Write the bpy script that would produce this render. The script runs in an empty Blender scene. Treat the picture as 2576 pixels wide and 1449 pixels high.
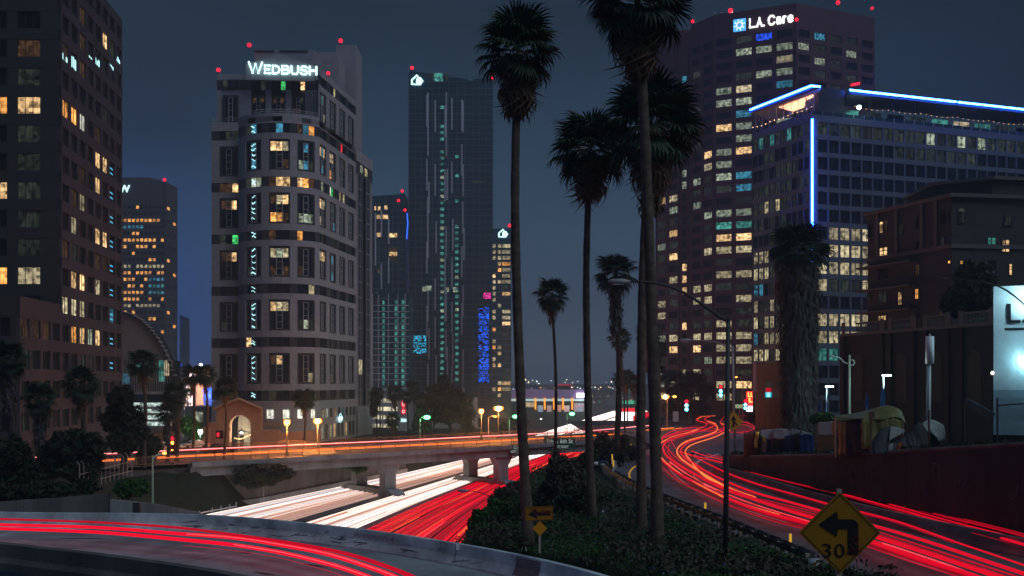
import bpy, math, random
import numpy as np
from mathutils import Vector, Matrix, noise as mnoise
sc = bpy.context.scene
C = sc.collection
rnd = random.Random(7)
# ---------------------------------------------------------------- camera
F, CX, HY = 2504.4, 1288.0, 962.0          # focal length, centre and horizon in pixels of a 2576 px wide view
cd = bpy.data.cameras.new('camera'); cam = bpy.data.objects.new('camera', cd); C.objects.link(cam)
cd.sensor_width = 36.0; cd.lens = 35.0; cd.shift_y = (HY - 724.5) / 2576.0
cd.clip_start = 0.5; cd.clip_end = 12000
cam.location = (0, 0, 0); cam.rotation_euler = (math.radians(90), 0, 0)
sc.camera = cam
# ---------------------------------------------------------------- world: overcast night sky over a lit city
w = bpy.data.worlds.new('World'); sc.world = w; w.use_nodes = True
N = w.node_tree.nodes; LK = w.node_tree.links; N.clear()
out = N.new('ShaderNodeOutputWorld'); bg = N.new('ShaderNodeBackground')
tc = N.new('ShaderNodeTexCoord'); sep = N.new('ShaderNodeSeparateXYZ')
LK.new(tc.outputs['Generated'], sep.inputs[0])
r1 = N.new('ShaderNodeValToRGB'); LK.new(sep.outputs['Z'], r1.inputs[0])
def ramp(r, stops):
    e = r.color_ramp.elements
    while len(e) > 1: e.remove(e[-1])
    e[0].position, e[0].color = stops[0][0], (*stops[0][1], 1)
    for p, c in stops[1:]:
        q = e.new(p); q.color = (*c, 1)
def lin(*c): return tuple(((v/255)/12.92 if v/255 <= .04045 else ((v/255+.055)/1.055)**2.4) for v in c)
ramp(r1, [(0.0, lin(62,80,102)), (0.035, lin(76,95,117)), (0.12, lin(60,83,106)), (0.22, lin(43,65,86)), (0.34, lin(31,48,64)), (1.0, lin(36,52,68))])
# bluer towards the west (left) low over the horizon, darker to the far right
r2 = N.new('ShaderNodeValToRGB'); LK.new(sep.outputs['Z'], r2.inputs[0])
ramp(r2, [(0.0, lin(48,88,165)), (0.06, lin(46,84,156)), (0.14, lin(46,74,122)), (0.24, lin(40,58,80)), (0.38, lin(36,50,66)), (1.0, lin(40,50,64))])
mr = N.new('ShaderNodeMapRange'); mr.inputs['From Min'].default_value = -0.2; mr.inputs['From Max'].default_value = -0.34
LK.new(sep.outputs['X'], mr.inputs['Value'])
m1 = N.new('ShaderNodeMixRGB'); LK.new(mr.outputs[0], m1.inputs[0]); LK.new(r1.outputs[0], m1.inputs[1]); LK.new(r2.outputs[0], m1.inputs[2])
mr2 = N.new('ShaderNodeMapRange'); mr2.inputs['From Min'].default_value = 0.15; mr2.inputs['From Max'].default_value = 0.5
LK.new(sep.outputs['X'], mr2.inputs['Value'])
m2 = N.new('ShaderNodeMixRGB'); LK.new(mr2.outputs[0], m2.inputs[0]); LK.new(m1.outputs[0], m2.inputs[1]); m2.inputs[2].default_value = (*lin(24,35,46), 1)
nz = N.new('ShaderNodeTexNoise'); nz.inputs['Scale'].default_value = 2.2; nz.inputs['Detail'].default_value = 5
mp = N.new('ShaderNodeMapping'); mp.inputs['Scale'].default_value = (1, 1, 3.2)
LK.new(tc.outputs['Generated'], mp.inputs[0]); LK.new(mp.outputs[0], nz.inputs['Vector'])
mr3 = N.new('ShaderNodeMapRange'); mr3.inputs['From Min'].default_value = .3; mr3.inputs['From Max'].default_value = .7; mr3.inputs['To Min'].default_value = .74; mr3.inputs['To Max'].default_value = 1.08
LK.new(nz.outputs['Fac'], mr3.inputs['Value'])
LK.new(m2.outputs[0], bg.inputs['Color']); LK.new(mr3.outputs[0], bg.inputs['Strength']); LK.new(bg.outputs[0], out.inputs['Surface'])
# faint glow of the lit city coming from the right
sd = bpy.data.lights.new('city_glow', 'SUN'); sd.energy = .85; sd.angle = math.radians(40); sd.color = (.72, .86, 1.0)
so = bpy.data.objects.new('city_glow', sd); C.objects.link(so)
so.rotation_euler = Vector((-0.52, 0.40, -0.76)).to_track_quat('-Z', 'Y').to_euler()
vs = sc.view_settings
sc.display_settings.display_device = 'sRGB'; vs.view_transform = 'Standard'; vs.look = 'None'; vs.exposure = 0; vs.gamma = 1; vs.use_curve_mapping = False
cy = sc.cycles
cy.use_denoising = True; cy.max_bounces = 5; cy.diffuse_bounces = 2; cy.glossy_bounces = 3; cy.transmission_bounces = 3; cy.volume_bounces = 0
cy.sample_clamp_indirect = 3.0; cy.caustics_reflective = False; cy.caustics_refractive = False

# ---------------------------------------------------------------- helpers
def P(px, py, d): return Vector(((px-CX)/F*d, d, (HY-py)/F*d))
def G(px, py, z):
    d = -z*F/(py-HY); return Vector(((px-CX)/F*d, d, z))
def X(px, d): return (px-CX)/F*d
def interp(t, tab):
    if t <= tab[0][0]: return tab[0][1]
    for (a, b), (c, d) in zip(tab, tab[1:]):
        if t <= c: return b + (d-b)*(t-a)/(c-a)
    return tab[-1][1]

class MB:
    def __init__(s): s.v = []; s.f = []; s.m = []
    def add(s, vs, fs, mi=0):
        o = len(s.v); s.v += [tuple(p) for p in vs]; s.f += [tuple(i+o for i in f) for f in fs]; s.m += [mi]*len(fs); return s
    def box(s, x0, x1, y0, y1, z0, z1, mi=0):
        return s.add([(x0,y0,z0),(x1,y0,z0),(x1,y1,z0),(x0,y1,z0),(x0,y0,z1),(x1,y0,z1),(x1,y1,z1),(x0,y1,z1)],
                     [(0,3,2,1),(4,5,6,7),(0,1,5,4),(1,2,6,5),(2,3,7,6),(3,0,4,7)], mi)
    def rbox(s, A, B, z0, z1, out0, out1, mi=0):
        """box along the plan line A-B, between the outward offsets out0 and out1"""
        t = Vector((B[0]-A[0], B[1]-A[1])).normalized(); n = Vector((t.y, -t.x))
        q = [(A[0]+n.x*out1, A[1]+n.y*out1), (B[0]+n.x*out1, B[1]+n.y*out1), (B[0]+n.x*out0, B[1]+n.y*out0), (A[0]+n.x*out0, A[1]+n.y*out0)]
        return s.prism(q, z0, z1, mi)
    def prism(s, poly, z0, z1, mi=0):
        n = len(poly)
        v = [(p[0], p[1], z0) for p in poly] + [(p[0], p[1], z1) for p in poly]
        a = sum(poly[i][0]*poly[(i+1) % n][1]-poly[(i+1) % n][0]*poly[i][1] for i in range(n))
        f = [tuple(range(n))[::-1], tuple(range(n, 2*n))] + [(i, (i+1) % n, n+(i+1) % n, n+i) for i in range(n)]
        if a < 0: f = [tuple(reversed(q)) for q in f]
        return s.add(v, f, mi)
    def tube(s, pts, r, n=8, mi=0, cap=True):
        pts = [Vector(p) for p in pts]; rs = r if isinstance(r, (list, tuple)) else [r]*len(pts)
        V = []; Fc = []
        up = Vector((0, 0, 1))
        for i, p in enumerate(pts):
            d = (pts[min(i+1, len(pts)-1)]-pts[max(i-1, 0)]).normalized()
            a = d.cross(up if abs(d.z) < .95 else Vector((0, 1, 0))).normalized(); b = a.cross(d)
            for k in range(n):
                th = 2*math.pi*k/n; V.append(p + a*math.cos(th)*rs[i] + b*math.sin(th)*rs[i])
        for i in range(len(pts)-1):
            for k in range(n):
                Fc.append((i*n+k, i*n+(k+1) % n, (i+1)*n+(k+1) % n, (i+1)*n+k))
        if cap:
            Fc.append(tuple(range(n))[::-1]); Fc.append(tuple((len(pts)-1)*n+k for k in range(n)))
        return s.add(V, Fc, mi)
    def ball(s, c, r, n=10, m=6, mi=0, sz=1):
        V = [(c[0], c[1], c[2]-r*sz)]
        for j in range(1, m):
            ph = -math.pi/2+math.pi*j/m
            for k in range(n):
                th = 2*math.pi*k/n; V.append((c[0]+r*math.cos(ph)*math.cos(th), c[1]+r*math.cos(ph)*math.sin(th), c[2]+r*sz*math.sin(ph)))
        V.append((c[0], c[1], c[2]+r*sz)); L = len(V)-1
        Fc = [(0, 1+(k+1) % n, 1+k) for k in range(n)]
        for j in range(m-2):
            for k in range(n):
                a = 1+j*n; Fc.append((a+k, a+(k+1) % n, a+n+(k+1) % n, a+n+k))
        a = 1+(m-2)*n
        Fc += [(a+k, a+(k+1) % n, L) for k in range(n)]
        return s.add(V, Fc, mi)
    def grid(s, rows, mi=0):
        """rows of points, one sheet"""
        n = len(rows[0]); V = [p for r in rows for p in r]
        Fc = [(j*n+i, j*n+i+1, (j+1)*n+i+1, (j+1)*n+i) for j in range(len(rows)-1) for i in range(n-1)]
        return s.add(V, Fc, mi)
    def plate(s, pts2, A, ux, uz, th, mi=0):
        """flat polygon pts2 (u,w) on origin A, axes ux, uz, thickness th to the back"""
        A, ux, uz = Vector(A), Vector(ux).normalized(), Vector(uz).normalized(); nb = uz.cross(ux)*-1
        nb = ux.cross(uz)*-1   # towards the back when ux right, uz up seen from the front
        n = len(pts2)
        f0 = [A+ux*u+uz*w_ for u, w_ in pts2]; f1 = [p+nb*th for p in f0]
        return s.add(f0+f1, [tuple(range(n)), tuple(range(n, 2*n))[::-1]] + [(i, n+i, n+(i+1) % n, (i+1) % n) for i in range(n)], mi)
    def mesh(s, name, mats, smooth=False):
        me = bpy.data.meshes.new(name); me.from_pydata(s.v, [], s.f)
        mats = mats if isinstance(mats, (list, tuple)) else [mats]
        for m in mats: me.materials.append(m)
        if len(mats) > 1: me.polygons.foreach_set('material_index', s.m)
        if smooth: me.polygons.foreach_set('use_smooth', [True]*len(me.polygons))
        me.update(); return me

def tag(o, label=None, cat=None, group=None, kind=None):
    if label: o['label'] = label
    if cat: o['category'] = cat
    if group: o['group'] = group
    if kind: o['kind'] = kind
    return o
def link(name, me, parent=None, loc=None, rz=0, rot=None, scale=None, local=False):
    o = bpy.data.objects.new(name, me); C.objects.link(o)
    if parent is not None:
        o.parent = parent
        if not local: o.matrix_parent_inverse = parent['_inv'] if False else Matrix.Translation(-parent.location)
    if loc is not None: o.location = loc
    if rot is not None: o.rotation_euler = rot
    elif rz: o.rotation_euler = (0, 0, rz)
    if scale is not None: o.scale = scale if isinstance(scale, (tuple, list)) else (scale,)*3
    return o
def part(name, mb, mats, parent, local=False, smooth=False, **k):
    return link(name, mb.mesh(name, mats, smooth), parent, local=local, **k)
def thing(name, label, cat, loc=(0, 0, 0), group=None, rz=0):
    o = bpy.data.objects.new(name, None); C.objects.link(o); o.location = loc; o.rotation_euler = (0, 0, rz); o.empty_display_size = .2
    return tag(o, label, cat, group)
def struct(name, mb, mats, smooth=False, label=None, kind='structure'):
    o = link(name, mb.mesh(name, mats, smooth)); o['kind'] = kind
    if label: o['label'] = label
    return o
def copy_tree(o, parent=None):
    c = o.copy(); C.objects.link(c)
    if parent is not None: c.parent = parent
    for ch in list(o.children): copy_tree(ch, c)
    return c
def curve(pts, n=8):
    """Catmull-Rom through the points"""
    pts = [Vector(p) for p in pts]; Q = [pts[0]*2-pts[1]]+pts+[pts[-1]*2-pts[-2]]; out = []
    for i in range(1, len(Q)-2):
        a, b, c, d = Q[i-1:i+3]
        for k in range(n):
            t = k/n; out.append(.5*((2*b)+(c-a)*t+(2*a-5*b+4*c-d)*t*t+(3*b-a-3*c+d)*t**3))
    return out+[pts[-1]]

# ---------------------------------------------------------------- materials
def base_mat(name):
    m = bpy.data.materials.new(name); m.use_nodes = True; nt = m.node_tree
    return m, nt, nt.nodes['Principled BSDF']
def mat(name, col, rough=.7, metal=0, var=0, scale=1.0, bump=0, spec=.3, stain=None, coords='Object', streak=False):
    m, nt, b = base_mat(name); b.inputs['Roughness'].default_value = rough; b.inputs['Metallic'].default_value = metal
    b.inputs['Specular IOR Level'].default_value = spec; b.inputs['Base Color'].default_value = (*col, 1)
    if var or bump:
        t = nt.nodes.new('ShaderNodeTexCoord'); n = nt.nodes.new('ShaderNodeTexNoise'); n.inputs['Scale'].default_value = scale; n.inputs['Detail'].default_value = 6; n.inputs['Roughness'].default_value = .65
        v = t.outputs[coords]
        if streak:
            mpn = nt.nodes.new('ShaderNodeMapping'); mpn.inputs['Scale'].default_value = (1, 1, .12); nt.links.new(v, mpn.inputs[0]); v = mpn.outputs[0]
        nt.links.new(v, n.inputs['Vector'])
        if var:
            r = nt.nodes.new('ShaderNodeValToRGB'); c1 = tuple(max(0, c*(1-var)) for c in col); c2 = tuple(min(1, c*(1+var)) for c in col)
            ramp(r, [(.32, c1), (.68, stain if stain else c2)]); nt.links.new(n.outputs['Fac'], r.inputs[0]); nt.links.new(r.outputs[0], b.inputs['Base Color'])
        if bump:
            bp = nt.nodes.new('ShaderNodeBump'); bp.inputs['Strength'].default_value = bump; bp.inputs['Distance'].default_value = .05
            n2 = nt.nodes.new('ShaderNodeTexNoise'); n2.inputs['Scale'].default_value = scale*9; n2.inputs['Detail'].default_value = 4; nt.links.new(t.outputs[coords], n2.inputs['Vector'])
            nt.links.new(n2.outputs['Fac'], bp.inputs['Height']); nt.links.new(bp.outputs[0], b.inputs['Normal'])
    return m
def emit(name, col, s, sample=True, rough=.5):
    m, nt, b = base_mat(name); b.inputs['Base Color'].default_value = (*[min(.8, c*.5) for c in col], 1); b.inputs['Roughness'].default_value = rough
    b.inputs['Emission Color'].default_value = (*col, 1); b.inputs['Emission Strength'].default_value = s
    if not sample: m.cycles.emission_sampling = 'NONE'
    return m
def room(name, col, s, lo=.12, sc_=1.1, tall=.5, glow=None):
    """window of a lit room: uneven light, ceiling lamps, furniture and blinds seen as blotches through the glass"""
    m, nt, b = base_mat(name); nn = nt.nodes; L = nt.links
    b.inputs['Base Color'].default_value = (.012, .014, .016, 1); b.inputs['Roughness'].default_value = .3; b.inputs['Specular IOR Level'].default_value = .1
    t = nn.new('ShaderNodeTexCoord'); oi = nn.new('ShaderNodeObjectInfo')
    mu = nn.new('ShaderNodeMath'); mu.operation = 'MULTIPLY'; mu.inputs[1].default_value = 91.7; L.new(oi.outputs['Random'], mu.inputs[0])
    ad = nn.new('ShaderNodeVectorMath'); ad.operation = 'ADD'; L.new(t.outputs['Object'], ad.inputs[0]); L.new(mu.outputs[0], ad.inputs[1])
    n1 = nn.new('ShaderNodeTexNoise'); n1.inputs['Scale'].default_value = sc_; n1.inputs['Detail'].default_value = 2; L.new(ad.outputs[0], n1.inputs['Vector'])
    mp_ = nn.new('ShaderNodeVectorMath'); mp_.operation = 'SNAP'; mp_.inputs[1].default_value = (.62, 5, .62 if tall < .45 else .5); L.new(ad.outputs[0], mp_.inputs[0])
    n2w = nn.new('ShaderNodeTexWhiteNoise'); L.new(mp_.outputs[0], n2w.inputs['Vector']); n2 = nn.new('ShaderNodeMapRange'); n2.inputs['To Min'].default_value = .3; n2.inputs['To Max'].default_value = .7; L.new(n2w.outputs['Value'], n2.inputs['Value'])
    a = nn.new('ShaderNodeMath'); a.operation = 'ADD'; L.new(n1.outputs['Fac'], a.inputs[0]); L.new(n2.outputs[0], a.inputs[1])
    r = nn.new('ShaderNodeMapRange'); r.inputs['From Min'].default_value = .72; r.inputs['From Max'].default_value = 1.22; r.inputs['To Min'].default_value = lo; r.inputs['To Max'].default_value = 1.25; L.new(a.outputs[0], r.inputs['Value'])
    q = nn.new('ShaderNodeMath'); q.operation = 'MULTIPLY_ADD'; q.inputs[1].default_value = .9; q.inputs[2].default_value = .55; L.new(oi.outputs['Random'], q.inputs[0])
    k = nn.new('ShaderNodeMath'); k.operation = 'MULTIPLY'; L.new(r.outputs[0], k.inputs[0]); L.new(q.outputs[0], k.inputs[1])
    k2 = nn.new('ShaderNodeMath'); k2.operation = 'MULTIPLY'; k2.inputs[1].default_value = s; L.new(k.outputs[0], k2.inputs[0])
    b.inputs['Emission Color'].default_value = (*col, 1); L.new(k2.outputs[0], b.inputs['Emission Strength'])
    m.cycles.emission_sampling = 'NONE'
    return m
M = {}
M['glass'] = mat('dark_glass', (.010, .013, .017), .3, 0, spec=.1)
M['glass_b'] = mat('blue_black_glass', (.012, .022, .034), .25, 0, spec=.2)
M['glass_t'] = mat('teal_glass', (.02, .045, .05), .15, 0, spec=.6)
M['warm'] = room('warm_lit_room', (1.0, .62, .28), 1.2, .12)
M['amber'] = room('amber_lit_room', (1.0, .42, .10), 1.25, .2)
M['cream'] = room('cream_lit_room', (1.0, .84, .50), .52, .12)
M['pale'] = room('pale_lit_room', (.85, 1.0, .72), .36, .10)
M['dimroom'] = room('dim_lit_room', (.55, .66, .45), .045, .0)
M['dimwarm'] = room('dim_warm_room', (1.0, .5, .2), .06, .0)
M['teal'] = room('teal_lit_room', (.18, .85, .72), .32)
M['cyan'] = room('cyan_lit_room', (.12, .62, .95), .4)
M['blue'] = room('blue_lit_room', (.02, .10, 1.0), .9, .05, 1.6)
M['green'] = room('green_lit_room', (.10, 1.0, .25), .7)
M['redroom'] = room('red_lit_room', (1.0, .03, .05), .9)
M['whiteroom'] = room('white_lit_room', (.95, .95, .8), 1.0, .5)
M['frame'] = mat('window_frame', (.04, .045, .05), .6)
M['frame_w'] = mat('pale_window_frame', (.42, .46, .5), .5)
M['asphalt'] = mat('asphalt', (.13, .132, .14), .8, 0, .35, .35, .25)
M['asphalt2'] = mat('old_grey_asphalt', (.085, .09, .098), .85, 0, .3, .25, .3)
M['conc'] = mat('concrete', (.24, .245, .25), .85, 0, .35, .5, .3, streak=True)
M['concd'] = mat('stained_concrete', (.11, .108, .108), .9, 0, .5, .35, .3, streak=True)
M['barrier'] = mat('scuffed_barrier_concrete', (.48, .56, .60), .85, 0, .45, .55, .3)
M['paint_w'] = mat('worn_white_road_paint', (.6, .6, .6), .6, 0, .4, 3)
M['paint_y'] = mat('yellow_road_paint', (.6, .4, .05), .6)
M['earth'] = mat('dry_earth', (.07, .05, .04), .95, 0, .5, .3, .4, stain=(.04, .05, .025))
M['soil'] = mat('island_soil', (.045, .045, .035), .95, 0, .5, .4, .4, stain=(.02, .035, .015))
M['steel'] = mat('galvanised_steel', (.36, .33, .34), .5, .2, .2, 2)
M['dsteel'] = mat('dark_painted_steel', (.07, .075, .08), .5, .2)
M['rust'] = mat('rusty_steel', (.12, .07, .05), .7, .3, .4, 3)
M['wood'] = mat('weathered_wood', (.42, .35, .28), .85, 0, .4, 3, .2)
M['ywarn'] = mat('warning_yellow', (.36, .16, .01), .45, 0, .12, 1.5)
M['black'] = mat('sign_black', (.012, .012, .014), .5)
M['signg'] = mat('sign_green', (.01, .09, .06), .4)
M['white'] = mat('white_paint', (.75, .76, .76), .5)
M['bark'] = mat('palm_bark', (.13, .095, .075), .95, 0, .45, 2.2, .6)
M['barkd'] = mat('dark_bark', (.06, .05, .04), .95, 0, .4, 2, .5)
M['frond'] = mat('palm_frond', (.035, .075, .035), .6, 0, .4, 1.2)
M['frond_d'] = mat('palm_frond_deep', (.022, .05, .028), .6, 0, .4, 1.2)
M['dead'] = mat('dead_frond', (.16, .10, .06), .9, 0, .45, 1.5)
M['deadg'] = mat('grey_dead_frond', (.085, .082, .076), .9, 0, .5, 1.5)
M['leaf'] = mat('shrub_leaf', (.02, .045, .016), .7, 0, .5, .6)
M['leaf2'] = mat('bright_shrub_leaf', (.03, .12, .02), .6, 0, .5, .8)
M['leaf3'] = mat('grey_dry_leaf', (.07, .06, .045), .8, 0, .5, .8)
M['leafd'] = mat('deep_tree_leaf', (.02, .034, .018), .7, 0, .5, .5)
# light-giving materials
M['tail'] = emit('tail_light_red', (1, .0015, .025), .95)
M['tail_d'] = emit('dim_tail_light_red', (1, .002, .03), .45)
M['tail_o'] = emit('orange_turn_light', (1, .16, .03), 1.8)
M['tail_h'] = emit('hot_tail_light', (1, .05, .06), 2.2)
M['head'] = emit('headlight_white', (1, .86, .77), 1.4)
M['head_b'] = emit('headlight_cool', (.62, .80, 1), .95)
M['head_o'] = emit('headlight_warm', (1, .42, .2), .45)
M['head_h'] = emit('headlight_bright', (1, .9, .8), 2.2)
M['sodium'] = emit('sodium_lamp', (1, .24, .025), 5.0)
M['hot'] = emit('hot_sodium_bulb', (1, .72, .35), 30)
_m = M['sodium']; _nt = _m.node_tree; _tr = _nt.nodes.new('ShaderNodeBsdfTransparent'); _mx = _nt.nodes.new('ShaderNodeMixShader'); _mx.inputs[0].default_value = .45; _nt.links.new(_tr.outputs[0], _mx.inputs[1]); _nt.links.new(_nt.nodes['Principled BSDF'].outputs[0], _mx.inputs[2]); _nt.links.new(_mx.outputs[0], _nt.nodes['Material Output'].inputs['Surface'])
M['sodium_s'] = emit('small_sodium_lamp', (1, .3, .04), 7)
M['ledg'] = emit('green_led_lamp', (.10, 1, .22), 10)
M['ledw'] = emit('white_led_lamp', (.8, 1, .95), 12)
M['beacon'] = emit('red_beacon', (1, .006, .02), 4)
M['beacon_d'] = emit('dim_red_light', (1, .01, .03), 3)
M['neon'] = emit('blue_neon_core', (.02, .12, 1), 55)
M['signw'] = emit('white_sign_face', (.62, 1, 1), 1.9)
M['signg_l'] = emit('greenish_sign_face', (.8, 1, .9), 2.6)
M['cyan_l'] = emit('cyan_signal_light', (.1, .85, 1), 10)
M['bulb'] = emit('string_bulb', (1, .5, .2), 6, False)
M['redneon'] = emit('red_neon', (1, .02, .03), 2.2)
M['orneon'] = emit('orange_neon', (1, .32, .05), 4)
M['star'] = emit('far_city_lamp', (1, .72, .42), 4, False)

# text as solid letters, one mesh per letter
_gl = {}
def glyph(ch, th=.05, bold=0.0):
    k = (ch, th, bold)
    if k not in _gl:
        cu = bpy.data.curves.new('letter', 'FONT'); cu.body = ch; cu.size = 1.0; cu.extrude = th; cu.offset = bold; cu.resolution_u = 3
        ob = bpy.data.objects.new('letter', cu); me = bpy.data.meshes.new_from_object(ob)
        bpy.data.objects.remove(ob); me.name = 'letter'
        xs = [v.co.x for v in me.vertices] or [0, .3]; ys = [v.co.y for v in me.vertices] or [0]
        _gl[k] = (me, min(xs), max(xs), min(ys), max(ys))
    return _gl[k]
def text(parent, s, A, ux, height, mt, width=None, th=.04, bold=0.0, gap=.06, local=False, name='letter', sizes=None, up=(0, 0, 1)):
    """letters standing on A, running along ux; height = cap height in metres"""
    ux = Vector(ux).normalized(); uz = Vector(up).normalized(); n = ux.cross(uz)
    sc_ = height/.70; pos = []; x = 0
    for i, ch in enumerate(s):
        k = sizes[i] if sizes else 1
        if ch == ' ': x += .32*sc_; continue
        me, a, b, c, d = glyph(ch, th, bold); pos.append((ch, x-a*sc_*k, k)); x += (b-a)*sc_*k+gap*sc_
    tot = x-gap*sc_; fx = width/tot if width else 1
    for ch, px_, k in pos:
        me, a, b, c, d = glyph(ch, th, bold)
        key = (ch, th, bold, mt.name)
        if key not in _gl: m2 = me.copy(); m2.materials.clear(); m2.materials.append(mt); _gl[key] = m2
        o = bpy.data.objects.new(name, _gl[key]); C.objects.link(o); o.parent = parent
        R = Matrix((ux, uz, n)).transposed().to_4x4()
        S = Matrix.Diagonal((sc_*k*fx, sc_*k, sc_, 1))
        T = Matrix.Translation(Vector(A)+ux*px_*fx)
        o.matrix_parent_inverse = Matrix() if local else Matrix.Translation(-parent.location)
        o.matrix_basis = T @ R @ S

# windows: one mesh per size and material, shared by all that look alike
_wc = {}
def window_mesh(w_, h, mt, vb=1, hb=0, fr=None, fw=.07, pr=.08):
    k = (round(w_, 3), round(h, 3), mt.name, vb, hb, (fr or M['frame']).name, fw)
    if k in _wc: return _wc[k]
    b = MB(); b.add([(0, 0, 0), (w_, 0, 0), (w_, 0, h), (0, 0, h)], [(0, 1, 2, 3)], 0)
    b.box(0, fw, -pr, .02, 0, h, 1); b.box(w_-fw, w_, -pr, .02, 0, h, 1); b.box(fw, w_-fw, -pr, .02, 0, fw, 1); b.box(fw, w_-fw, -pr, .02, h-fw, h, 1)
    for i in range(vb):
        x = w_*(i+1)/(vb+1); b.box(x-fw/2, x+fw/2, -pr*.9, .02, fw, h-fw, 1)
    for i in range(hb):
        z = h*(i+1)/(hb+1); b.box(fw, w_-fw, -pr*.8, .02, z-fw/2, z+fw/2, 1)
    _wc[k] = b.mesh('window', [mt, fr or M['frame']]); return _wc[k]
def facade(root, A, B, ztop, rows, fh, cols, ww, wh, wall, pick, depth=.3, vb=1, hb=0, m0=0, m1=0, core=0.0, zbot=None, fr=None, piers=True, spans=True, head=None, name='window', skip=None):
    """grid of windows on the wall A-B (A left, B right from outside). ztop = top of the first row's windows."""
    A = Vector(A[:2]); B = Vector(B[:2]); L = (B-A).length; t = (B-A)/L; n = Vector((t.y, -t.x)); ang = math.atan2(t.y, t.x)
    cell = (L-m0-m1)/cols; W = cell*ww if ww <= 1 else ww
    zl = ztop+(head if head is not None else fh-wh)
    key = {}
    def pc(nm, w_, h, dep):
        kk = (nm, round(w_, 2), round(h, 2), dep)
        if kk not in key: key[kk] = MB().box(0, w_, -dep, 0, 0, h).mesh(nm, wall)
        return key[kk]
    if spans:
        for r in range(rows+1):
            zt = zl if r == 0 else ztop-fh*(r-1)-wh
            zb = ztop-fh*r if r < rows else (zbot if zbot is not None else zt-(fh-wh))
            if zt-zb > .05:
                p = A+n*core; link('spandrel', pc('spandrel', L, zt-zb, depth), root, (p.x, p.y, zb), ang)
    if piers:
        zb = zbot if zbot is not None else ztop-fh*rows
        for c in range(cols+1):
            a = 0 if c == 0 else m0+cell*c-(cell-W)/2; b = L if c == cols else m0+cell*c+(cell-W)/2
            if b-a > .02:
                p = A+t*a+n*core; link('pier', pc('pier', b-a, zl-zb-.02, depth-.03), root, (p.x, p.y, zb+.01), ang)
    for r in range(rows):
        for c in range(cols):
            if skip and skip(r, c): continue
            k = pick(r, c)
            if k is None: continue
            p = A+t*(m0+cell*c+(cell-W)/2)+n*(core+.03)
            link(name, window_mesh(W, wh, M[k], vb, hb, fr), root, (p.x, p.y, ztop-fh*r-wh), ang)
def chooser(seed, probs, over=None):
    r_ = random.Random(seed); cache = {}
    def f(r, c):
        if over and (r, c) in over: return over[(r, c)]
        if (r, c) not in cache:
            x = r_.random(); k = 'glass'
            for p, nm in probs:
                if x < p: k = nm; break
                x -= p
            cache[(r, c)] = k
        return cache[(r, c)]
    return f
def beacon(p, r=.45, label='red aviation light on a roof edge', m='beacon'):
    t = thing('aviation_light', label, 'light', p, 'red aviation lights on the roofs')
    part('post', MB().tube([(0, 0, -.1), (0, 0, r*1.6)], r*.25, 6), M['dsteel'], t, local=True)
    part('lamp', MB().ball((0, 0, r*2.2), r, 10, 6), M[m], t, local=True, smooth=True)
def lamp_pt(name, loc, col, power, r=.2, spot=None):
    ld = bpy.data.lights.new(name, 'POINT'); ld.energy = power; ld.color = col; ld.shadow_soft_size = r
    o = bpy.data.objects.new(name, ld); C.objects.link(o); o.location = loc; return o

GL = {'W':[[(0,1),(.28,0),(.5,.85),(.72,0),(1,1)]],'E':[[(1,1),(0,1),(0,0),(1,0)],[(0,.52),(.85,.52)]],'D':[[(0,0),(0,1),(.5,1),(.85,.82),(1,.5),(.85,.18),(.5,0),(0,0)]],'B':[[(0,0),(0,1),(.65,1),(.92,.88),(.92,.64),(.65,.53),(0,.53)],[(.65,.53),(1,.4),(1,.14),(.7,0),(0,0)]],
 'U':[[(0,1),(0,.28),(.2,.03),(.5,0),(.8,.03),(1,.28),(1,1)]],'S':[[(.98,.84),(.75,1),(.25,1),(.03,.84),(.05,.62),(.3,.53),(.72,.47),(.97,.34),(.97,.14),(.75,0),(.25,0),(.0,.16)]],'H':[[(0,0),(0,1)],[(1,0),(1,1)],[(0,.5),(1,.5)]],'L':[[(0,1),(0,0),(1,0)]],'A':[[(0,0),(.5,1),(1,0)],[(.2,.34),(.8,.34)]],
 '.':[[(.4,0),(.6,0)]],'C':[[(1,.82),(.75,1),(.35,1),(.06,.78),(0,.5),(.06,.22),(.35,0),(.75,0),(1,.17)]],'a':[[(.08,.6),(.35,.72),(.75,.68),(.88,.5),(.88,0)],[(.88,.42),(.3,.42),(.04,.22),(.25,0),(.6,.03),(.88,.2)]],'r':[[(0,0),(0,.7)],[(0,.45),(.35,.7),(.8,.7)]],'e':[[(.03,.38),(.98,.38),(.88,.64),(.5,.75),(.12,.62),(0,.36),(.12,.08),(.5,0),(.92,.1)]]}
def channel_text(parent, s, A, ux, widths, gaps, heights, sw, mt, depth=.25, drop=0.0):
    """letters as thick rounded strokes, each one an object; drop tilts the base line"""
    A = Vector(A); ux = Vector(ux).normalized(); uz = Vector((0, 0, 1)); n = ux.cross(uz); x = 0
    for ch, w_, g_, h in zip(s, widths, gaps, heights):
        b = MB()
        for st in GL[ch]:
            q = [A+ux*(x+sw+u*(w_-2*sw))+uz*(sw+v*(h-2*sw)+drop*(x+u*w_)) for u, v in st]
            b.tube(q, sw, 8)
            for p in q: b.ball(p, sw, 8, 5)
        part('letter', b, mt, parent, smooth=True); x += w_+g_
    return x
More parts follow.
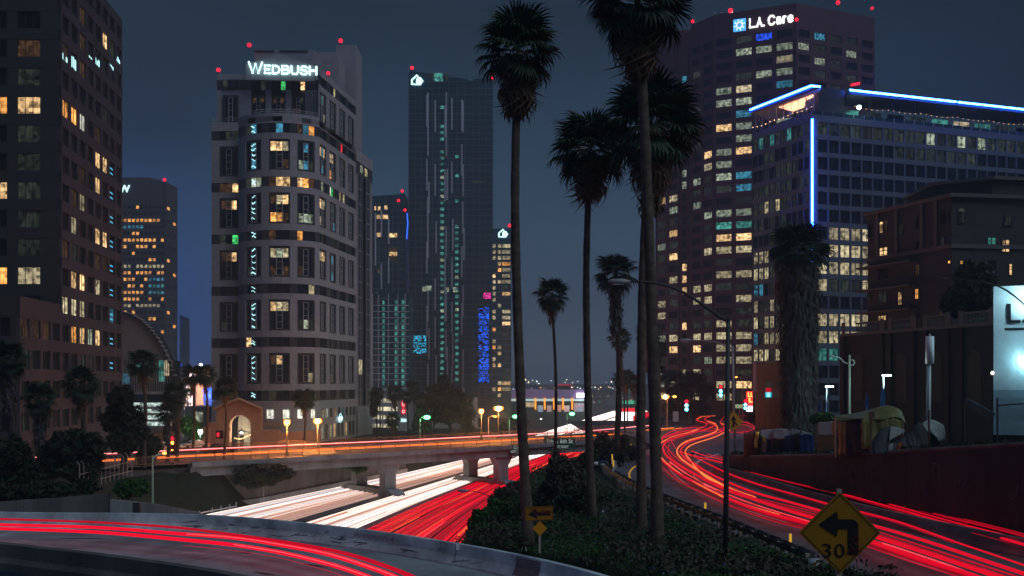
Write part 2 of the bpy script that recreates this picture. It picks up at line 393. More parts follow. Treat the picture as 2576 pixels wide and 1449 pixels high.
# ================================================================ TERRAIN
LT = [(30,-72),(40,-69),(130,-39.5),(183,-21.5),(250,-3),(338,10),(430,28),(492,40),(900,120)]
RT = [(30,-14),(60,-8),(90,-6),(113,-4.6),(150,.5),(195,8),(260,22),(340,36),(420,52),(492,68),(900,170)]
ZL = [(30,-8.6),(70,-8.8),(110,-10.3),(133,-11),(190,-13.4),(600,-17.7)]
ZR = [(30,-7.2),(46,-7.6),(60,-7.9),(100,-8.7),(200,-9.7),(300,-12),(600,-17.7)]
WL = [(60,22),(100,18),(127,12),(133,3),(200,3),(300,15)]
WR = [(30,10),(60,8),(90,8),(113,10),(140,17),(190,17),(230,10),(300,10)]
def sm(t): t = max(0, min(1, t)); return t*t*(3-2*t)
def hgt(x, y, rough=True):
    L = interp(y, LT); R = interp(y, RT); fz = -17.95
    if x < L: z = fz+(interp(y, ZL)-fz)*sm((L-x)/interp(y, WL))
    elif x > R: z = fz+(interp(y, ZR)-fz)*sm((x-R)/interp(y, WR))
    else: return fz
    return z
FE = [(-45,60.5),(-29.3,57.4),(-17.8,56.3),(-9,51.6),(-3.6,47.2),(.2,43.3),(3.4,38.8),(6.6,32),(9,26)]
h0_ = hgt
LE = [(30,16.5),(44,13.6),(54,12.4),(65,11.0),(77,9.9),(94,9.5),(106,10.4),(115,13.2),(121,16.2),(136,19),(150,20.5),(186,20),(204,15),(270,12)]
def zroad(y): return interp(y, [(30,-8.25),(60,-8.3),(100,-8.72),(200,-9.62),(260,-10)])
def hgt(x, y, rough=True):
    z = h0_(x, y)
    if x < 9.5 and y < interp(x, FE)+1.6: z = min(z, -10.6)
    if y < 270 and x > interp(y, LE)-.9: z = min(z, zroad(y)-.18)
    return z
def terrain(name, xs, ys, m):
    V = [(x, y, hgt(x, y)) for y in ys for x in xs]; n = len(xs)
    b = MB(); b.add(V, [(j*n+i, j*n+i+1, (j+1)*n+i+1, (j+1)*n+i) for j in range(len(ys)-1) for i in range(n-1)])
    return struct(name, b, m, smooth=True)
terrain('ground', list(np.arange(-150, -40, 2.0))+list(np.arange(-40, 40, 1.0))+list(np.arange(40, 151, 2.5)), list(np.arange(24, 130, 1.5))+list(np.arange(130, 300, 2.5))+list(np.arange(300, 905, 11)), M['soil'])
b = MB(); b.add([(-7000,-200,-18.3),(7000,-200,-18.3),(7000,9000,-18.3),(-7000,9000,-18.3)], [(0,1,2,3)])
struct('distant_ground', b, mat('distant_ground', (.02, .024, .03), .9, 0, .6, .004, coords='Object'))
# hills on the horizon, sprinkled with house lights
b = MB(); r_ = random.Random(3); rows = []
for j, (dy, k) in enumerate([(0, 0), (250, .55), (600, 1), (1200, .9), (2200, 0)]):
    rows.append([(x, 2600+dy, -18.3+k*(14+9*mnoise.noise((x*.0016, 3, 7))+6*mnoise.noise((x*.005, 1, 2)))) for x in np.arange(-3500, 3600, 60)])
b.grid(rows); hills = struct('hills', b, mat('hill_ground', (.018, .024, .035), .95), smooth=True)
V = MB(); r_ = random.Random(5)
for i in range(230):
    x = r_.uniform(-200, 800) if i < 190 else r_.uniform(-1500, 1500); y = r_.uniform(1500, 3000); s = r_.choice([.8, 1.0, 1.3, 1.8])*y/2300
    z = r_.uniform(-14, -9) if y < 2600 else r_.uniform(-4, 8)
    V.add([(x-s, y, z), (x, y-s, z), (x+s, y, z), (x, y+s, z), (x, y, z+s*1.2), (x, y, z-s*1.2)], [(0,1,4),(1,2,4),(2,3,4),(3,0,4),(1,0,5),(2,1,5),(3,2,5),(0,3,5)], r_.choice([0, 0, 1, 2]))
o = struct('city_lights', V, [M['star'], emit('far_white_lamp', (.8, .95, 1), 4, False), emit('far_orange_lamp', (1, .4, .12), 4, False)], kind='stuff')

def lat(y, s):
    """point across the freeway trench: s=0 left edge, 1 right edge"""
    L = interp(y, LT); R = interp(y, RT); return L+(R-L)*s
def smooth_lat(y, s):
    return sum(lat(y+k, s) for k in (-24, -12, 0, 12, 24))/5
YS = list(np.arange(36, 620, 7.0))
def lane_strip(s0, s1, z):
    b = MB(); b.grid([[(smooth_lat(y, s0), y, z), (smooth_lat(y, s1), y, z)] for y in YS]); return b
struct('freeway_surface', lane_strip(.02, .98, -17.86), M['asphalt2'])
for s0, s1 in ((.13, .134), (.255, .259), (.53, .533), (.80, .803), (.90, .903)):
    struct('lane_marking', lane_strip(s0, s1, -17.85), M['paint_w'])
struct('median_soil', lane_strip(.36, .425, -17.84), M['earth'])
# concrete divider between the carriageways and low walls along the edges
def wall_path(name, pts, h, w0, w1, m, label, cat='barrier', base=None, seg=None, group=None, root=True, kneeh=.3):
    """jersey style barrier swept along ground points, cut into segments"""
    pts = [Vector(p) for p in pts]
    t = thing(name, label, cat, tuple(pts[0]), group)
    n = len(pts)-1; seg = seg or n
    for i0 in range(0, n, seg):
        q = pts[i0:i0+seg+1]; b = MB(); R = []
        for j, p in enumerate(q):
            d = (q[min(j+1, len(q)-1)]-q[max(j-1, 0)]); d.z = 0; d.normalize(); s = Vector((d.y, -d.x, 0))
            off = .01 if (j == 0 or j == len(q)-1) else 0
            pp = p + (d*off if j == 0 else -d*off if j == len(q)-1 else Vector())
            prof = [(-w1/2, -.3), (-w1/2, .06), (-w0/2-(w1-w0)*.12, kneeh), (-w0/2, h), (w0/2, h), (w0/2+(w1-w0)*.12, kneeh), (w1/2, .06), (w1/2, -.3)]
            R.append([pp+s*a+Vector((0, 0, c)) for a, c in prof])
        for row in R: row.append(row[0])
        b.grid(R); k = len(R[0])
        b.add([R[0][i] for i in range(8)], [tuple(range(8))]); b.add([R[-1][i] for i in range(8)], [tuple(range(8))[::-1]])
        part('segment', b, m, t)
    return t
wall_path('freeway_divider', [(smooth_lat(y, .655), y, -17.85) for y in np.arange(84, 420, 8)], 1.0, .25, .7, M['conc'], 'long concrete divider between white headlight lanes and red tail-light lanes', 'barrier', seg=6)
wall_path('edge_barrier', [(smooth_lat(y, .355), y, -17.85) for y in np.arange(84, 156, 8)], .5, .2, .5, M['concd'], 'low kerb barrier between left freeway carriageway and the bare median', 'barrier', seg=4)
wall_path('edge_barrier', [(smooth_lat(y, .43), y, -17.85) for y in np.arange(84, 200, 8)], .35, .15, .4, M['concd'], 'low kerb along the median side of the middle headlight lanes', 'barrier', seg=4)

# ================================================================ LIGHT TRAILS
def streak(b, pts, r, mi=0, n=5): b.tube(pts, r, n, mi)
def bundle(name, s0, s1, n, z, dz, mats, wts, r, seed, ya=46, yb=560, kind='stuff', label=None, brk=.3):
    r_ = random.Random(seed); b = MB()
    for i in range(n):
        s = s0+(s1-s0)*r_.random(); mi = r_.choices(range(len(mats)), wts)[0]; zz = z+r_.uniform(-dz, dz)
        a, c = ya, yb
        if r_.random() < brk: a = ya+r_.uniform(0, 110)
        if r_.random() < brk: c = a+r_.uniform(60, 300)
        pts = [(smooth_lat(y, s)+.25*math.sin(y*.02+i), y, zz) for y in np.arange(a, min(c, yb), 14)]
        if len(pts) > 2: streak(b, pts, r*r_.uniform(.6, 1.3), mi, 4)
    o = link(name, b.mesh(name, [M[m] for m in mats])); tag(o, label, None, None, kind); return o
M['head_d'] = emit('dim_headlight_pink', (1, .74, .64), .85, False); M['head_dd'] = emit('faint_headlight_brown', (1, .6, .48), .42, False); M['tail_dd'] = emit('faint_tail_light', (1, .004, .03), .22, False)
hm = ['head', 'head_b', 'head_o', 'head_h', 'head_d', 'head_dd']
for k, (a, c, n, ya, f) in enumerate([(.012,.128,17,95,1),(.138,.25,17,95,.9),(.262,.345,2,95,.3),(.438,.535,19,84,1),(.545,.638,20,84,1)]):
    bundle('light_trails', a, c, n, -17.15, .12, hm[:4], [5, 1.6, 2, 1.2] if f > .5 else [.3, .1, 2, 0], .062, 11+k, ya=ya)
    bundle('light_trails', a, c, 26, -17.2, .14, hm[4:], [2, 2], .075, 31+k, ya=ya)
tm = ['tail', 'tail_d', 'tail_o', 'tail_h', 'tail_dd']
for a, c in ((.02,.33),(.44,.635)):
    bundle('light_trails', a, c, 26, -16.9, .2, ['head', 'head_b', 'head_h'], [5, 1, 4], .17, 71, ya=225, yb=600, brk=.1)
bundle('light_trails', .68, .98, 30, -16.9, .2, ['tail', 'tail_d'], [2, 1], .17, 72, ya=235, yb=560, brk=.1)
for k, (a, c) in enumerate([(.68,.782),(.79,.887),(.895,.985)]):
    bundle('light_trails', a, c, 15, -17.05, .16, tm, [6, 3, [.5,.3,1.3][k], .7, 0], .07, 16+k, ya=84, yb=470)
    bundle('light_trails', a, c, 34, -17.1, .2, ['tail_d', 'tail_dd'], [2, 3], .08, 46+k, ya=84, yb=470)
# distant headlight queue where the freeway disappears
M['tail_r'] = emit('road_tail_light', (1, .0015, .025), .72)
def trail(label, px, z, r, m, group=None, n=8, flat=None, k=6):
    pts = [Vector(G(a, b_, z if not callable(z) else z(a, b_))) for a, b_ in px]
    c = curve(pts, k); b = MB(); b.tube(c, [r[0]+(r[1]-r[0])*i/(len(c)-1) for i in range(len(c))] if isinstance(r, tuple) else r, n)
    if flat:
        o_ = [Vector(v) for v in b.v]
    o = link('light_trail', b.mesh('light_trail', M[m], True)); tag(o, label, 'light trail', group); return o
G1 = 'tail-light trails on the near ramp'
RZ = -8.42
trail('dim crimson trail farthest from the camera on the near ramp', [(-80,1302),(0,1305.5),(245,1314),(442,1327),(580,1344),(706,1362),(800,1378),(871,1393),(953,1418),(1040,1452),(1110,1490)], -7.6, (.05, .10), 'tail_d', G1)
trail('broad bright red trail in the middle of the near ramp', [(-80,1318),(0,1320),(245,1327),(442,1342),(588,1353),(706,1371),(824,1394),(953,1435),(1040,1473),(1090,1500)], -7.62, (.074, .11), 'tail', G1)
trail('broad bright red trail nearest the camera on the near ramp', [(-80,1327),(0,1329.5),(245,1339),(442,1356),(588,1371),(706,1390),(824,1418),(906,1444),(980,1475),(1030,1500)], -7.62, (.074, .11), 'tail', G1)
trail('pale hot core inside the middle red trail of the near ramp', [(470,1343.5),(588,1352),(706,1369.5),(824,1392.5),(953,1433.5),(1040,1471)], -7.53, .025, 'tail_h', G1)
trail('pale hot core inside the nearest red trail of the near ramp', [(588,1370),(706,1389),(824,1417),(906,1443),(980,1474)], -7.53, .025, 'tail_h', G1)
trail('hair-thin red trail nearest the inner barrier of the ramp', [(460,1372),(588,1385),(706,1404),(824,1436),(860,1449),(900,1468)], -8.2, .012, 'tail_d', G1)
T2P = []
G2 = 'tail-light trails bending along the right-hand road'
def rz(a, b_): return interp(b_, [(1045,-8.6),(1070,-8.5),(1110,-8.1),(1200,-7.8),(1449,-7.5)])
def T2(label, px, r, m):
    T2P.append(px);  return trail(label, px, rz, r*.78, {'tail': 'tail_r'}.get(m, m), G2, 6)
T2('broad red trail lowest on the road, passing behind the large yellow sign', [(2660,1536),(2450,1449),(2300,1402),(2110,1335),(1950,1296),(1850,1262),(1760,1220),(1690,1180),(1652,1140),(1655,1108),(1700,1090),(1760,1078),(1778,1066),(1752,1056),(1765,1047)], .13, 'tail')
T2('red trail just above the lowest broad one', [(2680,1510),(2500,1447),(2300,1381),(2110,1322),(1980,1283),(1880,1250),(1790,1215),(1712,1172),(1672,1140),(1676,1112),(1730,1092),(1782,1078),(1800,1066),(1772,1055),(1790,1046)], .12, 'tail')
T2('red trail climbing third from the kerb through the bend', [(2700,1484),(2500,1418),(2300,1352),(2110,1298),(1990,1264),(1890,1236),(1800,1198),(1735,1160),(1712,1135),(1735,1112),(1790,1094),(1822,1080),(1812,1062),(1822,1048)], .10, 'tail')
T2('thin red trail between two broad ones', [(2700,1496),(2400,1399),(2200,1335),(2050,1288),(1940,1262),(1850,1240),(1760,1200),(1700,1160),(1680,1130),(1700,1105),(1755,1088)], .05, 'tail_d')
T2('orange-cored trail on the outside of the bend', [(1960,1296),(1880,1272),(1790,1237),(1705,1188),(1663,1150),(1658,1120),(1690,1100),(1740,1086),(1768,1074)], .085, 'tail_o')
T2('orange-cored trail on the inside of the bend', [(1900,1252),(1830,1226),(1760,1186),(1712,1152),(1704,1130),(1728,1110),(1775,1096),(1803,1083),(1800,1068),(1780,1060)], .085, 'tail_o')
T2('orange trail curling at the stop line', [(1830,1230),(1770,1196),(1738,1160),(1724,1136),(1742,1118),(1796,1100),(1826,1086)], .07, 'tail_o')
T2('red loop on the far left of the bend', [(1700,1172),(1668,1160),(1648,1140),(1640,1128),(1662,1105),(1700,1094),(1740,1088),(1800,1082)], .05, 'tail')
T2('second red loop on the far left of the bend', [(1760,1190),(1700,1150),(1672,1118),(1668,1098),(1700,1082),(1742,1075),(1770,1076)], .05, 'tail')
T2('third red loop on the far left of the bend', [(1770,1180),(1712,1140),(1690,1112),(1690,1094),(1720,1080),(1752,1074)], .045, 'tail')
T2('red loop through the crossing behind the merge sign', [(1700,1090),(1745,1080),(1790,1085),(1830,1075),(1870,1068),(1895,1078),(1880,1086),(1860,1092)], .05, 'tail_d')
T2('short red trail swinging right at the crossing', [(1795,1078),(1840,1088),(1880,1085),(1898,1076),(1880,1064),(1840,1060)], .05, 'tail')
T2('bright red trail along the foot of the retaining wall', [(2720,1424),(2576,1370),(2400,1322),(2250,1279),(2100,1238),(2000,1214),(1900,1189),(1820,1165),(1760,1150),(1730,1142),(1712,1132),(1730,1112)], .09, 'tail')
T2('upper red trail along the foot of the retaining wall', [(2720,1412),(2576,1360),(2400,1314),(2250,1272),(2100,1232),(2000,1208),(1900,1183),(1820,1158),(1766,1144),(1740,1134)], .07, 'tail')
T2('dim red trail highest along the retaining wall', [(2720,1396),(2576,1344),(2400,1300),(2250,1261),(2100,1224),(2000,1200),(1900,1176),(1830,1156),(1780,1142)], .055, 'tail_d')
T2('dim red trail second highest along the retaining wall', [(2720,1402),(2576,1350),(2400,1305),(2250,1265),(2100,1227),(2000,1204),(1900,1180),(1830,1160)], .05, 'tail_d')
T2('single thin red trail crossing the open road below the wall', [(2720,1480),(2576,1422),(2400,1362),(2250,1310),(2100,1272),(2000,1244),(1900,1216),(1830,1190),(1780,1166),(1745,1148)], .055, 'tail')
T2('dim red trail edging the kerb line of the road', [(2620,1545),(2440,1462),(2300,1416),(2110,1352),(1950,1312),(1850,1278),(1760,1238),(1698,1204),(1658,1168)], .035, 'tail_d')
T2('broken red trail passing between the two lowest', [(2660,1520),(2350,1410),(2150,1345),(2000,1302),(1900,1270),(1820,1240),(1740,1200),(1685,1162)], .05, 'tail_h')
for i, pp in enumerate([[(1752,1056),(1768,1048),(1800,1046)], [(1778,1064),(1800,1072),(1815,1088)], [(1835,1048),(1870,1046),(1898,1047)], [(1812,1064),(1830,1072),(1836,1084)], [(1842,1056),(1872,1062),(1896,1058)]]):
    T2(['short orange curl at the far end of the crossing', 'short red dash below the curl at the crossing', 'flat red dash under the neon sign', 'small orange dash left of the merge sign', 'flat red dash right of the merge sign'][i], pp, .06, ['tail_o', 'tail', 'tail', 'tail_o', 'tail'][i])

b = MB(); r_ = random.Random(61)
for px in T2P[:19]:
    for k in range(2 if px[0][0] > 1950 else 1):
        off = r_.uniform(-9, 9); pts = curve([G(a+r_.uniform(-2, 2), c+off*(.15+.85*max(0, (c-1060)/300)), rz(a, c)) for a, c in px], 5); i0 = r_.randint(0, len(pts)//4); b.tube(pts[i0:len(pts)-r_.randint(0, len(pts)//4)], r_.uniform(.015, .045), 4, 0 if r_.random() < .3 else 1)
o = link('light_trails', b.mesh('light_trails', [M['tail_d'], M['tail_dd']])); o['kind'] = 'stuff'
# ================================================================ NEAR RAMP (elevated)
far_e = [(-45,60.5),(-29.3,57.4),(-17.8,56.3),(-9,51.6),(-3.6,47.2),(.2,43.3),(3.4,38.8),(6.6,32)]
near_e = [(-45,49),(-27.5,47.6),(-20,44.6),(-14.5,41.5),(-10.2,38.4),(-6,33.5),(-3,28)]
fc = curve([(x, y, RZ) for x, y in far_e], 8); nc = curve([(x, y, RZ) for x, y in near_e], 8)
def resample(c, n):
    d = [0]
    for a, b_ in zip(c, c[1:]): d.append(d[-1]+(b_-a).length)
    o_ = []
    for i in range(n):
        t = d[-1]*i/(n-1); j = max(k for k in range(len(d)) if d[k] <= t+1e-9); j = min(j, len(c)-2)
        o_.append(c[j].lerp(c[j+1], (t-d[j])/(d[j+1]-d[j]+1e-9)))
    return o_
fc = resample(fc, 49); nc = resample(nc, 49)
b = MB(); b.grid([[nc[i].lerp(fc[i], k/4) for k in range(5)] for i in range(49)])
b.grid([[nc[i]+Vector((0,0,-1.3)), fc[i]+Vector((0,0,-1.3))] for i in range(49)][::-1]); 
b.grid([[nc[i]+Vector((0,0,-1.3)), nc[i]] for i in range(49)]); b.grid([[fc[i], fc[i]+Vector((0,0,-1.3))] for i in range(49)])
struct('ramp_road', b, mat('ramp_concrete', (.27, .32, .35), .8, 0, .42, .22, .5))
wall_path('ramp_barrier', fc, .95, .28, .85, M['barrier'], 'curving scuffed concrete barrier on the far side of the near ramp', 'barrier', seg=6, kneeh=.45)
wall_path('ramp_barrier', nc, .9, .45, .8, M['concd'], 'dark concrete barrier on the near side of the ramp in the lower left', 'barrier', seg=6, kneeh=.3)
b = MB(); b.grid([[nc[i]+Vector((-.2,-.9,-.75)), nc[i]+Vector((0,-.35,-.72))] for i in range(49)]); b.grid([[nc[i]+Vector((-.2,-.9,-3.5)), nc[i]+Vector((-.2,-.9,-.75))] for i in range(49)])
struct('ramp_girder', b, M['concd'])
# expansion joints and dashes on the ramp
for i, (f0, f1, kk) in enumerate([(30, 31, .66), (34, 35.2, .5), (25, 26.0, .5), (38, 39.4, .5), (16, 17, .5), (8, 9, .5)]):
    j = int(f0); a = nc[j].lerp(fc[j], kk); c = nc[j+1].lerp(fc[j+1], kk+.03); b = MB(); n_ = (c-a).normalized(); s = Vector((n_.y, -n_.x, 0))*.06; up = Vector((0,0,.004))
    b.add([a-s+up, c-s+up, c+s+up, a+s+up], [(0,1,2,3)]); struct('road_marking', b, M['paint_w'])
for i in (13, 27, 40):
    b = MB(); a = nc[i]; c = fc[i]; up = Vector((0,0,.005)); s = Vector((.035, 0, 0)); b.add([a-s+up, a+s+up, c+s+up, c-s+up], [(0,1,2,3)]); struct('road_joint', b, M['black'])
# patch of overpainted graffiti on the barrier
i = 36
def barr(i, v, side=-1):
    a = fc[int(i)].lerp(fc[min(48, int(i)+1)], i-int(i)); d = (fc[min(48, int(i)+1)]-fc[max(0, int(i))]).normalized(); s = Vector((d.y, -d.x, 0))
    # profile on the camera side: foot (.425,.06) knee (.14+.068,.45) top (.14,.95)
    pr = [(.425, .06), (.208, .45), (.14, .95)]
    if v < .5: q = v/.5; o_, h = pr[0][0]+(pr[1][0]-pr[0][0])*q, pr[0][1]+(pr[1][1]-pr[0][1])*q
    else: q = (v-.5)/.5; o_, h = pr[1][0]+(pr[2][0]-pr[1][0])*q, pr[1][1]+(pr[2][1]-pr[1][1])*q
    return a+s*(o_+.006)+Vector((0, 0, h))
b = MB(); 
for lo, hi in ((.08, .5), (.5, .93)):
    b.grid([[barr(38.2, lo), barr(38.2, hi)], [barr(39.0, lo), barr(39.0, hi)], [barr(39.45, lo), barr(39.45, hi)]])
o = struct('paint_patch', b, mat('cover_up_paint', (.2, .165, .185), .9, 0, .3, 2)); o['kind'] = 'structure'
def scribble(pts, r=.012, m='black', name='graffiti'):
    b = MB(); b.tube([barr(u, v) for u, v in pts], r, 4); o = struct(name, b, M[m])
r_ = random.Random(9)
M['graf'] = mat('faded_graffiti', (.13, .15, .18), .9)
M['grafr'] = mat('red_graffiti', (.25, .03, .04), .8)
M['grafw'] = mat('white_graffiti', (.5, .55, .58), .8)
b = MB()
for i in range(38):
    u = r_.uniform(20, 36); v = r_.uniform(.1, .7); l = r_.uniform(.15, .8); q = r_.uniform(-.05, .25)
    b.tube([barr(u, v), barr(u+l*.5, min(.9, v+q*.6)), barr(u+l, min(.9, v+q))], r_.uniform(.006, .03), 3)
struct('graffiti_scuffs', b, M['graf'], kind='stuff')
b = MB(); u0 = 29.6
for ch in range(7):
    pp = [(u0+ch*.32, .62), (u0+ch*.32+.04, .84), (u0+ch*.32+.16, .66), (u0+ch*.32+.2, .86), (u0+ch*.32+.26, .6)]
    b.tube([barr(a, c) for a, c in pp], .014, 4)
struct('red_graffiti_tag', b, M['grafr'])
M['stain'] = mat('oil_stain', (.05,.055,.06), .7); r_ = random.Random(19); b = MB()
for i in range(26):
    k = r_.uniform(2, 46); j = int(k); u = r_.choice([.35, .42, .62, .7])+r_.uniform(-.05, .05); c0 = nc[j].lerp(fc[j], u); d = (nc[j+1].lerp(fc[j+1], u)-c0).normalized(); s_ = Vector((d.y, -d.x, 0)); L = r_.uniform(.5, 3); w_ = r_.uniform(.04, .22); n_ = 7; R = []
    for q in range(n_): t_ = q/(n_-1); R.append([c0+d*L*t_+s_*w_*a*math.sin(math.pi*min(.97, max(.03, t_)))*r_.uniform(.6, 1)+Vector((0,0,.006+.0002*i)) for a in (-1, 1)])
    b.grid(R)
struct('road_stains', b, M['stain'], kind='stuff')
t = thing('junction_box', 'small pale metal box with conduit on the curving barrier', 'box', tuple(barr(35.2, .85)))
part('cover', MB().box(-.09, .09, -.05, .02, -.1, .16), M['white'], t, local=True)
part('conduit', MB().tube([(-.1, -.02, .1), (-.1, -.02, -.25), (-.16, -.16, -.7)], .015, 5), M['dsteel'], t, local=True)
# ramp columns into the trench
for i, x_ in ((16, 0), (30, 0)):
    m_ = nc[i].lerp(fc[i], .5); b = MB(); b.prism([(m_.x-2, m_.y-.8), (m_.x+2, m_.y-.8), (m_.x+2, m_.y+.8), (m_.x-2, m_.y+.8)], -18, RZ-1.3); struct('ramp_column', b, M['conc'])

# ================================================================ STREET BRIDGE
e = Vector((54.5, 44.9)).normalized(); pn = Vector((-e.y, e.x)); B0 = Vector((-41, 133)); BW = 16.5
def bz(s): return interp(s, [(-60,-11.1),(0,-10.75),(40,-10.75),(83,-10.5),(100,-9.9),(112,-9.7)])
def bp(s, wd, dz=0): q = B0+e*s+pn*wd; return Vector((q.x, q.y, bz(s)+dz))
SS = list(np.arange(-58, 112, 4.0))
b = MB(); b.grid([[bp(s, -.2), bp(s, BW+.2)] for s in SS]); struct('bridge_road', b, mat('street_asphalt', (.16, .15, .145), .8, 0, .2, .4))
br = thing('street_bridge', 'concrete street bridge on paired columns crossing over the freeway', 'bridge', tuple(bp(0, 0)))
S2 = [s for s in SS if -4 <= s <= 90]
def beamgrid(w0, w1, z0, z1):
    b = MB()
    for i in range(len(S2)-1):
        a, c = S2[i], S2[i+1]
    R = [[bp(s, w0, z0), bp(s, w1, z0), bp(s, w1, z1), bp(s, w0, z1), bp(s, w0, z0)] for s in S2]; b.grid(R)
    b.add(R[0][:4], [(0,1,2,3)]); b.add(R[-1][:4], [(3,2,1,0)]); return b
part('deck_slab', beamgrid(-.6, BW+.6, -.45, -.03), M['conc'], br)
part('kerb', beamgrid(-.6, -.15, -.03, .2), M['conc'], br)
part('kerb', beamgrid(BW+.15, BW+.6, -.03, .2), M['conc'], br)
for wv in (.0, 5.2, 10.6, 15.4): part('girder', beamgrid(wv, wv+.9, -1.75, -.46), M['concd'] if wv else M['conc'], br)
def column_pair(px, py, label=None):
    g = G(px, py, -17.85); q = Vector((g.x, g.y))-B0; s = q.dot(e); w_ = q.dot(pn)
    for ww in (1.2, 9.6):
        c = B0+e*s+pn*ww; b = MB()
        for (z0, z1, hx, hy, hx1, hy1) in ((-18, bz(s)-3.2, 1.0, .8, 1.0, .8), (bz(s)-3.2, bz(s)-1.76, 1.0, .8, 1.9, .85)):
            v = [(c.x+e.x*a*hx+pn.x*d*hy, c.y+e.y*a*hx+pn.y*d*hy, z0) for a, d in ((-1,-1),(1,-1),(1,1),(-1,1))]+[(c.x+e.x*a*hx1+pn.x*d*hy1, c.y+e.y*a*hx1+pn.y*d*hy1, z1) for a, d in ((-1,-1),(1,-1),(1,1),(-1,1))]
            b.add(v, [(0,3,2,1),(4,5,6,7),(0,1,5,4),(1,2,6,5),(2,3,7,6),(3,0,4,7)])
        part('column', b, M['conc'], br)
    return s
s1 = column_pair(958, 1252); s2 = column_pair(1214, 1224)
for s in (s1, s2):
    c0 = B0+e*s+pn*(-2); c1 = B0+e*s+pn*13
    b = MB(); b.tube([(c0.x, c0.y, -17.9), (c0.x, c0.y, -17.3)], .1, 4)
    R = []
    for w_ in (-3, -1, 12, 15):
        c = B0+e*s+pn*w_; h_ = .2 if w_ in (-3, 15) else 1.6
        R.append([(c.x-e.x*1.3, c.y-e.y*1.3, -17.9), (c.x-e.x*1.15, c.y-e.y*1.15, -17.9+h_), (c.x+e.x*1.15, c.y+e.y*1.15, -17.9+h_), (c.x+e.x*1.3, c.y+e.y*1.3, -17.9)])
    b = MB(); b.grid(R); part('crash_wall', b, M['conc'], br)
# railings: posts and pickets of iron
def railing(name, wd, s0, s1_, h, label, posts=2.6, m='rail', colr=None):
    t = thing(name, label, 'railing', tuple(bp(s0, wd, .2)), 'iron railings along the street bridge')
    pm = MB().box(-.05, .05, -.05, .05, 0, h+.05).mesh('post', M[m]); s = s0
    while s <= s1_:
        link('post', pm, t, tuple(bp(s, wd, .2)), math.atan2(e.y, e.x)); s += posts
    for zz in (h, .12):
        part('rail', MB().tube([bp(k, wd, .2+zz) for k in np.arange(s0, s1_+.1, 5)], .045, 4), M[m], t)
    b = MB(); s = s0
    while s < s1_:
        q = bp(s, wd, .2); b.add([q+Vector((e.x*.018, e.y*.018, .12)), q+Vector((-e.x*.018, -e.y*.018, .12)), q+Vector((-e.x*.018, -e.y*.018, h)), q+Vector((e.x*.018, e.y*.018, h))], [(0,1,2,3)]); s += .17
    o = part('picket', b, M[m], t); o['kind'] = 'stuff'
M['rail'] = mat('iron_railing', (.26, .14, .08), .6, .2)
railing('railing', -.35, -56, 96, 1.05, 'iron picket railing on the near edge of the street bridge')
railing('railing', BW+.35, 0, 96, 1.15, 'iron picket railing on the far edge of the street bridge')
def bt(label, w_, z, r, m, s0=-50, s1_=106):
    o = link('light_trail', MB().tube([bp(s, w_, z) for s in np.arange(s0, s1_, 4)], r, 5).mesh('light_trail', M[m])); tag(o, label, 'light trail', 'light trails across the street bridge')
M['or_t'] = emit('orange_light_trail', (1, .2, .03), 1.5); M['pk_t'] = emit('pink_light_trail', (1, .45, .42), 1.6); M['rd_t'] = emit('faint_red_trail', (1, .01, .05), .7)
bt('crimson trail along the far lane of the street bridge', 14.0, .8, .10, 'tail_d'); bt('second crimson trail in the far lane of the bridge', 12.9, .95, .12, 'rd_t')
bt('thin pink trail above the crimson ones on the bridge', 11.6, 1.05, .06, 'pk_t'); bt('orange trail in the near lane of the bridge', 5.2, .6, .09, 'or_t')
bt('thin orange trail closest to the near railing of the bridge', 3.2, .7, .05, 'or_t', -50, 60); bt('faint orange trail in the middle of the bridge', 7.4, .6, .07, 'or_t')
# abutment and retaining wall left of the freeway, below the bridge
w1 = [(smooth_lat(y, 0)-.3, y) for y in (132, 140, 150, 160, 170, 180)]
aw = thing('retaining_wall', 'stained concrete retaining wall below the left end of the street bridge', 'wall', (w1[0][0], w1[0][1], -18))
qs = [Vector(bp(-9, 1.0)), Vector(bp(2, 1.0))]
# face under the near bridge edge, left of the freeway, and along the freeway
pl = [B0+e*(-26)+pn*.6, B0+e*(-12)+pn*.6, B0+e*0+pn*.6, Vector((smooth_lat(141, 0)-.4, 141)), Vector((smooth_lat(150, 0)-.4, 150)), Vector((smooth_lat(160, 0)-.4, 160)), Vector((smooth_lat(172, 0)-.4, 172)), Vector((smooth_lat(190, 0)-.4, 190))]
for a, c in zip(pl, pl[1:]):
    part('wall_panel', MB().rbox(a, c, -18, -11.3, -1.0, 0), M['concd'], aw)
for a, c in zip(pl[2:], pl[3:]):
    part('barrier_face', MB().rbox(a, c, -18, -16.4, .01, .35), M['conc'], aw)
# ================================================================ BUILDINGS
def shell(root, poly, z0, z1, m, name='wall'): return part(name, MB().prism(poly, z0, z1), m, root)
def inset(poly, d):
    """shrink a convex plan polygon listed so that outside is on the right of each edge (front edges left to right)"""
    n = len(poly); ed = []
    for i in range(n):
        a, b_ = Vector(poly[i]), Vector(poly[(i+1) % n]); t = (b_-a).normalized(); nn = Vector((t.y, -t.x)); ed.append((a-nn*d, t))
    o_ = []
    for i in range(n):
        (p, t), (q, u) = ed[i-1], ed[i]; cr = t.x*u.y-t.y*u.x
        if abs(cr) < 1e-4: o_.append(tuple(q)); continue
        k = ((q.x-p.x)*u.y-(q.y-p.y)*u.x)/cr; o_.append((p.x+t.x*k, p.y+t.y*k))
    return o_
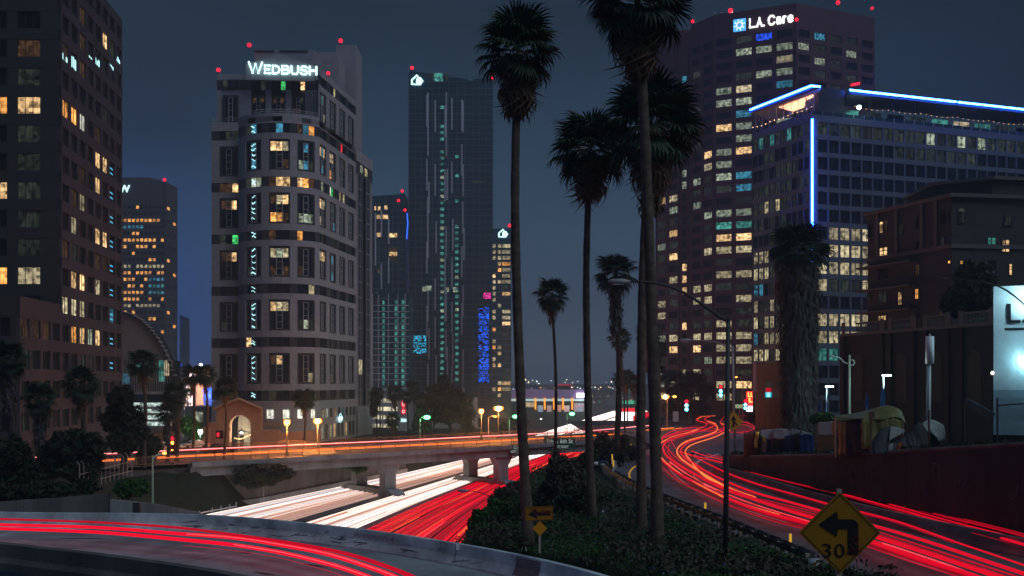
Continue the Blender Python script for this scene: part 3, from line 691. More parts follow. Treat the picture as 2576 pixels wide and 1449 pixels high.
# ---- A: dark stone office tower at the left edge
MA = mat('dusky_granite', (.055, .052, .072), .75, 0, .16, .5); MA2 = mat('shaded_granite', (.045, .046, .048), .75, 0, .16, .5)  # one granite in two tones: front faces darkened to imitate shade
C0 = Vector((-64.1, 141)); dr = Vector((-.099, 1)).normalized(); C1 = C0+dr*29.6; Cm = C0-dr*15.0
A_ = thing('office_tower', 'dark stone tower at the left edge with sign reflections painted on its windows', 'building', (-75, 150, -11))
fp = [(-93, 141), (C0.x, C0.y), (C1.x, C1.y), (-95, C1.y+3)]
shell(A_, inset(fp, .35), -12, 60, MA2, 'core')
ov = {(3,0):'amber',(3,1):'amber',(4,4):'warm',(4,5):'warm',(1,2):'dimwarm',(2,5):'dimroom',(10,0):'cream',(10,1):'cream',(10,2):'cream',(5,2):'dimwarm',(5,4):'warm',(6,1):'dimwarm',(6,2):'cream',(7,4):'warm',(7,5):'warm',(7,1):'cream',(8,4):'dimwarm',(8,5):'dimwarm',(9,1):'warm',(9,2):'warm',(9,4):'cream',(10,6):'cyan',(3,2):'whiteroom',(11,2):'warm',(11,1):'amber',(11,3):'pale',(11,4):'warm',(-1,5):'warm'}
ov.update({(0,6):'glass'})
for r in range(4, 10): ov[(r,6)] = 'dimroom' if r == 6 else 'glass'
def pk(r, c): return ov.get((r-2, c), None) or chA(r, c)
chA = chooser(21, [(.05,'dimwarm'),(.06,'dimroom')])
facade(A_, C0, C1, 52.5+8.04, 17, 4.02, 8, .74, 2.5, MA, pk, vb=1, zbot=-12)
ovf = {(4,3):'warm',(4,2):'amber',(7,2):'warm',(7,3):'dimroom',(3,3):'dimroom',(10,3):'cream',(10,2):'amber',(5,3):'dimroom',(8,3):'dimroom',(9,3):'dimroom',(6,3):'dimroom',(2,3):'dimwarm'}
facade(A_, (-84.8, 141), (C0.x, C0.y), 52.5+4.02, 12, 4.02, 4, .70, 2.45, MA2, lambda r, c: ovf.get((r, c), 'glass'), vb=2, zbot=10, m0=0, m1=1.9)
# glowing patches put on the tower glass in place of sign reflections
rf = MB()
for r, zz in ((4, 0),):
    pass
for c, dz in enumerate([0, 0, 0, 0, 0, 0, 0, 0]):
    pass
M['mirror'] = emit('painted_sign_reflection', (.5, .95, 1), 1.6, False); M['painted_refl_b'] = emit('painted_cyan_reflection', (.1, .5, .8), 1.0, False)
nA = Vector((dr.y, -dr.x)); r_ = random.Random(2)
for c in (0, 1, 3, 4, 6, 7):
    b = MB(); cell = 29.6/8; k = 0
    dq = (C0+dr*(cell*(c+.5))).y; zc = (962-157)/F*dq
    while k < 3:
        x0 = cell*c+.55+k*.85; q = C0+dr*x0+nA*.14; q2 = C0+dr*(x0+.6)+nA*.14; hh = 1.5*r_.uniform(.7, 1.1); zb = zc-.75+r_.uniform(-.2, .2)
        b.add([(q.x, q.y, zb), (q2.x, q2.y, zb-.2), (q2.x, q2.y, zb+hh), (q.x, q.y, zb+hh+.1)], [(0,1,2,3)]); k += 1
    part('painted_reflection', b, M['mirror'], A_)
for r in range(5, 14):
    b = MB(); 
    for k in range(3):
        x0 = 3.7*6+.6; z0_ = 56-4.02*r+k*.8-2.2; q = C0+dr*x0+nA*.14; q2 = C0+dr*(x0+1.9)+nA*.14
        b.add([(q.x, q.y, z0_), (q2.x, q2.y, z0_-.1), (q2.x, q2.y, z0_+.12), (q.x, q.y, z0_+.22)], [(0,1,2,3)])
    part('painted_reflection', b, M['painted_refl_b'], A_)
# lower wing
Wg = thing('office_wing', 'lower purple-grey wing below the dark stone tower at the left edge', 'building', (-70, 130, -11))
fw = [(-95, Cm.y), (Cm.x, Cm.y), (C0.x, C0.y-.02), (-95, 140.95)]
shell(Wg, inset(fw, .35), -12, 10.6, MA2, 'core')
ovw = {(0,0):'dimwarm',(0,1):'dimwarm',(0,2):'dimwarm',(1,0):'dimroom'}
facade(Wg, Cm, C0-dr*.02, 8.28, 5, 4.02, 4, .74, 2.5, MA, lambda r, c: ovw.get((r, c), 'glass'), vb=2, zbot=-12, head=2.7)
facade(Wg, (-90, Cm.y), Cm, 8.28, 5, 4.02, 5, .70, 2.5, MA2, lambda r, c: 'glass', vb=2, zbot=-12, head=2.7)
# ---- B: far tower with orange windows
MB_ = mat('far_tower_stone', (.10, .09, .10), .7, 0, .1, .3)
B_ = thing('far_office_tower', 'far tower full of orange lit windows behind the glass vault', 'building', (-210, 590, -18))
fp = [(-236, 580), (-202.2, 580), (-201.2, 598), (-236, 600)]
shell(B_, inset(fp, .4), -18, 116, MB_, 'core')
rr = random.Random(4); dens = {2:.9,5:.75,6:.45,9:.85,10:.9,11:.6,12:.75,13:.9,14:.8,15:.9,17:.3,19:.55,21:.5,23:.35,24:.6,26:.55,27:.5}
cm = {11:'cyan',12:'cyan',13:'cyan',15:'cream'}
def pB(r, c):
    x = rr.random()
    if r == 3 and c < 6: return 'cyan'
    if r in (11, 12, 13) and c > 6: return 'cyan' if x < .7 else 'teal'
    if x < dens.get(r, .08): return 'cream' if r in (9, 15) else 'amber'
    return 'glass'
facade(B_, (-229, 580), (-202.4, 580), 103, 24, 3.82, 11, .74, 1.9, MB_, pB, vb=0, zbot=-18, head=14)
facade(B_, (-202.2, 580.2), (-201.2, 598), 103, 12, 7.64, 2, .5, 1.9, MB_, lambda r, c: 'amber' if (r*3+c) % 4 == 0 else 'glass', vb=0, zbot=-18, head=14)
part('crown', MB().prism([(-236, 583), (-212, 583), (-208, 590), (-236, 598)], 116, 120), MB_, B_)
text(B_, 'W', (-228.6, 579.3, 110.8), (1, 0, 0), 3.9, M['signw'], bold=.03)
beacon((-202.6, 580.5, 116.2), .9, 'red aviation light on the corner of the far orange-lit tower'); beacon((-207, 580.5, 113.5), .7, 'red aviation light just left of the corner one on the far tower')
# ---- slim blue tower behind it
t = thing('slim_tower', 'slim dim blue tower edge beyond the far orange-lit tower', 'building', (-250, 760, -18))
MS = mat('slim_tower_glass', (.03, .05, .11), .4)
shell(t, [(X(452, 760), 760), (X(461, 760), 760), (X(461, 760), 775), (X(452, 760), 775)], -18, 50, MS, 'core')
facade(t, (X(452.2, 760), 759.8), (X(460.8, 760), 759.8), 48, 11, 5.6, 1, .5, 2.2, MS, lambda r, c: 'dimroom' if r % 3 else 'blue', vb=0, depth=.2)
# ---- C: quarter-vault atrium
V_ = thing('glass_vault_building', 'quarter-vaulted hall with teal glass bands beside the left tower', 'building', (-76, 215, -13))
d0, d1 = 214, 217.5
arc = [(296,787),(320,789),(340,796),(360,808),(380,827),(400,853),(418,885),(434,922),(446,960)]
ap = [P(a, b_, d0) for a, b_ in arc]
g = [(p.x, p.z) for p in ap]
pf = [(g[0][0], 5)]+g+[(g[-1][0], 5)] if False else g+[(g[-1][0], (962-905)/F*d0), (g[0][0], (962-905)/F*d0)]
top = [(x, z) for x, z in g if z > 4.9]+[(X(428, d0), 4.8), (g[0][0], 4.8)]
b = MB(); b.plate(top, (0, d0, 0), (1, 0, 0), (0, 0, 1), .4); part('gable', b, mat('vault_panel', (.20, .185, .18), .7, 0, .1, .5), V_)
b = MB(); b.grid([[(x-.3, d0-.6, z+.25) for x, z in g], [(x-.3, d1, z+.25) for x, z in g]]); b.grid([[(x-.3, d0-.6, z-.15) for x, z in g], [(x-.3, d0-.6, z+.25) for x, z in g]]); part('vault_roof', b, M['glass_t'], V_)
for i in range(0, len(ap)*3-3):
    k, f_ = divmod(i, 3); a = ap[k].lerp(ap[k+1], f_/3)
    part('roof_rib', MB().box(a.x-.5, a.x-.1, d0-.9, d0+1.2, a.z+.2, a.z+.42), M['steel'], V_)
shell(V_, [(X(290, d0), d0+.5), (X(440, d0), d0+.5), (X(440, d0), d1), (X(290, d0), d1)], -14, 4.7, M['glass_t'], 'core')
for k, (a, c, y0, y1, mm) in enumerate([(303,330,912,935,'pale'),(330,352,912,940,'teal'),(375,398,905,960,'pale'),(398,412,905,960,'teal'),(412,424,905,945,'cream'),(303,326,940,965,'cyan'),(352,374,905,960,'dimroom')]):
    p = P(a, y1, d0); part('window', MB().add([(0,0,0),(X(c,d0)-X(a,d0),0,0),(X(c,d0)-X(a,d0),0,(y1-y0)/F*d0),(0,0,(y1-y0)/F*d0)], [(0,1,2,3)]), M[mm if mm != 'pale' else 'dimroom'], V_, loc=(p.x, d0+.35, p.z))
for i in range(24):
    x_ = X(303+i*5.6, d0); part('mullion', MB().box(x_-.04, x_+.04, d0+.1, d0+.45, P(0, 985, d0).z, 4.8), M['steel'], V_)
b = MB(); b.box(X(290, d0), X(445, d0), d0-.2, d0+.4, P(0, 992, d0).z, P(0, 985, d0).z); part('ledge', b, M['conc'], V_)
for i in range(5):
    y_ = 1014+i*16; p = P(330, y_+9, d0)
    part('lit_louvre_band', MB().add([(0,0,0),(X(430,d0)-X(330,d0),0,0),(X(430,d0)-X(330,d0),0,.85),(0,0,.85)], [(0,1,2,3)]), M['vblind'] if 'vblind' in M else M.setdefault('vblind', room('louvre_lit_glass', (.72, .92, .85), .75, .1, 2.2, .2)), V_, loc=(p.x, d0+.3, p.z))
    part('louvre', MB().box(X(300, d0), X(432, d0), d0-.05, d0+.4, p.z-.5, p.z-.02), M['conc'], V_)
# ---- E: low buildings between the vault and the striped tower
t = thing('salmon_building', 'salmon pink block with a column of small lamps between palms', 'building', (-95, 300, -14))
ME = mat('salmon_stucco', (.62, .27, .20), .8, 0, .1, .5)
shell(t, [(X(478, 300), 300), (X(513, 300), 300), (X(513, 300), 312), (X(478, 300), 312)], -15, P(0, 925, 300).z, ME, 'wall')
for i in range(8):
    p = P(489, 935+i*17, 300); part('lamp', MB().ball((p.x, 299.6, p.z), .25, 6, 4), M['sodium_s'], t)
lamp_pt('added_wash', (X(492,292), 290, -2), (1,.7,.5), 14000, .4); q = P(505,1002-84,288); part('roof_lamp', MB().ball(tuple(q), .45, 8, 5), M['ledw'], t)  # unseen fill lamp added to brighten the salmon wall
lamp_pt('blue_wash', (X(524,276), 277, P(0,985,276).z), (.1,.2,1), 5000, .4)
t = thing('white_block', 'narrow pale lilac block left of the salmon building', 'building', (-98, 296, -14))
shell(t, [(X(464, 296), 296), (X(484, 296), 296), (X(484, 296), 306), (X(464, 296), 306)], -15, P(0, 938, 296).z, mat('lilac_render', (.34, .32, .42), .8), 'wall')
facade(t, (X(464.5, 296), 295.8), (X(483.5, 296), 295.8), P(0, 948, 296).z, 7, 2.5, 3, .6, 1.4, mat('lilac_render_2', (.34, .32, .42), .8), lambda r, c: 'dimroom' if (r+c) % 3 else 'warm', vb=0, depth=.15)
t = thing('blue_lit_building', 'low white building washed in blue light beside the striped tower', 'building', (-90, 282, -14))
MW = mat('pale_render', (.45, .47, .52), .7)
shell(t, [(X(512, 282), 282), (X(545, 282), 282), (X(545, 282), 294), (X(512, 282), 294)], -15, P(0, 975, 282).z, MW, 'wall')
part('blue_band', MB().box(X(512, 282), X(540, 282), 281.4, 281.9, P(0, 984, 282).z, P(0, 977, 282).z), emit('blue_light_band', (.03, .12, 1), 2.5), t)
part('blue_sign', MB().box(X(524, 282), X(533, 282), 281, 281.5, P(0, 1003, 282).z, P(0, 993, 282).z), emit('blue_sign_box', (.12, .25, 1), 2.2), t)
for i in range(3): part('ledge', MB().box(X(512, 282), X(541, 282), 281.3, 281.9, P(0, 990+i*9, 282).z, P(0, 988+i*9, 282).z), MW, t)
t = thing('glass_front_hall', 'low grey hall with green-lit room and gridded windows behind palms', 'building', (-88, 240, -14))
shell(t, [(X(464, 240), 240), (X(532, 240), 240), (X(532, 240), 250), (X(464, 240), 250)], -15, P(0, 1022, 240).z, mat('grey_render', (.28, .29, .29), .8), 'wall')
p = P(488, 1062, 240); link('window', window_mesh(2.3, 2.6, M['pale'], 0, 0), t, (p.x, 239.9, p.z))
for i in range(2):
    for j in range(2):
        p = P(503+i*13, 1058+j*15-3, 240); link('window', window_mesh(1.1, 1.3, M['dimroom'], 1, 1, M['frame_w']), t, (p.x, 239.9, p.z))

# ---- F: striped stone tower with the lit name on top
MWh = mat('cream_granite', (.33, .325, .35), .6, 0, .12, .8); MWd = mat('dark_green_granite', (.05, .055, .06), .35, 0, .1, 1)
W_ = thing('striped_tower', 'cream and dark striped tower with rounded front and a lit name on top', 'building', (-60, 240, -13))
# arc of the rounded bay
a0, a1 = Vector((X(600, 231), 231)), Vector((X(803, 230), 230)); ch = (a1-a0).length; sag = 4.6; R_ = (ch*ch/4+sag*sag)/(2*sag)
mid = (a0+a1)/2; tt = (a1-a0).normalized(); nn_ = Vector((tt.y, -tt.x)); cen = mid-nn_*(R_-sag); half = math.asin(ch/2/R_)
def arcp(u, off=0):
    """u 0..1 along the bay"""
    th = -half+2*half*u; return cen+nn_*(R_+off)*math.cos(th)+tt*(R_+off)*math.sin(th)
def u_of(px):
    lo, hi = 0, 1
    for _ in range(30):
        m_ = (lo+hi)/2; q = arcp(m_)
        if CX+q.x/q.y*F < px: lo = m_
        else: hi = m_
    return lo
side = Vector((.157, 1)).normalized(); S0 = Vector(a1); S1 = S0+side*27.4; S2_ = S0+side*42
L0, L1 = Vector((X(532, 233.5), 233.5)), Vector((X(602, 233.5), 233.5)); Lu = Vector((X(542, 233.5), 233.5))
core = [tuple(L0+Vector((.5,.5)))]+[(X(602,233.5)-.2, 234)]+[tuple(arcp(k/14, -1.1)) for k in range(1, 14)]+[tuple(S0+Vector((-.6,.4))), tuple(S2_+Vector((-.6, 0))), (-75, 275), (L0.x+.5, 262)]
part('core', MB().prism(core, -14, 59.2), M['glass_b'], W_)
core2 = [tuple(Lu+Vector((.5,1))), (X(790, 236), 236), tuple(S0+Vector((-.6, 3))), tuple(S1+Vector((-.6, 0))), (-66, 262), (Lu.x+.5, 258)]
part('core', MB().prism(core2, 59, 71), M['glass_b'], W_)
BAY = [(617.5,657),(675.5,729.5),(748,792)]; SB = [(804.5,821),(829.5,846),(853.7,869),(876,891)]
def s_of(px):
    k = (px-CX)/F; return (k*S0.y-S0.x)/(side.x-k*side.y)
bays = []      # (pointA, pointB, n panes)
bays.append(('L', Vector((X(552,233.5),233.5)), Vector((X(599,233.5),233.5))))
for a, c in BAY: bays.append(('B', arcp(u_of(a)), arcp(u_of(c))))
for a, c in SB: bays.append(('S', S0+side*s_of(a), S0+side*s_of(c)))
outl = [L0, Vector((X(601,233.5),233.5))]   # outline of the stone bands, in pieces
bow = [arcp(k/16) for k in range(17)]
pc_cache = {}
def panel_run(pts, z0, z1, m, nm, L_=2.6, o0=-.25, o1=.02):
    """stone slabs laid end to end along a plan polyline"""
    pts = [Vector(p) for p in pts]
    for a, c in zip(pts, pts[1:]):
        L = (c-a).length; n = max(1, round(L/L_)); t = (c-a)/L; ang = math.atan2(t.y, t.x)
        w_ = L/n-.03; key = (round(w_, 2), round(z1-z0, 2), m.name, o0, o1)
        if key not in pc_cache: pc_cache[key] = MB().box(0, w_, -o1, -o0, 0, z1-z0).mesh(nm, m)
        for i in range(n):
            q = a+t*(L/n*i+.015); link(nm, pc_cache[key], W_, (q.x, q.y, z0), ang)
ctx = random.Random(12)
litA = {  # (kind,index,level) -> list of 6 panes (top row l-r, bottom row l-r)
 }
def panes_for(i, lev):
    # level 0 = topmost (above strip 0)
    T_ = {(0,2):['warm','warm','amber','glass_b','glass_b','dimwarm'],(1,2):['warm','warm','cream','glass_b','glass_b','dimwarm'],(2,2):['dimwarm','cream','warm','amber','amber','dimwarm'],(3,2):['cream','pale','cream','dimwarm','glass_b','dimwarm'],(4,2):['warm','cream','cream','glass_b','glass_b','glass_b'],(5,2):['dimwarm','warm','glass_b','glass_b','glass_b','glass_b'],
          (0,3):['glass_b','glass_b','glass_b','glass_b','dimroom','glass_b'],(1,3):['glass_b','cyan','glass_b','pale','cyan','dimroom'],(2,3):['glass_b','glass_b','glass_b','pale','pale','pale'],(4,3):['glass_b','glass_b','glass_b','dimroom','pale','dimroom'],(5,3):['glass_b','glass_b','glass_b','glass_b','glass_b','cream'],(6,3):['glass_b','glass_b','glass_b','pale','glass_b','glass_b'],
          (0,4):['dimroom','teal','dimroom','glass_b','glass_b','cream'],(1,4):['warm','cyan','warm','glass_b','cyan','glass_b'],(2,4):['warm','cream','cream','cream','glass_b','dimwarm'],(3,4):['cream','warm','warm','glass_b','glass_b','glass_b'],(7,4):['glass_b','glass_b','glass_b','glass_b','cream','cream'],
          (1,5):['cream','warm','glass_b','amber','dimwarm','dimroom'],(0,5):['glass_b','glass_b','dimroom','glass_b','dimroom','glass_b'],(2,5):['dimroom','glass_b','dimroom','dimroom','glass_b','cyan'],(3,5):['glass_b','cyan','glass_b','glass_b','cyan','glass_b'],(6,5):['warm','glass_b','glass_b','glass_b','glass_b','glass_b'],(7,5):['cream','cream','glass_b','glass_b','glass_b','glass_b'],
          (1,0):['glass_b']*6,(2,0):['dimwarm','dimwarm','warm','glass_b','glass_b','glass_b'],(3,0):['dimwarm','dimwarm','warm','glass_b','glass_b','glass_b'],(1,1):['glass_b','cyan','glass_b']*2,(6,0):['glass_b','dimroom','glass_b','glass_b','warm','glass_b']}
    k = T_.get((i, lev))
    if k: return k
    return [ctx.choice(['glass_b']*12+['dimroom','dimwarm']) for _ in range(6)]
SLIT = {(2,1):['dimroom','whiteroom','pale'],(3,1):['glass_b','dimroom','glass_b'],(2,2):['dimwarm','warm','warm'],(3,2):['dimwarm','glass_b','glass_b'],(2,3):['warm','amber','dimwarm'],(3,3):['amber','glass_b','glass_b'],(4,3):['glass_b','glass_b','cream'],(0,3):['glass_b','glass_b','warm'],(2,4):['dimroom','pale','dimroom'],(0,2):['glass_b','glass_b','green'],(2,5):['whiteroom','green','dimroom'],(0,5):['glass_b','glass_b','cream'],(3,5):['dimroom']*3,(2,6):['cream','dimwarm','cream'],(1,6):['glass_b','redroom','glass_b'],(5,1):['warm','glass_b','glass_b'],(1,3):['dimwarm','cyan','amber'],(6,0):['dimwarm']*3,(2,0):['dimwarm','dimwarm','warm'],(1,0):['glass_b','dimroom','dimroom'],(3,0):['dimroom','glass_b','green'],(0,1):['glass_b','glass_b','dimroom'],(1,1):['dimroom','cyan','glass_b'],(1,2):['glass_b','cyan','glass_b']}
STR = [71.1-12.16*k for k in range(7)]    # top of each dark strip
wm_cache = {}
def tall_window(A, B, z0, h, panes):
    t = (B-A); L = t.length; t = t/L; ang = math.atan2(t.y, t.x); n = Vector((t.y, -t.x)); A = A-n*.32
    k = (round(L, 2), round(h, 2))
    if k not in wm_cache:
        b = MB(); fw = .42
        b.box(0, fw, -.16, .1, 0, h); b.box(L-fw, L, -.16, .1, 0, h); b.box(fw, L-fw, -.16, .1, 0, .45); b.box(fw, L-fw, -.16, .1, h-.45, h)
        wm = b.mesh('window', MWd)
        m2 = MB(); iw = (L-2*fw)/3
        for x in (fw+iw, fw+2*iw): m2.box(x-.05, x+.05, -.2, .0, .45, h-.45)
        for q in (1, 2, 3): m2.box(fw+iw, fw+2*iw, -.19, .0, .45+(h-.9)*q/4-.04, .45+(h-.9)*q/4+.04)
        m2.box(fw+iw, fw+2*iw, -.19, 0, .45, .53); m2.box(fw+iw, fw+2*iw, -.19, 0, h-.53, h-.45)
        mm = m2.mesh('mullion', M['frame_w'])
        wm_cache[k] = (wm, mm, iw)
    wm, mm, iw = wm_cache[k]
    w_ = link('window', wm, W_, (A.x, A.y, z0), ang)
    o = link('mullion', mm, w_, local=True)
    hh = (h-.9)
    for r in range(2):
        ph = hh*.36 if True else hh/2
        for c in range(3):
            key = ('pane', round(iw, 2), round(hh, 2), panes[r*3+c], r)
            if key not in _wc:
                z0_, z1_ = (hh*.66, hh) if r == 0 else (0, hh*.34)
                _wc[key] = MB().add([(0,0,z0_),(iw,0,z0_),(iw,0,z1_),(0,0,z1_)], [(0,1,2,3)]).mesh('pane', M[panes[r*3+c]])
            link('pane', _wc[key], w_, (.42+iw*c, .02, .45), local=True)
    key = ('mid', round(L, 2), round(hh, 2))
    if key not in _wc: _wc[key] = MB().add([(.42,0,.45+hh*.34),(L-.42,0,.45+hh*.34),(L-.42,0,.45+hh*.66),(.42,0,.45+hh*.66)], [(0,1,2,3)]).mesh('pane', M['glass_b'])
    link('pane', _wc[key], w_, (0, .03, 0), local=True)
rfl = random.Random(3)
def reflections(A, B, z0, h, n):  # wavy glowing tubes imitate the sign reflected in the bay glass
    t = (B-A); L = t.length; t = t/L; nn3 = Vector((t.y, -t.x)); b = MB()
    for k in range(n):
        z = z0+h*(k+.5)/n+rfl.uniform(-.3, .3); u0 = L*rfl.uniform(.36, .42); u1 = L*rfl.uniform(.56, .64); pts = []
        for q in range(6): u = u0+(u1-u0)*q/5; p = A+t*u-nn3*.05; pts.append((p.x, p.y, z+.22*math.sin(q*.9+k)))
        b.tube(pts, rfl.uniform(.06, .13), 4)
    part('painted_reflection', b, M['mirror'], W_)
def strip_window(A, B, z0, h, panes):
    t = (B-A); L = t.length; t = t/L; ang = math.atan2(t.y, t.x); n = Vector((t.y, -t.x)); A = A-n*.28
    iw = L/3
    for c in range(3):
        q = A+t*iw*c; link('window', window_mesh(iw, h, M[panes[c]], 0, 0, fw=.05), W_, (q.x, q.y, z0), ang)
for lev, zt in enumerate(STR):
    zs0 = zt-2.2                      # bottom of strip
    for i, (kd, A, B) in enumerate(bays):
        if kd == 'L' and lev == 0: A = Vector((X(560,233.5),233.5))
        if kd == 'B' and lev == 0:    # upper storeys stand back behind the bay
            A = Vector((A.x, 234.6)); B = Vector((B.x, 234.6)); A.x, B.x = X([631,682,732][i-1], 234.6), X([668,718,767][i-1], 234.6)
        strip_window(A, B, zs0, 2.2, SLIT.get((lev, i), [ctx.choice(['glass_b']*7+['dimroom']) for _ in range(3)]))
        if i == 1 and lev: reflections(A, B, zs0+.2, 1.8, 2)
        # tall window below this strip
        if lev < 6:
            if kd == 'B' and lev == 0: tall_window(A, B, 63.0, 4.6, ['glass_b','glass_b','dimroom','dimwarm','dimwarm','glass_b'] if i == 3 else ['dimwarm','glass_b','dimwarm','glass_b','glass_b','dimroom']); continue
            tall_window(A, B, STR[lev+1]+1.5, 7.0, panes_for(lev, i))
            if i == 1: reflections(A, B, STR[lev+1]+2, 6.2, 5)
# stone: white bands above and below strips, piers between bays
segs = [('L', L0, bays[0][1]), ('L', bays[0][2], Vector((X(601,233.5),233.5)))]
gapsB = [(0, u_of(617.5)), (u_of(657), u_of(675.5)), (u_of(729.5), u_of(748)), (u_of(792), 1)]
gapsS = [(0, s_of(804.5)), (s_of(821), s_of(829.5)), (s_of(846), s_of(853.7)), (s_of(869), s_of(876)), (s_of(891), 27.4)]
def outline(off=0):
    return [L0, Vector((X(601,233.5),233.5))], [arcp(k/10) for k in range(11)], [S0, S0+side*27.4]
for lev in range(1, 7):
    zt = STR[lev]
    for run in outline():
        panel_run(run, zt, zt+1.5, MWh, 'stone_slab', 3.6)
        if lev < 6: panel_run(run, zt-3.6, zt-2.2, MWh, 'stone_slab', 3.6)
    zlo = STR[lev+1]+1.5 if lev < 6 else -4.2
    def pier(A, B, z0, z1, m, nm='pier', o0=-.3, o1=.0):
        if (B-A).length > .1: part(nm, MB().rbox(A, B, z0, z1, o0, o1), m, W_)
    for a, c in gapsB:
        n_ = max(1, int((c-a)*12)); P_ = [arcp(a+(c-a)*k/n_) for k in range(n_+1)]
        for A, B in zip(P_, P_[1:]):
            pier(A, B, zt-2.2, zt, MWd, 'dark_slab', -.3, .05)
            if lev < 6: pier(A, B, STR[lev+1]+1.5, zt-3.6, MWh)
    for a, c in gapsS:
        A, B = S0+side*a, S0+side*c
        pier(A, B, zt-2.2, zt, MWd, 'dark_slab', -.3, .05)
        if lev < 6: pier(A, B, STR[lev+1]+1.5, zt-3.6, MWh)
    for k_, A, B in segs:
        pier(A, B, zt-2.2, zt, MWd, 'dark_slab', -.3, .05)
        if lev < 6: pier(A, B, STR[lev+1]+1.5, zt-3.6, MWh)
# upper storeys: side face and set-back front
run = [S0+side*0, S0+side*27.4]
for z0, z1 in ((71.1, 72.6), (59.1, 60.4), (67.5, 68.9)): panel_run(run, z0, z1, MWh, 'stone_slab', 3.6)
for a, c in gapsS:
    A, B = S0+side*a, S0+side*c
    part('pier', MB().rbox(A, B, 60.4, 67.5, -.3, 0), MWh, W_); part('dark_slab', MB().rbox(A, B, 68.9, 71.1, -.3, .05), MWd, W_)
fr_ = [Vector((X(545,234),234.2)), Vector((X(560,234),234.2)), Vector((X(600,234),234.2)), Vector((X(631,234),234.2)), Vector((X(668,234),234.2)), Vector((X(682,234),234.2)), Vector((X(718,234),234.2)), Vector((X(732,234),234.2)), Vector((X(767,234),234.2)), Vector((X(798,234),234.2))]
for A, B in ((fr_[0],fr_[1]),(fr_[2],fr_[3]),(fr_[4],fr_[5]),(fr_[6],fr_[7]),(fr_[8],fr_[9])):
    part('pier', MB().rbox(A, B, 59.5, 68.8, -.3, 0), MWh, W_); part('dark_slab', MB().rbox(A, B, 68.9, 71.1, -.3, .05), MWd, W_)
panel_run([fr_[0], fr_[9]], 71.15, 72.5, MWh, 'stone_slab', 3.6)
part('left_parapet', MB().rbox(fr_[0], fr_[2], 67.6, 68.8, -.3, .02), MWh, W_)
panel_run([L0, Vector((X(601,233.5),233.5))], 59.3, 61.0, MWh, 'stone_slab', 3.6)
panel_run([arcp(k/10) for k in range(11)], 59.3, 61.2, MWh, 'stone_slab', 3.6)
for run in ([arcp(k/14, -.3)for k in range(15)], [L0+Vector((.2,.3)), L1+Vector((0,.3))]):
    for zz in (61.6, 62.1): part('roof_rail', MB().tube([(q.x, q.y, zz) for q in run], .06, 4), M['frame_w'], W_)
    for q in run: part('rail_post', MB().box(q.x-.04, q.x+.04, q.y-.04, q.y+.04, 61.2, 62.1), M['frame_w'], W_)
part('roof_slab', MB().prism([(p[0], p[1]) for p in core], 59.21, 59.3), MWd, W_)
# penthouse with gable carrying the name
part('penthouse', MB().box(X(640,238), X(790,238), 238, 250, 71, P(0,126,238).z), MWh, W_)
part('penthouse_band', MB().box(X(640,238)+.02, X(690,238), 237.8, 238.3, P(0,131,238).z, P(0,127,238).z), MWd, W_); part('penthouse_band', MB().box(X(703,238), X(775,238), 237.8, 238.3, P(0,131,238).z, P(0,127,238).z), MWd, W_)
part('stair_tower', MB().box(X(845,258), X(896,258), 258, 268, 60, P(0,113,258).z), MWh, W_)
part('stair_tower', MB().box(X(780,246), X(852,246), 246, 256, 60, P(0,131,246).z), MWh, W_)
gd = 231.6; b = MB(); b.plate([(X(618,gd),P(0,200,gd).z),(X(792,gd),P(0,204,gd).z),(X(792,gd),P(0,166,gd).z),(X(708,gd),P(0,136,gd).z),(X(618,gd),P(0,160,gd).z)], (0,gd,0), (1,0,0), (0,0,1), .8); part('gable', b, MWh, W_)
s_ = thing('name_sign', 'glowing white WEDBUSH letters on the gable of the striped tower', 'sign', (X(625,gd), gd-.6, 70))
channel_text(s_, 'WEDBUSH', (X(625,gd), gd-.6, P(0,187.5,gd).z), (1, .02, 0), [3.55,1.75,2.05,2.0,2.05,1.95,2.05], [.12]*7, [2.95,2.3,2.3,2.3,2.3,2.3,2.3], .25, M['signw'], drop=-.022)
# right wing with tall glazing
R0, R1 = S0+side*27.6, S0+side*42; b = MB()
for a, c in ((R0, R1),):
    part('stone_slab', MB().rbox(a, c, 57.5, 60.5, -.3, .02), MWh, W_); part('dark_slab', MB().rbox(a, c, 54, 57.5, -.3, -.05), MWd, W_)
for k in range(5):
    q = R0+side*(k*3.2+.8); 
    if k in (0, 4): part('pier', MB().rbox(q-side*.8, q+side*.3, -14, 54, -.3, .02), MWh, W_)
for (k0, k1) in ((2.0, 5.2), (8.6, 11.8)):
    for z_ in np.arange(-6, 52, 4.05):
        q = R0+side*k0; link('window', window_mesh(k1-k0, 3.9, M[ctx.choice(['glass_b']*14+['pale', 'cream'])], 1, 0, M['frame_w'], fw=.06), W_, (q.x-.05, q.y, z_), math.atan2(side.y, side.x))
for i, k0 in enumerate((3.0, 7.0, 11.0)):
    q = R0+side*k0; link('window', window_mesh(2.4, 2.2, M[['pale', 'cream', 'dimroom'][i]], 1, 0), W_, (q.x+.05, q.y, 54.8), math.atan2(side.y, side.x))
beacon((X(548,234), 234.5, 72.6), .45, 'red aviation light on the left shoulder of the striped tower'); beacon((X(627,236), 236, P(0,124,236).z), .45, 'red aviation light above the left end of the glowing name')
beacon((X(857,258), 258, P(0,113,258).z), .5, 'red aviation light on the topmost stair tower of the striped tower'); beacon((X(826,236), 236, 72.4), .4, 'red aviation light to the right of the glowing name')
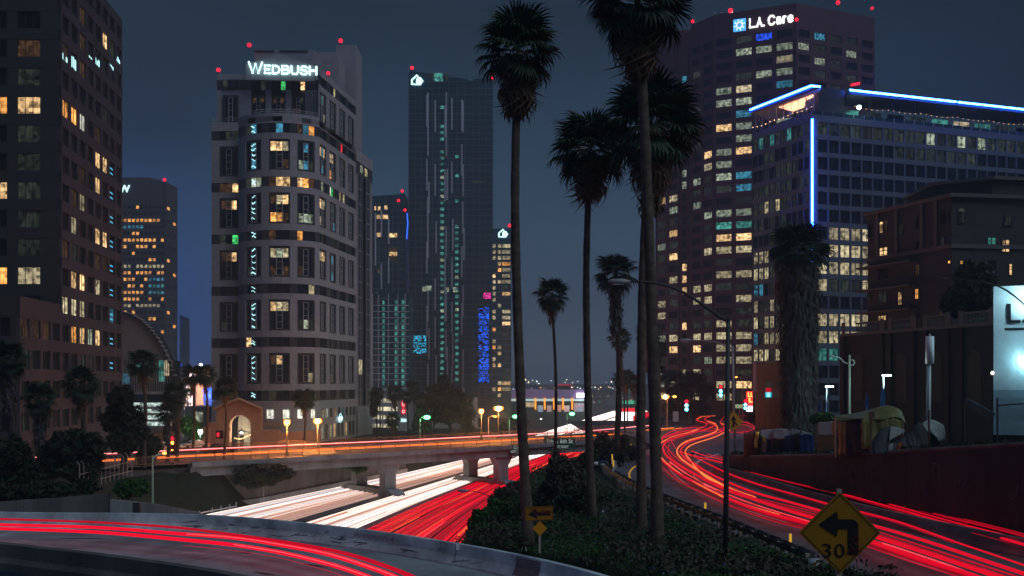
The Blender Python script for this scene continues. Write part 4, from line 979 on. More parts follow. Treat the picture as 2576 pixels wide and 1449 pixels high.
# base of the tower
for run in outline(): panel_run(run, -9.0, -4.2, MWh, 'stone_slab', 5); panel_run(run, -14, -9.05, MWh, 'stone_slab', 5)
panel_run([R0, R1], -9, -6.2, MWh, 'stone_slab', 5); panel_run([R0, R1], -14, -9.05, MWh, 'stone_slab', 5)
def base_win(u, v, z, h, mm, onside=False, nm='window'):
    if onside: A, B = S0+side*u, S0+side*v
    else: A, B = arcp(u_of(u)), arcp(u_of(v))
    t = (B-A); L = t.length; t /= L; n = Vector((t.y, -t.x)); q = A+n*.18
    link(nm, window_mesh(L, h, M[mm], 1, 0), W_, (q.x, q.y, z), math.atan2(t.y, t.x))
M['bright'] = emit('bright_lobby_window', (1, .95, .82), 2.0)
for a, c, mm in ((671,690,'whiteroom'),(711,729,'whiteroom'),(747,761,'whiteroom'),(780,792,'whiteroom')): base_win(a, c, -8.3, 2.2, mm)
for k in range(9):
    u = 1.5+k*2.9; base_win(u, u+1.0, -8.3, 2.2, ['cream','whiteroom','dimroom','warm','dimroom','teal','dimwarm','glass','glass'][k], True)
for k in range(9):
    u = 1.0+k*2.9; base_win(u, u+1.1, -13.2, 3.4, ['whiteroom','dimroom','cream','warm','dimwarm','dimroom','warm','dimroom','glass'][k], True)
b = MB(); q = S0+side*12+Vector((side.y, -side.x))*.5
bs = thing('round_logo_sign', 'small glowing bluish-white script sign on the base of the striped tower', 'sign', (q.x, q.y, -9))
text(bs, 'epicLook', (q.x, q.y, -9.2), (side.x, side.y, 0), 1.0, M['signw'], width=3.2, bold=.03); part('ring', MB().tube([(q.x+side.x*1.6+side.x*.9*math.cos(a), q.y+side.y*1.6+side.y*.9*math.cos(a), -8.7+1.1*math.sin(a)) for a in np.linspace(.5, 5.8, 16)], .06, 5), M['signw'], bs)
# arch pavilion in front
PV = thing('arch_pavilion', 'stone gatehouse with a tall arched opening in front of the striped tower', 'building', (X(604,190), 190, -13.5))
MP = mat('pavilion_granite', (.40, .22, .15), .7, 0, .12, .8)
dP = 189.0; zx = lambda y: P(0, y, dP).z
def arch_front(root, x0, x1, z0, zt, peak, ax0, ax1, az, m, y, dep):
    cx_ = (ax0+ax1)/2; r_ = (ax1-ax0)/2; b = MB(); na = 12
    arch = [(cx_-r_*math.cos(math.pi*k/na), az+r_*math.sin(math.pi*k/na)) for k in range(na+1)]
    def pl(pts): b.plate(pts, (0, y, 0), (1,0,0), (0,0,1), dep)
    pl([(x0, z0), (ax0, z0), (ax0, zt), (x0, zt)]); pl([(ax1, z0), (x1, z0), (x1, zt), (ax1, zt)])
    for k in range(na): pl([arch[k], arch[k+1], (arch[k+1][0], zt), (arch[k][0], zt)])
    pl([(x0, zt), (x1, zt), (cx_, peak)]); part('front_wall', b, m, root)
arch_front(PV, X(545,dP), X(656,dP), -14, zx(1028), zx(1006), X(577,dP), X(631,dP), zx(1072), MP, dP, 1.6)
b = MB(); b.plate([(X(541,dP), zx(1031)), (X(660,dP), zx(1031)), (X(660,dP), zx(1028)), (X(602,dP), zx(1003)), (X(541,dP), zx(1028))], (0,dP-.3,0), (1,0,0), (0,0,1), .28); part('cornice', b, MP, PV) if False else None
for sx, ex in ((X(541,dP), X(602,dP)), (X(602,dP), X(660,dP))):
    a = (sx, dP-.4, zx(1029) if sx < X(590,dP) else zx(1004)); c = (ex, dP-.4, zx(1004) if ex < X(610,dP) else zx(1029)); part('cornice', MB().tube([a, c], .32, 4), MP, PV)
part('flank_wall', MB().box(X(520,dP), X(545,dP)-.02, dP-.2, dP+2, -14, zx(1062)), MP, PV); part('flank_wall', MB().box(X(656,dP)+.02, X(700,dP), dP, dP+2, -14, zx(1082)), MP, PV)
part('step_block', MB().box(X(512,dP), X(530,dP), dP-1.2, dP-.22, -14, zx(1074)), MP, PV)
part('long_wall', MB().rbox((X(700,dP), dP+.5), (X(800,200), 203), -14, zx(1090), -.8, 0), MP, PV)
part('soffit', MB().box(X(577,dP), X(631,dP), dP+6, dP+6.2, -14, zx(1045)), M['vinner'] if 'vinner' in M else M.setdefault('vinner', mat('inner_court_wall', (.34, .31, .26), .8)), PV)
for k, (x_, y_, w_, h_, mm) in enumerate([(624,1062,6,13,'warm'),(624,1085,6,45,'cream'),(590,1092,8,40,'dimroom'),(604,1095,10,40,'dimwarm')]):
    p = P(x_, y_+h_, dP+5.8); link('window', window_mesh(w_/F*195, h_/F*195, M[mm], 1, 1), PV, (p.x, dP+5.8, p.z))
b = MB(); b.tube([(X(594,dP), dP+.8, zx(1088)), (X(594,dP), dP+.8, zx(1086))], .9, 10); lt = thing('hanging_lamp', 'wide dish lamp hanging inside the gatehouse arch', 'lamp', (X(604,dP), dP+1, zx(1087)))
part('shade', MB().tube([(0,0,0),(0,0,.25),(0,0,.5)], [1.3,.5,.1], 12), M['steel'], lt, local=True); part('bulb', MB().ball((0,0,-.05), .3, 8, 5), M['ledw'], lt, local=True); lamp_pt('arch_light', (X(604,dP), dP+2.5, zx(1080)-.6), (1,.85,.6), 900, .2); part('rod', MB().tube([(0,0,.5),(0,0,2.6)], .04, 4), M['dsteel'], lt, local=True)
sl = thing('string_lights', 'string of small warm bulbs sagging across the gatehouse arch', 'string lights', (X(590,dP), dP+2.4, zx(1100)))
for k in range(12):
    u = k/11; part('bulb', MB().ball((X(582,dP)+3.6*u, dP+2.4, zx(1104)-.3*math.sin(u*5)+.5*u), .09, 6, 4), M['bulb'], sl)
part('wire', MB().tube([(X(582,dP)+3.6*u, dP+2.4, zx(1104)-.3*math.sin(u*5)+.5*u+.1) for u in np.linspace(0, 1, 12)], .02, 4), M['dsteel'], sl)
ls = thing('wall_lettering', 'dull gold USH CENTER letters on the tower wall right of the gatehouse', 'sign', tuple(P(650,1070,200)))
text(ls, 'USH CEN', P(651,1073,226.0)+Vector((0,-.2,0)), (1,-.05,0), .95, mat('gold_letters', (.55,.36,.12), .4, .3), width=5.2, bold=.02)
tg = thing('stop_hand_signal', 'dark pedestrian signal box with a red hand by the gatehouse', 'signal', (X(554,170), 150, -11))
p = P(553, 1093, 150); part('housing', MB().box(p.x-.55, p.x+.55, 149.8, 150.3, p.z-.6, p.z+.6), M['black'], tg); part('hand', MB().box(p.x-.3, p.x-.05, 149.6, 149.75, p.z-.25, p.z+.25), M['beacon_d'], tg); part('post', MB().tube([(p.x+.2, 150.4, -11.5), (p.x+.2, 150.4, p.z+.4)], .08, 6), M['dsteel'], tg)

# ---- G/H/I/J: glass towers in the middle
MG = mat('slate_glass_wall', (.012, .06, .09), .22, 0, .25, .12, spec=.5); MFl = mat('slab_edge', (.10, .15, .19), .5); MFin = mat('pale_fin', (.6, .64, .7), .5)
def glasstower(root, x0, x1, y, dep, z0, zt, fh, vm, fins, lits, zt2=None, finlen=3, seed=1):
    zt2 = zt2 if zt2 is not None else zt
    b = MB(); b.add([(x0,y,z0),(x1,y,z0),(x1,y+dep,z0),(x0,y+dep,z0),(x0,y,zt),(x1,y,zt2),(x1,y+dep,zt2),(x0,y+dep,zt)], [(0,3,2,1),(4,5,6,7),(0,1,5,4),(1,2,6,5),(2,3,7,6),(3,0,4,7)]); part('core', b, MG, root)
    k = 0; z = z0+fh; sl_ = MB().box(0, x1-x0, -.18, 0, 0, .28).mesh('slab_edge', MFl)
    while z < max(zt, zt2)-2:
        x1_ = x1
        link('slab_edge', sl_, root, (x0, y, z)); z += fh
    zm = min(zt, zt2); mu = MB().box(-.12, .12, -.3, 0, 0, zm-z0-.5).mesh('mullion', MFl)
    for v in vm: link('mullion', mu, root, (v, y, z0))
    r_ = random.Random(seed); fcache = {}
    for fx in fins:
        z = zm-6-r_.random()*8; sgn = 0
        while z > z0+14:
            h = fh*finlen
            if h not in fcache: fcache[h] = MB().box(-.30, .30, -.75, -.05, 0, h-.2).mesh('fin', MFin)
            link('fin', fcache[h], root, (fx+(.45 if sgn % 3 == 2 else 0), y-.2, z-h)); z -= h+fh*r_.choice([0, 1, 2, 4, 5]); sgn += 1
    return root
dG = 485; fhG = 3.1
Gt = thing('glass_tower', 'tallest dark glass tower with staggered pale fins and a house emblem', 'building', (X(1135,dG), dG, -18))
xg = lambda p: X(p, dG)
glasstower(Gt, xg(1030), xg(1178), dG, 22, -18, P(0,178,dG).z, fhG, [xg(p) for p in (1045,1060,1088,1104,1128,1150,1170)], [xg(p) for p in (1074,1077,1095,1120,1123,1137,1162,1165)], None, zt2=P(0,199,dG).z, finlen=5, seed=3)
glasstower(Gt, xg(1178)+.02, xg(1239), dG+.3, 22, -18, P(0,203,dG).z, fhG, [xg(p) for p in (1190,1206,1222)], [], None)
part('upper_box', MB().box(xg(1191), xg(1239), dG+.6, dG+12, P(0,203,dG).z, P(0,197,dG).z), MG, Gt)
part('side_sliver', MB().box(xg(1027), xg(1030)-.02, dG+.2, dG+20, -18, P(0,182,dG).z), MFl, Gt)
lw = MB().box(0, 1.7, -.1, 0, 0, 1.5).mesh('window', M['teal']); lw2 = MB().box(0, 1.7, -.1, 0, 0, 1.5).mesh('window', M['pale'])
r_ = random.Random(31)
for cx_, y0 in ((1108, 370), (1145, 560)):
    k = 0; y_ = 268 if cx_ == 1108 else 280
    while y_ < 960:
        if y_ > y0 or r_.random() < .25: link('window', lw if r_.random() < .85 else lw2, Gt, tuple(P(cx_, y_+6, dG)+Vector((0, -.2, 0))))
        y_ += 16
for a, c, y0, y1 in ((1050,1074,205,190),(1076,1088,200,192)):
    pass
for px_, w_ in ((1084,10),(1092,22),(1120,8)): link('window', MB().box(0, w_/F*dG, -.1, 0, 0, 4).mesh('window', M['dimroom'] if px_ != 1092 else M['teal']), Gt, tuple(P(px_, 205, dG)+Vector((0,-.25,0))))
for i in range(26):
    px_, py_ = r_.choice([1060,1076,1108,1145,1186,1198]), 268+16*r_.randint(0, 40); link('window', MB().box(0, 3.4, -.1, 0, 0, .9).mesh('window', M['dimroom']), Gt, tuple(P(px_, py_, dG)+Vector((0,-.2,0))))
M['bluerefl'] = room('painted_blue_led_reflection', (.01, .13, 1), 1.3, -.6, 2.0, 3.0); M['pinkrefl'] = room('painted_pink_led_reflection', (1, .05, .4), 1.0, -.4, 2.0, 3.0); M['cyanrefl'] = room('painted_cyan_led_reflection', (.05, .6, 1), .9, -.5, 2.0, 3.0)  # glowing panes set on the facade to imitate reflected LED light
for k in range(12): link('painted_led_reflection', MB().box(0, 5.0, -.1, 0, 0, 2.6).mesh('window', M['bluerefl']), Gt, tuple(P(1204, 786+16*k, dG)+Vector((0,-.1,0))))
link('painted_led_reflection', MB().box(0, 3.6, -.1, 0, 0, 3).mesh('window', M['pinkrefl']), Gt, tuple(P(1216, 752, dG)+Vector((0,-.1,0))))
for k in range(3): link('painted_led_reflection', MB().box(0, 6.0, -.1, 0, 0, 2.6).mesh('window', M['cyanrefl']), Gt, tuple(P(1041, 858+16*k, dG)+Vector((0,-.15,0))))
for px_, py_ in ((1062,733),(1074,731),(1118,735),(1140,735)): link('window', MB().box(0, 2.2, -.1, 0, 0, 2.4).mesh('window', M['pale']), Gt, tuple(P(px_, py_, dG)+Vector((0,-.2,0))))
def house_logo(label, px, py, d, s):
    t = thing('emblem_sign', label, 'sign', tuple(P(px, py, d)+Vector((0, -1.0, 0))), 'glowing house emblems')
    u = s/2; b = MB(); b.plate([(-u,-u*.8),(-u*.5,-u*.8),(-u*.5,-u*.55),(-u*.7,-u*.55),(-u*.7,.05*u),(0,u*.62),(.25*u,.4*u),(.42*u,.55*u),(0,u),(-u,.1*u)], (0,0,0), (1,0,0), (0,0,1), .3)
    part('house_outline', b, M['signw'], t, local=True)
    b = MB(); 
    for a in range(5): b.plate([(.45*u+.38*u*math.cos(a*1.2566)+.3*u*math.cos(k*.785), -.15*u+.38*u*math.sin(a*1.2566)+.3*u*math.sin(k*.785)) for k in range(8)], (0,.002*a,0), (1,0,0), (0,0,1), .3)
    part('flower', b, M['signw'], t, local=True); part('base_bar', MB().box(-.45*u, u*.7, -.02, .25, -.85*u, -.62*u), M['signw'], t, local=True)
house_logo('large glowing house emblem at the top of the tallest glass tower', 1049, 203, dG, 5.6)
beacon((xg(1036), dG+1, P(0,178,dG).z), .8, 'red aviation light on the left peak of the tallest glass tower'); beacon((xg(1239), dG+1, P(0,203,dG).z), .8, 'red aviation light on the right corner of the tallest glass tower')
dH = 470; Ht = thing('short_glass_tower', 'shorter glass tower with a few warm flats left of the tallest one', 'building', (X(980,dH), dH, -18))
xh = lambda p: X(p, dH)
glasstower(Ht, xh(925), xh(1018), dH, 22, -18, P(0,494,dH).z, fhG, [xh(p) for p in (939,953,970,988,1003)], [xh(p) for p in (945,960,978)], None, zt2=P(0,488,dH).z, finlen=4, seed=4)
for px_, py_, w_, mm in ((951,519,6,'warm'),(942,519,4,'warm'),(967,517,8,'warm'),(948,541,12,'warm'),(963,541,13,'warm'),(948,586,12,'warm'),(979,587,20,'warm'),(979,634,20,'warm'),(979,622,20,'dimwarm'),(979,646,20,'dimwarm'),(950,678,10,'dimwarm')):
    link('window', MB().box(0, w_/F*dH, -.1, 0, 0, 1.9).mesh('window', M[mm]), Ht, tuple(P(px_, py_+10, dH)+Vector((0,-.2,0))))
part('blue_lit_slot', MB().box(xh(1019), xh(1025), dH+2, dH+8, -10, P(0,530,dH).z), mat('slot_wall', (.05,.08,.2), .5), Ht); part('slot_light', MB().tube([P(1022,600,dH)+Vector((0,1.8,0)), P(1025,560,dH)+Vector((0,1.8,0)), P(1023,535,dH)+Vector((0,1.8,0))], .25, 4), emit('slot_blue_light', (.03,.15,1), 2), Ht)
for i, (px_, py_) in enumerate(((1012,488),(1003,512),(1019,536))): beacon(tuple(P(px_, py_, dH)+Vector((0,-.6,0))), .6, ['red aviation light on the roof corner of the shorter glass tower', 'small red light below the roof of the shorter glass tower', 'red light at the top of the blue slot beside the shorter glass tower'][i])
dI = 430; It = thing('balcony_block', 'low apartment block with rows of balconies and green-lit doors', 'building', (X(985,dI), dI, -18))
xi = lambda p: X(p, dI); part('core', MB().box(xi(930), xi(1029), dI, dI+20, -18, P(0,738,dI).z), MG, It)
for k in range(14):
    z_ = P(0, 752+15.6*k, dI).z; part('balcony', MB().box(xi(932), xi(1029), dI-1.2, dI, z_-.25, z_), MFin if k else MFl, It)
    for j, px_ in enumerate((947,962,993,1010)):
        w_ = [3.5,6,6,7][j]; link('door', MB().box(0, w_/F*dI, -.1, 0, 0, 1.7).mesh('door', M['teal' if j != 0 else 'dimroom']), It, (xi(px_), dI-.05, z_-2.35))
for px_ in (938,953,978,1002,1020): part('column', MB().box(xi(px_)-.15, xi(px_)+.15, dI-1.3, dI-1.1, -18, P(0,740,dI).z), MFin, It)
dJ = 450; Jt = thing('narrow_tower', 'narrow tower with many lit flats and a small house emblem', 'building', (X(1262,dJ), dJ, -18))
xj = lambda p: X(p, dJ); part('core', MB().box(xj(1238), xj(1286), dJ, dJ+20, -18, P(0,575,dJ).z), MG, Jt)
for k in range(26):
    z_ = P(0, 612+15.0*k, dJ).z; part('slab_edge', MB().box(xj(1238), xj(1286), dJ-.15, dJ, z_-.3, z_), MFl, Jt)
    for px_, w_, pr in ((1239,8,.5),(1252,9,.35),(1263,21,.72)):
        if k < 2 or r_.random() < pr: link('window', window_mesh(w_/F*dJ, 1.7, M[r_.choice(['warm','cream','cream','dimroom','amber'] if k > 1 else ['cream'])], 2 if w_ > 12 else 0, 0), Jt, (xj(px_), dJ-.05, z_-2.1))
house_logo('small glowing house emblem on the narrow tower', 1265, 588, dJ, 4.2)
beacon((xj(1282), dJ+1, P(0,575,dJ).z), .7, 'red aviation light on the narrow tower')
# ---- parking structure with the sign pylon
dQ = 325; xq = lambda p: X(p, dQ)
Qt = thing('parking_structure', 'white parking decks lit from inside below the glass towers', 'building', (xq(980), dQ, -18))
MQ = mat('white_deck_concrete', (.42, .43, .42), .7, 0, .1, .4)
part('core', MB().box(xq(930), xq(1024), dQ+3, dQ+25, -18, P(0,985,dQ).z), M['concd'], Qt)
M['deckglow'] = room('parking_deck_light', (1, .9, .62), .8, .45, .6, .3)
for k, (y0, y1) in enumerate([(990,1001),(1015,1023),(1036,1044),(1057,1066),(1079,1087)]):
    part('parapet', MB().box(xq(930), xq(1024), dQ, dQ+.4, P(0,y1,dQ).z, P(0,y0-2,dQ).z), MQ, Qt)
    if k < 4: part('lit_deck', MB().box(xq(932), xq(1022), dQ+2.6, dQ+2.9, P(0,y1+13,dQ).z, P(0,y1+1,dQ).z), M['deckglow'], Qt)
    for px_ in (940, 962, 985): part('column', MB().box(xq(px_)-.2, xq(px_)+.2, dQ+.5, dQ+.9, P(0,y1+13,dQ).z, P(0,y1,dQ).z), MQ, Qt)
part('shopfront', MB().box(xq(938), xq(1000), dQ-.3, dQ-.05, -17.5, P(0,1092,dQ).z), M['whiteroom'], Qt); part('shop_sign', MB().box(xq(950), xq(985), dQ-.6, dQ-.35, P(0,1097,dQ).z, P(0,1094,dQ).z), M['head_b'], Qt)
roof = part('roof_band', MB().box(xq(935), xq(1030), dQ+1, dQ+4, P(0,986,dQ).z, P(0,975,dQ).z), mat('lit_roof_band', (.45,.6,.62), .6), Qt)
dS = 300; xs_ = lambda p: X(p, dS)
Sg = thing('sign_pylon', 'tall pale sign pylon reading ZARA with two red round emblems', 'sign', (xs_(1015), dS, -17))
part('pylon', MB().box(xs_(1000), xs_(1026), dS, dS+3, -18, P(0,985,dS).z), mat('pylon_panel', (.42,.40,.40), .6, 0, .08, .5), Sg)
text(Sg, 'ZARA', P(1008,1061,dS)+Vector((0,-.12,0)), (1,0,0), .95, M['signw'], width=1.75, bold=.02)
text(Sg, 'newmark', P(1008,1087,dS)+Vector((0,-.12,0)), (1,0,0), .5, M['signw'], width=1.75, bold=.03)
for k, (cy_, rz_) in enumerate(((1016, 1.25), (1035, .9))):
    p = P(1015, cy_, dS); b = MB(); b.plate([(p.x+.72*math.cos(a), p.z+rz_*math.sin(a)) for a in np.linspace(0, 2*math.pi, 20, endpoint=False)], (0, dS-.15, 0), (1,0,0), (0,0,1), .14); part('round_emblem', b, emit('emblem_red', (.9,.01,.04), 1.0) if k == 0 else bpy.data.materials['emblem_red'], Sg)
    b = MB(); b.tube([(p.x+.3*math.cos(a), dS-.25, p.z+rz_*.5*math.sin(a)) for a in np.linspace(0, 6.28, 14)], .07, 5); part('ring', b, M['head'], Sg)
p = P(1008, 996, dS)
for k, (cc, w_) in enumerate(zip([(1,.15,.02),(1,.5,.05),(.9,.02,.05),(.05,.2,1),(.6,.7,1)], [.32]*5)): part('logo_stripe', MB().box(p.x+k*.36, p.x+k*.36+.32, dS-.2, dS-.02, p.z, p.z+[1.0,.8,1.1,1.0,.7][k]), emit('logo_stripe_%d' % k, cc, 1.6), Sg)
dC = 318; Ct = thing('curved_panel_hall', 'pale hall wall with scalloped panels behind the dark tree', 'building', (X(1100,dC), dC, -18))
MC = mat('scalloped_panel', (.40, .37, .36), .6, 0, .1, .3)
part('wall', MB().box(X(1026,dC), X(1196,dC), dC, dC+20, -18, P(0,1002,dC).z), MC, Ct)
part('upper_band', MB().box(X(1066,dC), X(1112,dC), dC-.3, dC-.02, P(0,1001,dC).z, P(0,985,dC).z), mat('lit_roof_band_2', (.5,.62,.66), .6), Ct)
for i in range(9):
    for j in range(4):
        cx_ = X(1040+i*19+(9 if j % 2 else 0), dC); cz = P(0, 1015+j*24, dC).z; b = MB()
        R = [[(cx_-1.15+2.3*u/6, dC-.05-.28*math.sin(math.pi*u/6), cz-1.4+h_*2.8+(.3*math.sin(math.pi*u/6) if h_ == 1 else 0)) for u in range(7)] for h_ in (0, 1)]; b.grid(R); part('scallop_panel', b, MC, Ct)
# ---- far hall with orange columns and posters
dM = 600; xm = lambda p: X(p, dM); Mt = thing('market_hall', 'long lilac-lit hall with orange columns and bright posters', 'building', (xm(1380), dM, -18))
part('wall', MB().box(xm(1286), xm(1474), dM, dM+40, -18, P(0,1036,dM).z), mat('hall_lower_wall', (.10,.10,.11), .7), Mt)
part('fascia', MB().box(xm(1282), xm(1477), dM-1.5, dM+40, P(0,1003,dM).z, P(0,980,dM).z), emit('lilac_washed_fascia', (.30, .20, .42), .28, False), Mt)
part('light_strip', MB().box(xm(1282), xm(1477), dM-1.2, dM-.2, P(0,1009,dM).z, P(0,1003.2,dM).z), emit('cool_strip_light', (.6,.85,.8), .75), Mt)
for px_ in (1300,1347,1370,1393,1416,1439): part('lit_column', MB().box(xm(px_-2), xm(px_+2), dM-2.2, dM-1.6, P(0,1030 if px_ > 1310 else 1006,dM).z, P(0,1001,dM).z), emit('orange_column_light', (1,.33,.02), 1.8) if px_ == 1300 else bpy.data.materials['orange_column_light'], Mt)
part('entrance_glow', MB().box(xm(1308), xm(1345), dM-.6, dM-.1, P(0,1024,dM).z, P(0,1012,dM).z), room('entrance_light', (1,.7,.4), .7, .3), Mt)
def poster_mat(name, c1, c2):
    m, nt, b_ = base_mat(name); t = nt.nodes.new('ShaderNodeTexCoord'); n = nt.nodes.new('ShaderNodeTexNoise'); n.inputs['Scale'].default_value = .55; n.inputs['Detail'].default_value = 3
    r = nt.nodes.new('ShaderNodeValToRGB'); ramp(r, [(.3, (.75,.85,1)), (.45, c1), (.58, c2), (.75, (1,.9,.8))]); nt.links.new(t.outputs['Object'], n.inputs['Vector']); nt.links.new(n.outputs['Fac'], r.inputs[0]); nt.links.new(r.outputs[0], b_.inputs['Emission Color']); b_.inputs['Emission Strength'].default_value = .55; m.cycles.emission_sampling = 'NONE'; return m
for k, (a, c, y0, y1) in enumerate([(1353,1366,1020,1039),(1376,1387,1020,1038),(1398,1412,1019,1039),(1419,1433,1020,1036),(1444,1469,1014,1042)]):
    p = P(a, y1, dM-.8); w_ = (c-a)/F*dM; h_ = (y1-y0)/F*dM
    pm = poster_mat('poster_%d' % k, [(.05,.3,.6),(.5,.5,.55),(.7,.12,.1),(.85,.85,.85),(.05,.3,.5)][k], [(.1,.6,.7),(.5,.05,.08),(.9,.4,.1),(.7,.1,.12),(.6,.1,.04)][k])
    o = part('poster', MB().add([(0,0,0),(w_,0,0),(w_,0,h_),(0,0,h_)], [(0,1,2,3)]), pm, Mt, loc=tuple(p))
    part('poster_frame', MB().tube([p, p+Vector((w_,0,0)), p+Vector((w_,0,h_)), p+Vector((0,0,h_)), p], .18, 4), M['white'], Mt)
for px_, w_, hh in ((1316,20,8),(1384,22,9),(1404,14,10)): part('roof_plant', MB().box(xm(px_-w_/2), xm(px_+w_/2), dM+4, dM+12, P(0,980,dM).z, P(0,980-hh,dM).z), mat('roof_plant_%d' % px_, (.16,.14,.17), .8), Mt)
t = thing('roof_pavilion', 'small red-rimmed pavilion on the roof of the lilac hall', 'pavilion', tuple(P(1420, 975, dM)))
part('canopy', MB().box(xm(1405), xm(1437), dM+3, dM+9, P(0,970,dM).z, P(0,966,dM).z), emit('red_canopy_light', (.8,.04,.06), .35), t); part('hall', MB().box(xm(1409), xm(1436), dM+4, dM+9, P(0,980,dM).z, P(0,970.1,dM).z), M['frame'], t)
t = thing('bright_sign', 'blazing white rounded sign at the right end of the lilac hall', 'sign', tuple(P(1463, 995, dM-3)))
p = P(1463, 994.5, dM-3); part('sign_face', MB().box(p.x-2.9, p.x+2.9, p.y-.5, p.y, p.z-1.3, p.z+1.3), emit('sign_blaze', (.9,.85,1), 9), t); part('mast', MB().tube([(p.x+2, p.y, p.z+1.3), (p.x+2, p.y, p.z+6)], .12, 4), M['dsteel'], t)
# low dark skyline and signs further down the freeway
sk = random.Random(8)
for i in range(26):
    d = sk.uniform(650, 1250); px_ = sk.uniform(1478, 1700); w_ = sk.uniform(14, 34); h_ = sk.uniform(3, 11)
    t = thing('distant_block', 'low dark distant block beyond the freeway, under the hills', 'building', (X(px_, d), d, -18), 'low distant blocks between hall and palms')
    part('wall', MB().box(X(px_, d)-w_/2, X(px_, d)+w_/2, d, d+14, -18, -18+h_), MFl if i % 3 else M['concd'], t)
    for k in range(3): part('window', MB().box(X(px_, d)-w_/3+k*w_/4, X(px_, d)-w_/3+k*w_/4+1.2, d-.2, d-.02, -18+h_*.5, -18+h_*.5+1.1), M[sk.choice(['cream','warm','teal'])], t)
t = thing('overhead_sign', 'small green freeway sign above the white-lit board', 'sign', tuple(P(1587, 1012, 420)))
p = P(1587, 1012, 420); part('panel', MB().box(p.x-3.6, p.x+3.6, 420, 420.2, p.z-.7, p.z+.7), emit('lit_green_sign', (.05,.6,.35), .6), t); part('post', MB().tube([(p.x, 420.4, -18), (p.x, 420.4, p.z)], .2, 6), M['dsteel'], t)
t = thing('lit_billboard', 'overexposed white board with a red cap beside the distant freeway', 'sign', tuple(P(1577, 1050, 400)))
p = P(1577, 1052, 400); part('board', MB().box(p.x-2.4, p.x+2.4, 400, 400.4, p.z-2.6, p.z+2.4), emit('white_board', (1,.93,.9), 5), t); part('red_cap', MB().box(p.x-3.4, p.x+3.6, 400, 400.6, p.z+2.5, p.z+4), emit('red_cap_light', (1,.02,.04), 1.2), t); part('post', MB().tube([(p.x, 400.3, -18), (p.x, 400.3, p.z-2.6)], .3, 6), M['dsteel'], t)

# ---- K: dark red faceted tower with the L.A. Care name
MK = mat('red_granite', (.10, .030, .045), .6, 0, .12, .4); MKd = mat('deep_red_recess', (.10, .04, .05), .6)
K_ = thing('red_tower', 'dark red faceted tower with a lit sun emblem and name on its roof edge', 'building', (90, 290, -10))
k0 = Vector((81, 285)); f1 = Vector((-2.27, 1)).normalized(); f2 = Vector((-.61, 1)).normalized(); f3 = Vector((2.36, 1)).normalized()
kA = k0+f1*23.2; kB = kA+f2*9.7; kC = kB+Vector((-.5, 2.2)); kD = kC+Vector((-2.6, 1.2)); kE = kD+f2*11.2; kR = k0+f3*29
TOPK = 107.2
poly = [tuple(kE), tuple(kD), tuple(kC), tuple(kB), tuple(kA), tuple(k0), tuple(kR), (kR.x, kR.y+26), (kE.x+3, kE.y+18)]
part('core', MB().prism(inset(poly, .45), -11, TOPK-.3), M['glass'], K_)
rk = random.Random(77)
LITK = {}
def pK(seed, base):
    r_ = random.Random(seed)
    def f(r, c):
        p = base+(.0 if r < 3 else .1 if r < 9 else .34 if r < 22 else .40)
        x = r_.random()
        if x < p: return r_.choice(['pale','pale','cream','cream','cream','dimroom','warm'])
        if x < p+.22: return 'dimroom'
        if x < p+.24: return 'cyan'
        return 'glass'
    return f
kn = dict(depth=.45, vb=3, zbot=-11, head=7.2)
hid = lambda r, c: r > 7 and c >= 2
over = {(7,0):'warm',(8,1):'pale',(7,1):'pale',(11,1):'cyan',(12,1):'cyan',(14,1):'pale',(14,0):'pale',(15,0):'teal',(15,1):'teal',(16,0):'warm',(16,1):'warm',(9,0):'pale',(0,2):'blue',(1,1):'pale',(1,2):'pale',(1,3):'pale',(3,2):'pale',(3,3):'pale',(0,1):'dimroom',(25,0):'cream',(25,1):'cream',(26,1):'cream',(24,0):'cream',(24,1):'cream'}
pk1 = pK(5, .05)
facade(K_, kA, k0, 101.2, 30, 3.6, 4, .79, 2.15, MK, lambda r, c: over.get((r, c)) or pk1(r, c), skip=hid, **kn)
facade(K_, kB, kA, 101.2, 30, 3.6, 2, .74, 2.15, MK, pK(6, .0), **kn)
facade(K_, kE, kD, 101.2-3.6, 29, 3.6, 2, .74, 2.15, MK, pK(8, .02), depth=.45, vb=3, zbot=-11, head=10.8)
facade(K_, kD, kC, 101.2-7.2, 28, 3.6, 1, .5, 2.3, MKd, lambda r, c: {0:'cyan', 8:'pale', 9:'pale'}.get(r, 'warm' if r in (16,17,18,21) else 'cream' if r in (25,27) else 'glass'), depth=.3, vb=0, zbot=-11, head=14)
part('recess_wall', MB().rbox(kC, kB, -11, TOPK, -.4, 0), MKd, K_)
facade(K_, k0, kR, 101.2, 8, 3.6, 5, .70, 2.15, MK, lambda r, c: 'cyan' if (r, c) == (0, 1) else 'pale' if (r, c) in ((1,0),(2,1),(1,3)) else 'dimroom' if rk.random() < .4 else 'glass', depth=.45, vb=3, zbot=-11, head=7.2)
part('parapet', MB().prism(inset(poly, .05), TOPK-.28, TOPK+.5), MK, K_)
sg = thing('name_sign', 'glowing L.A. Care letters with a blue sun emblem on the red tower', 'sign', (k0.x-6, k0.y, 104))
uK = Vector((-f1.x, -f1.y, 0)); nK = Vector((uK.y, -uK.x, 0))
def onK(px, z): # point on facet f1 at pixel column
    k = (px-CX)/F; t_ = (k*k0.y-k0.x)/(f1.x-k*f1.y); q = k0+f1*t_; return Vector((q.x, q.y, z))+nK*.75
a, c = onK(1885, 102.8), onK(1998, 102.8)
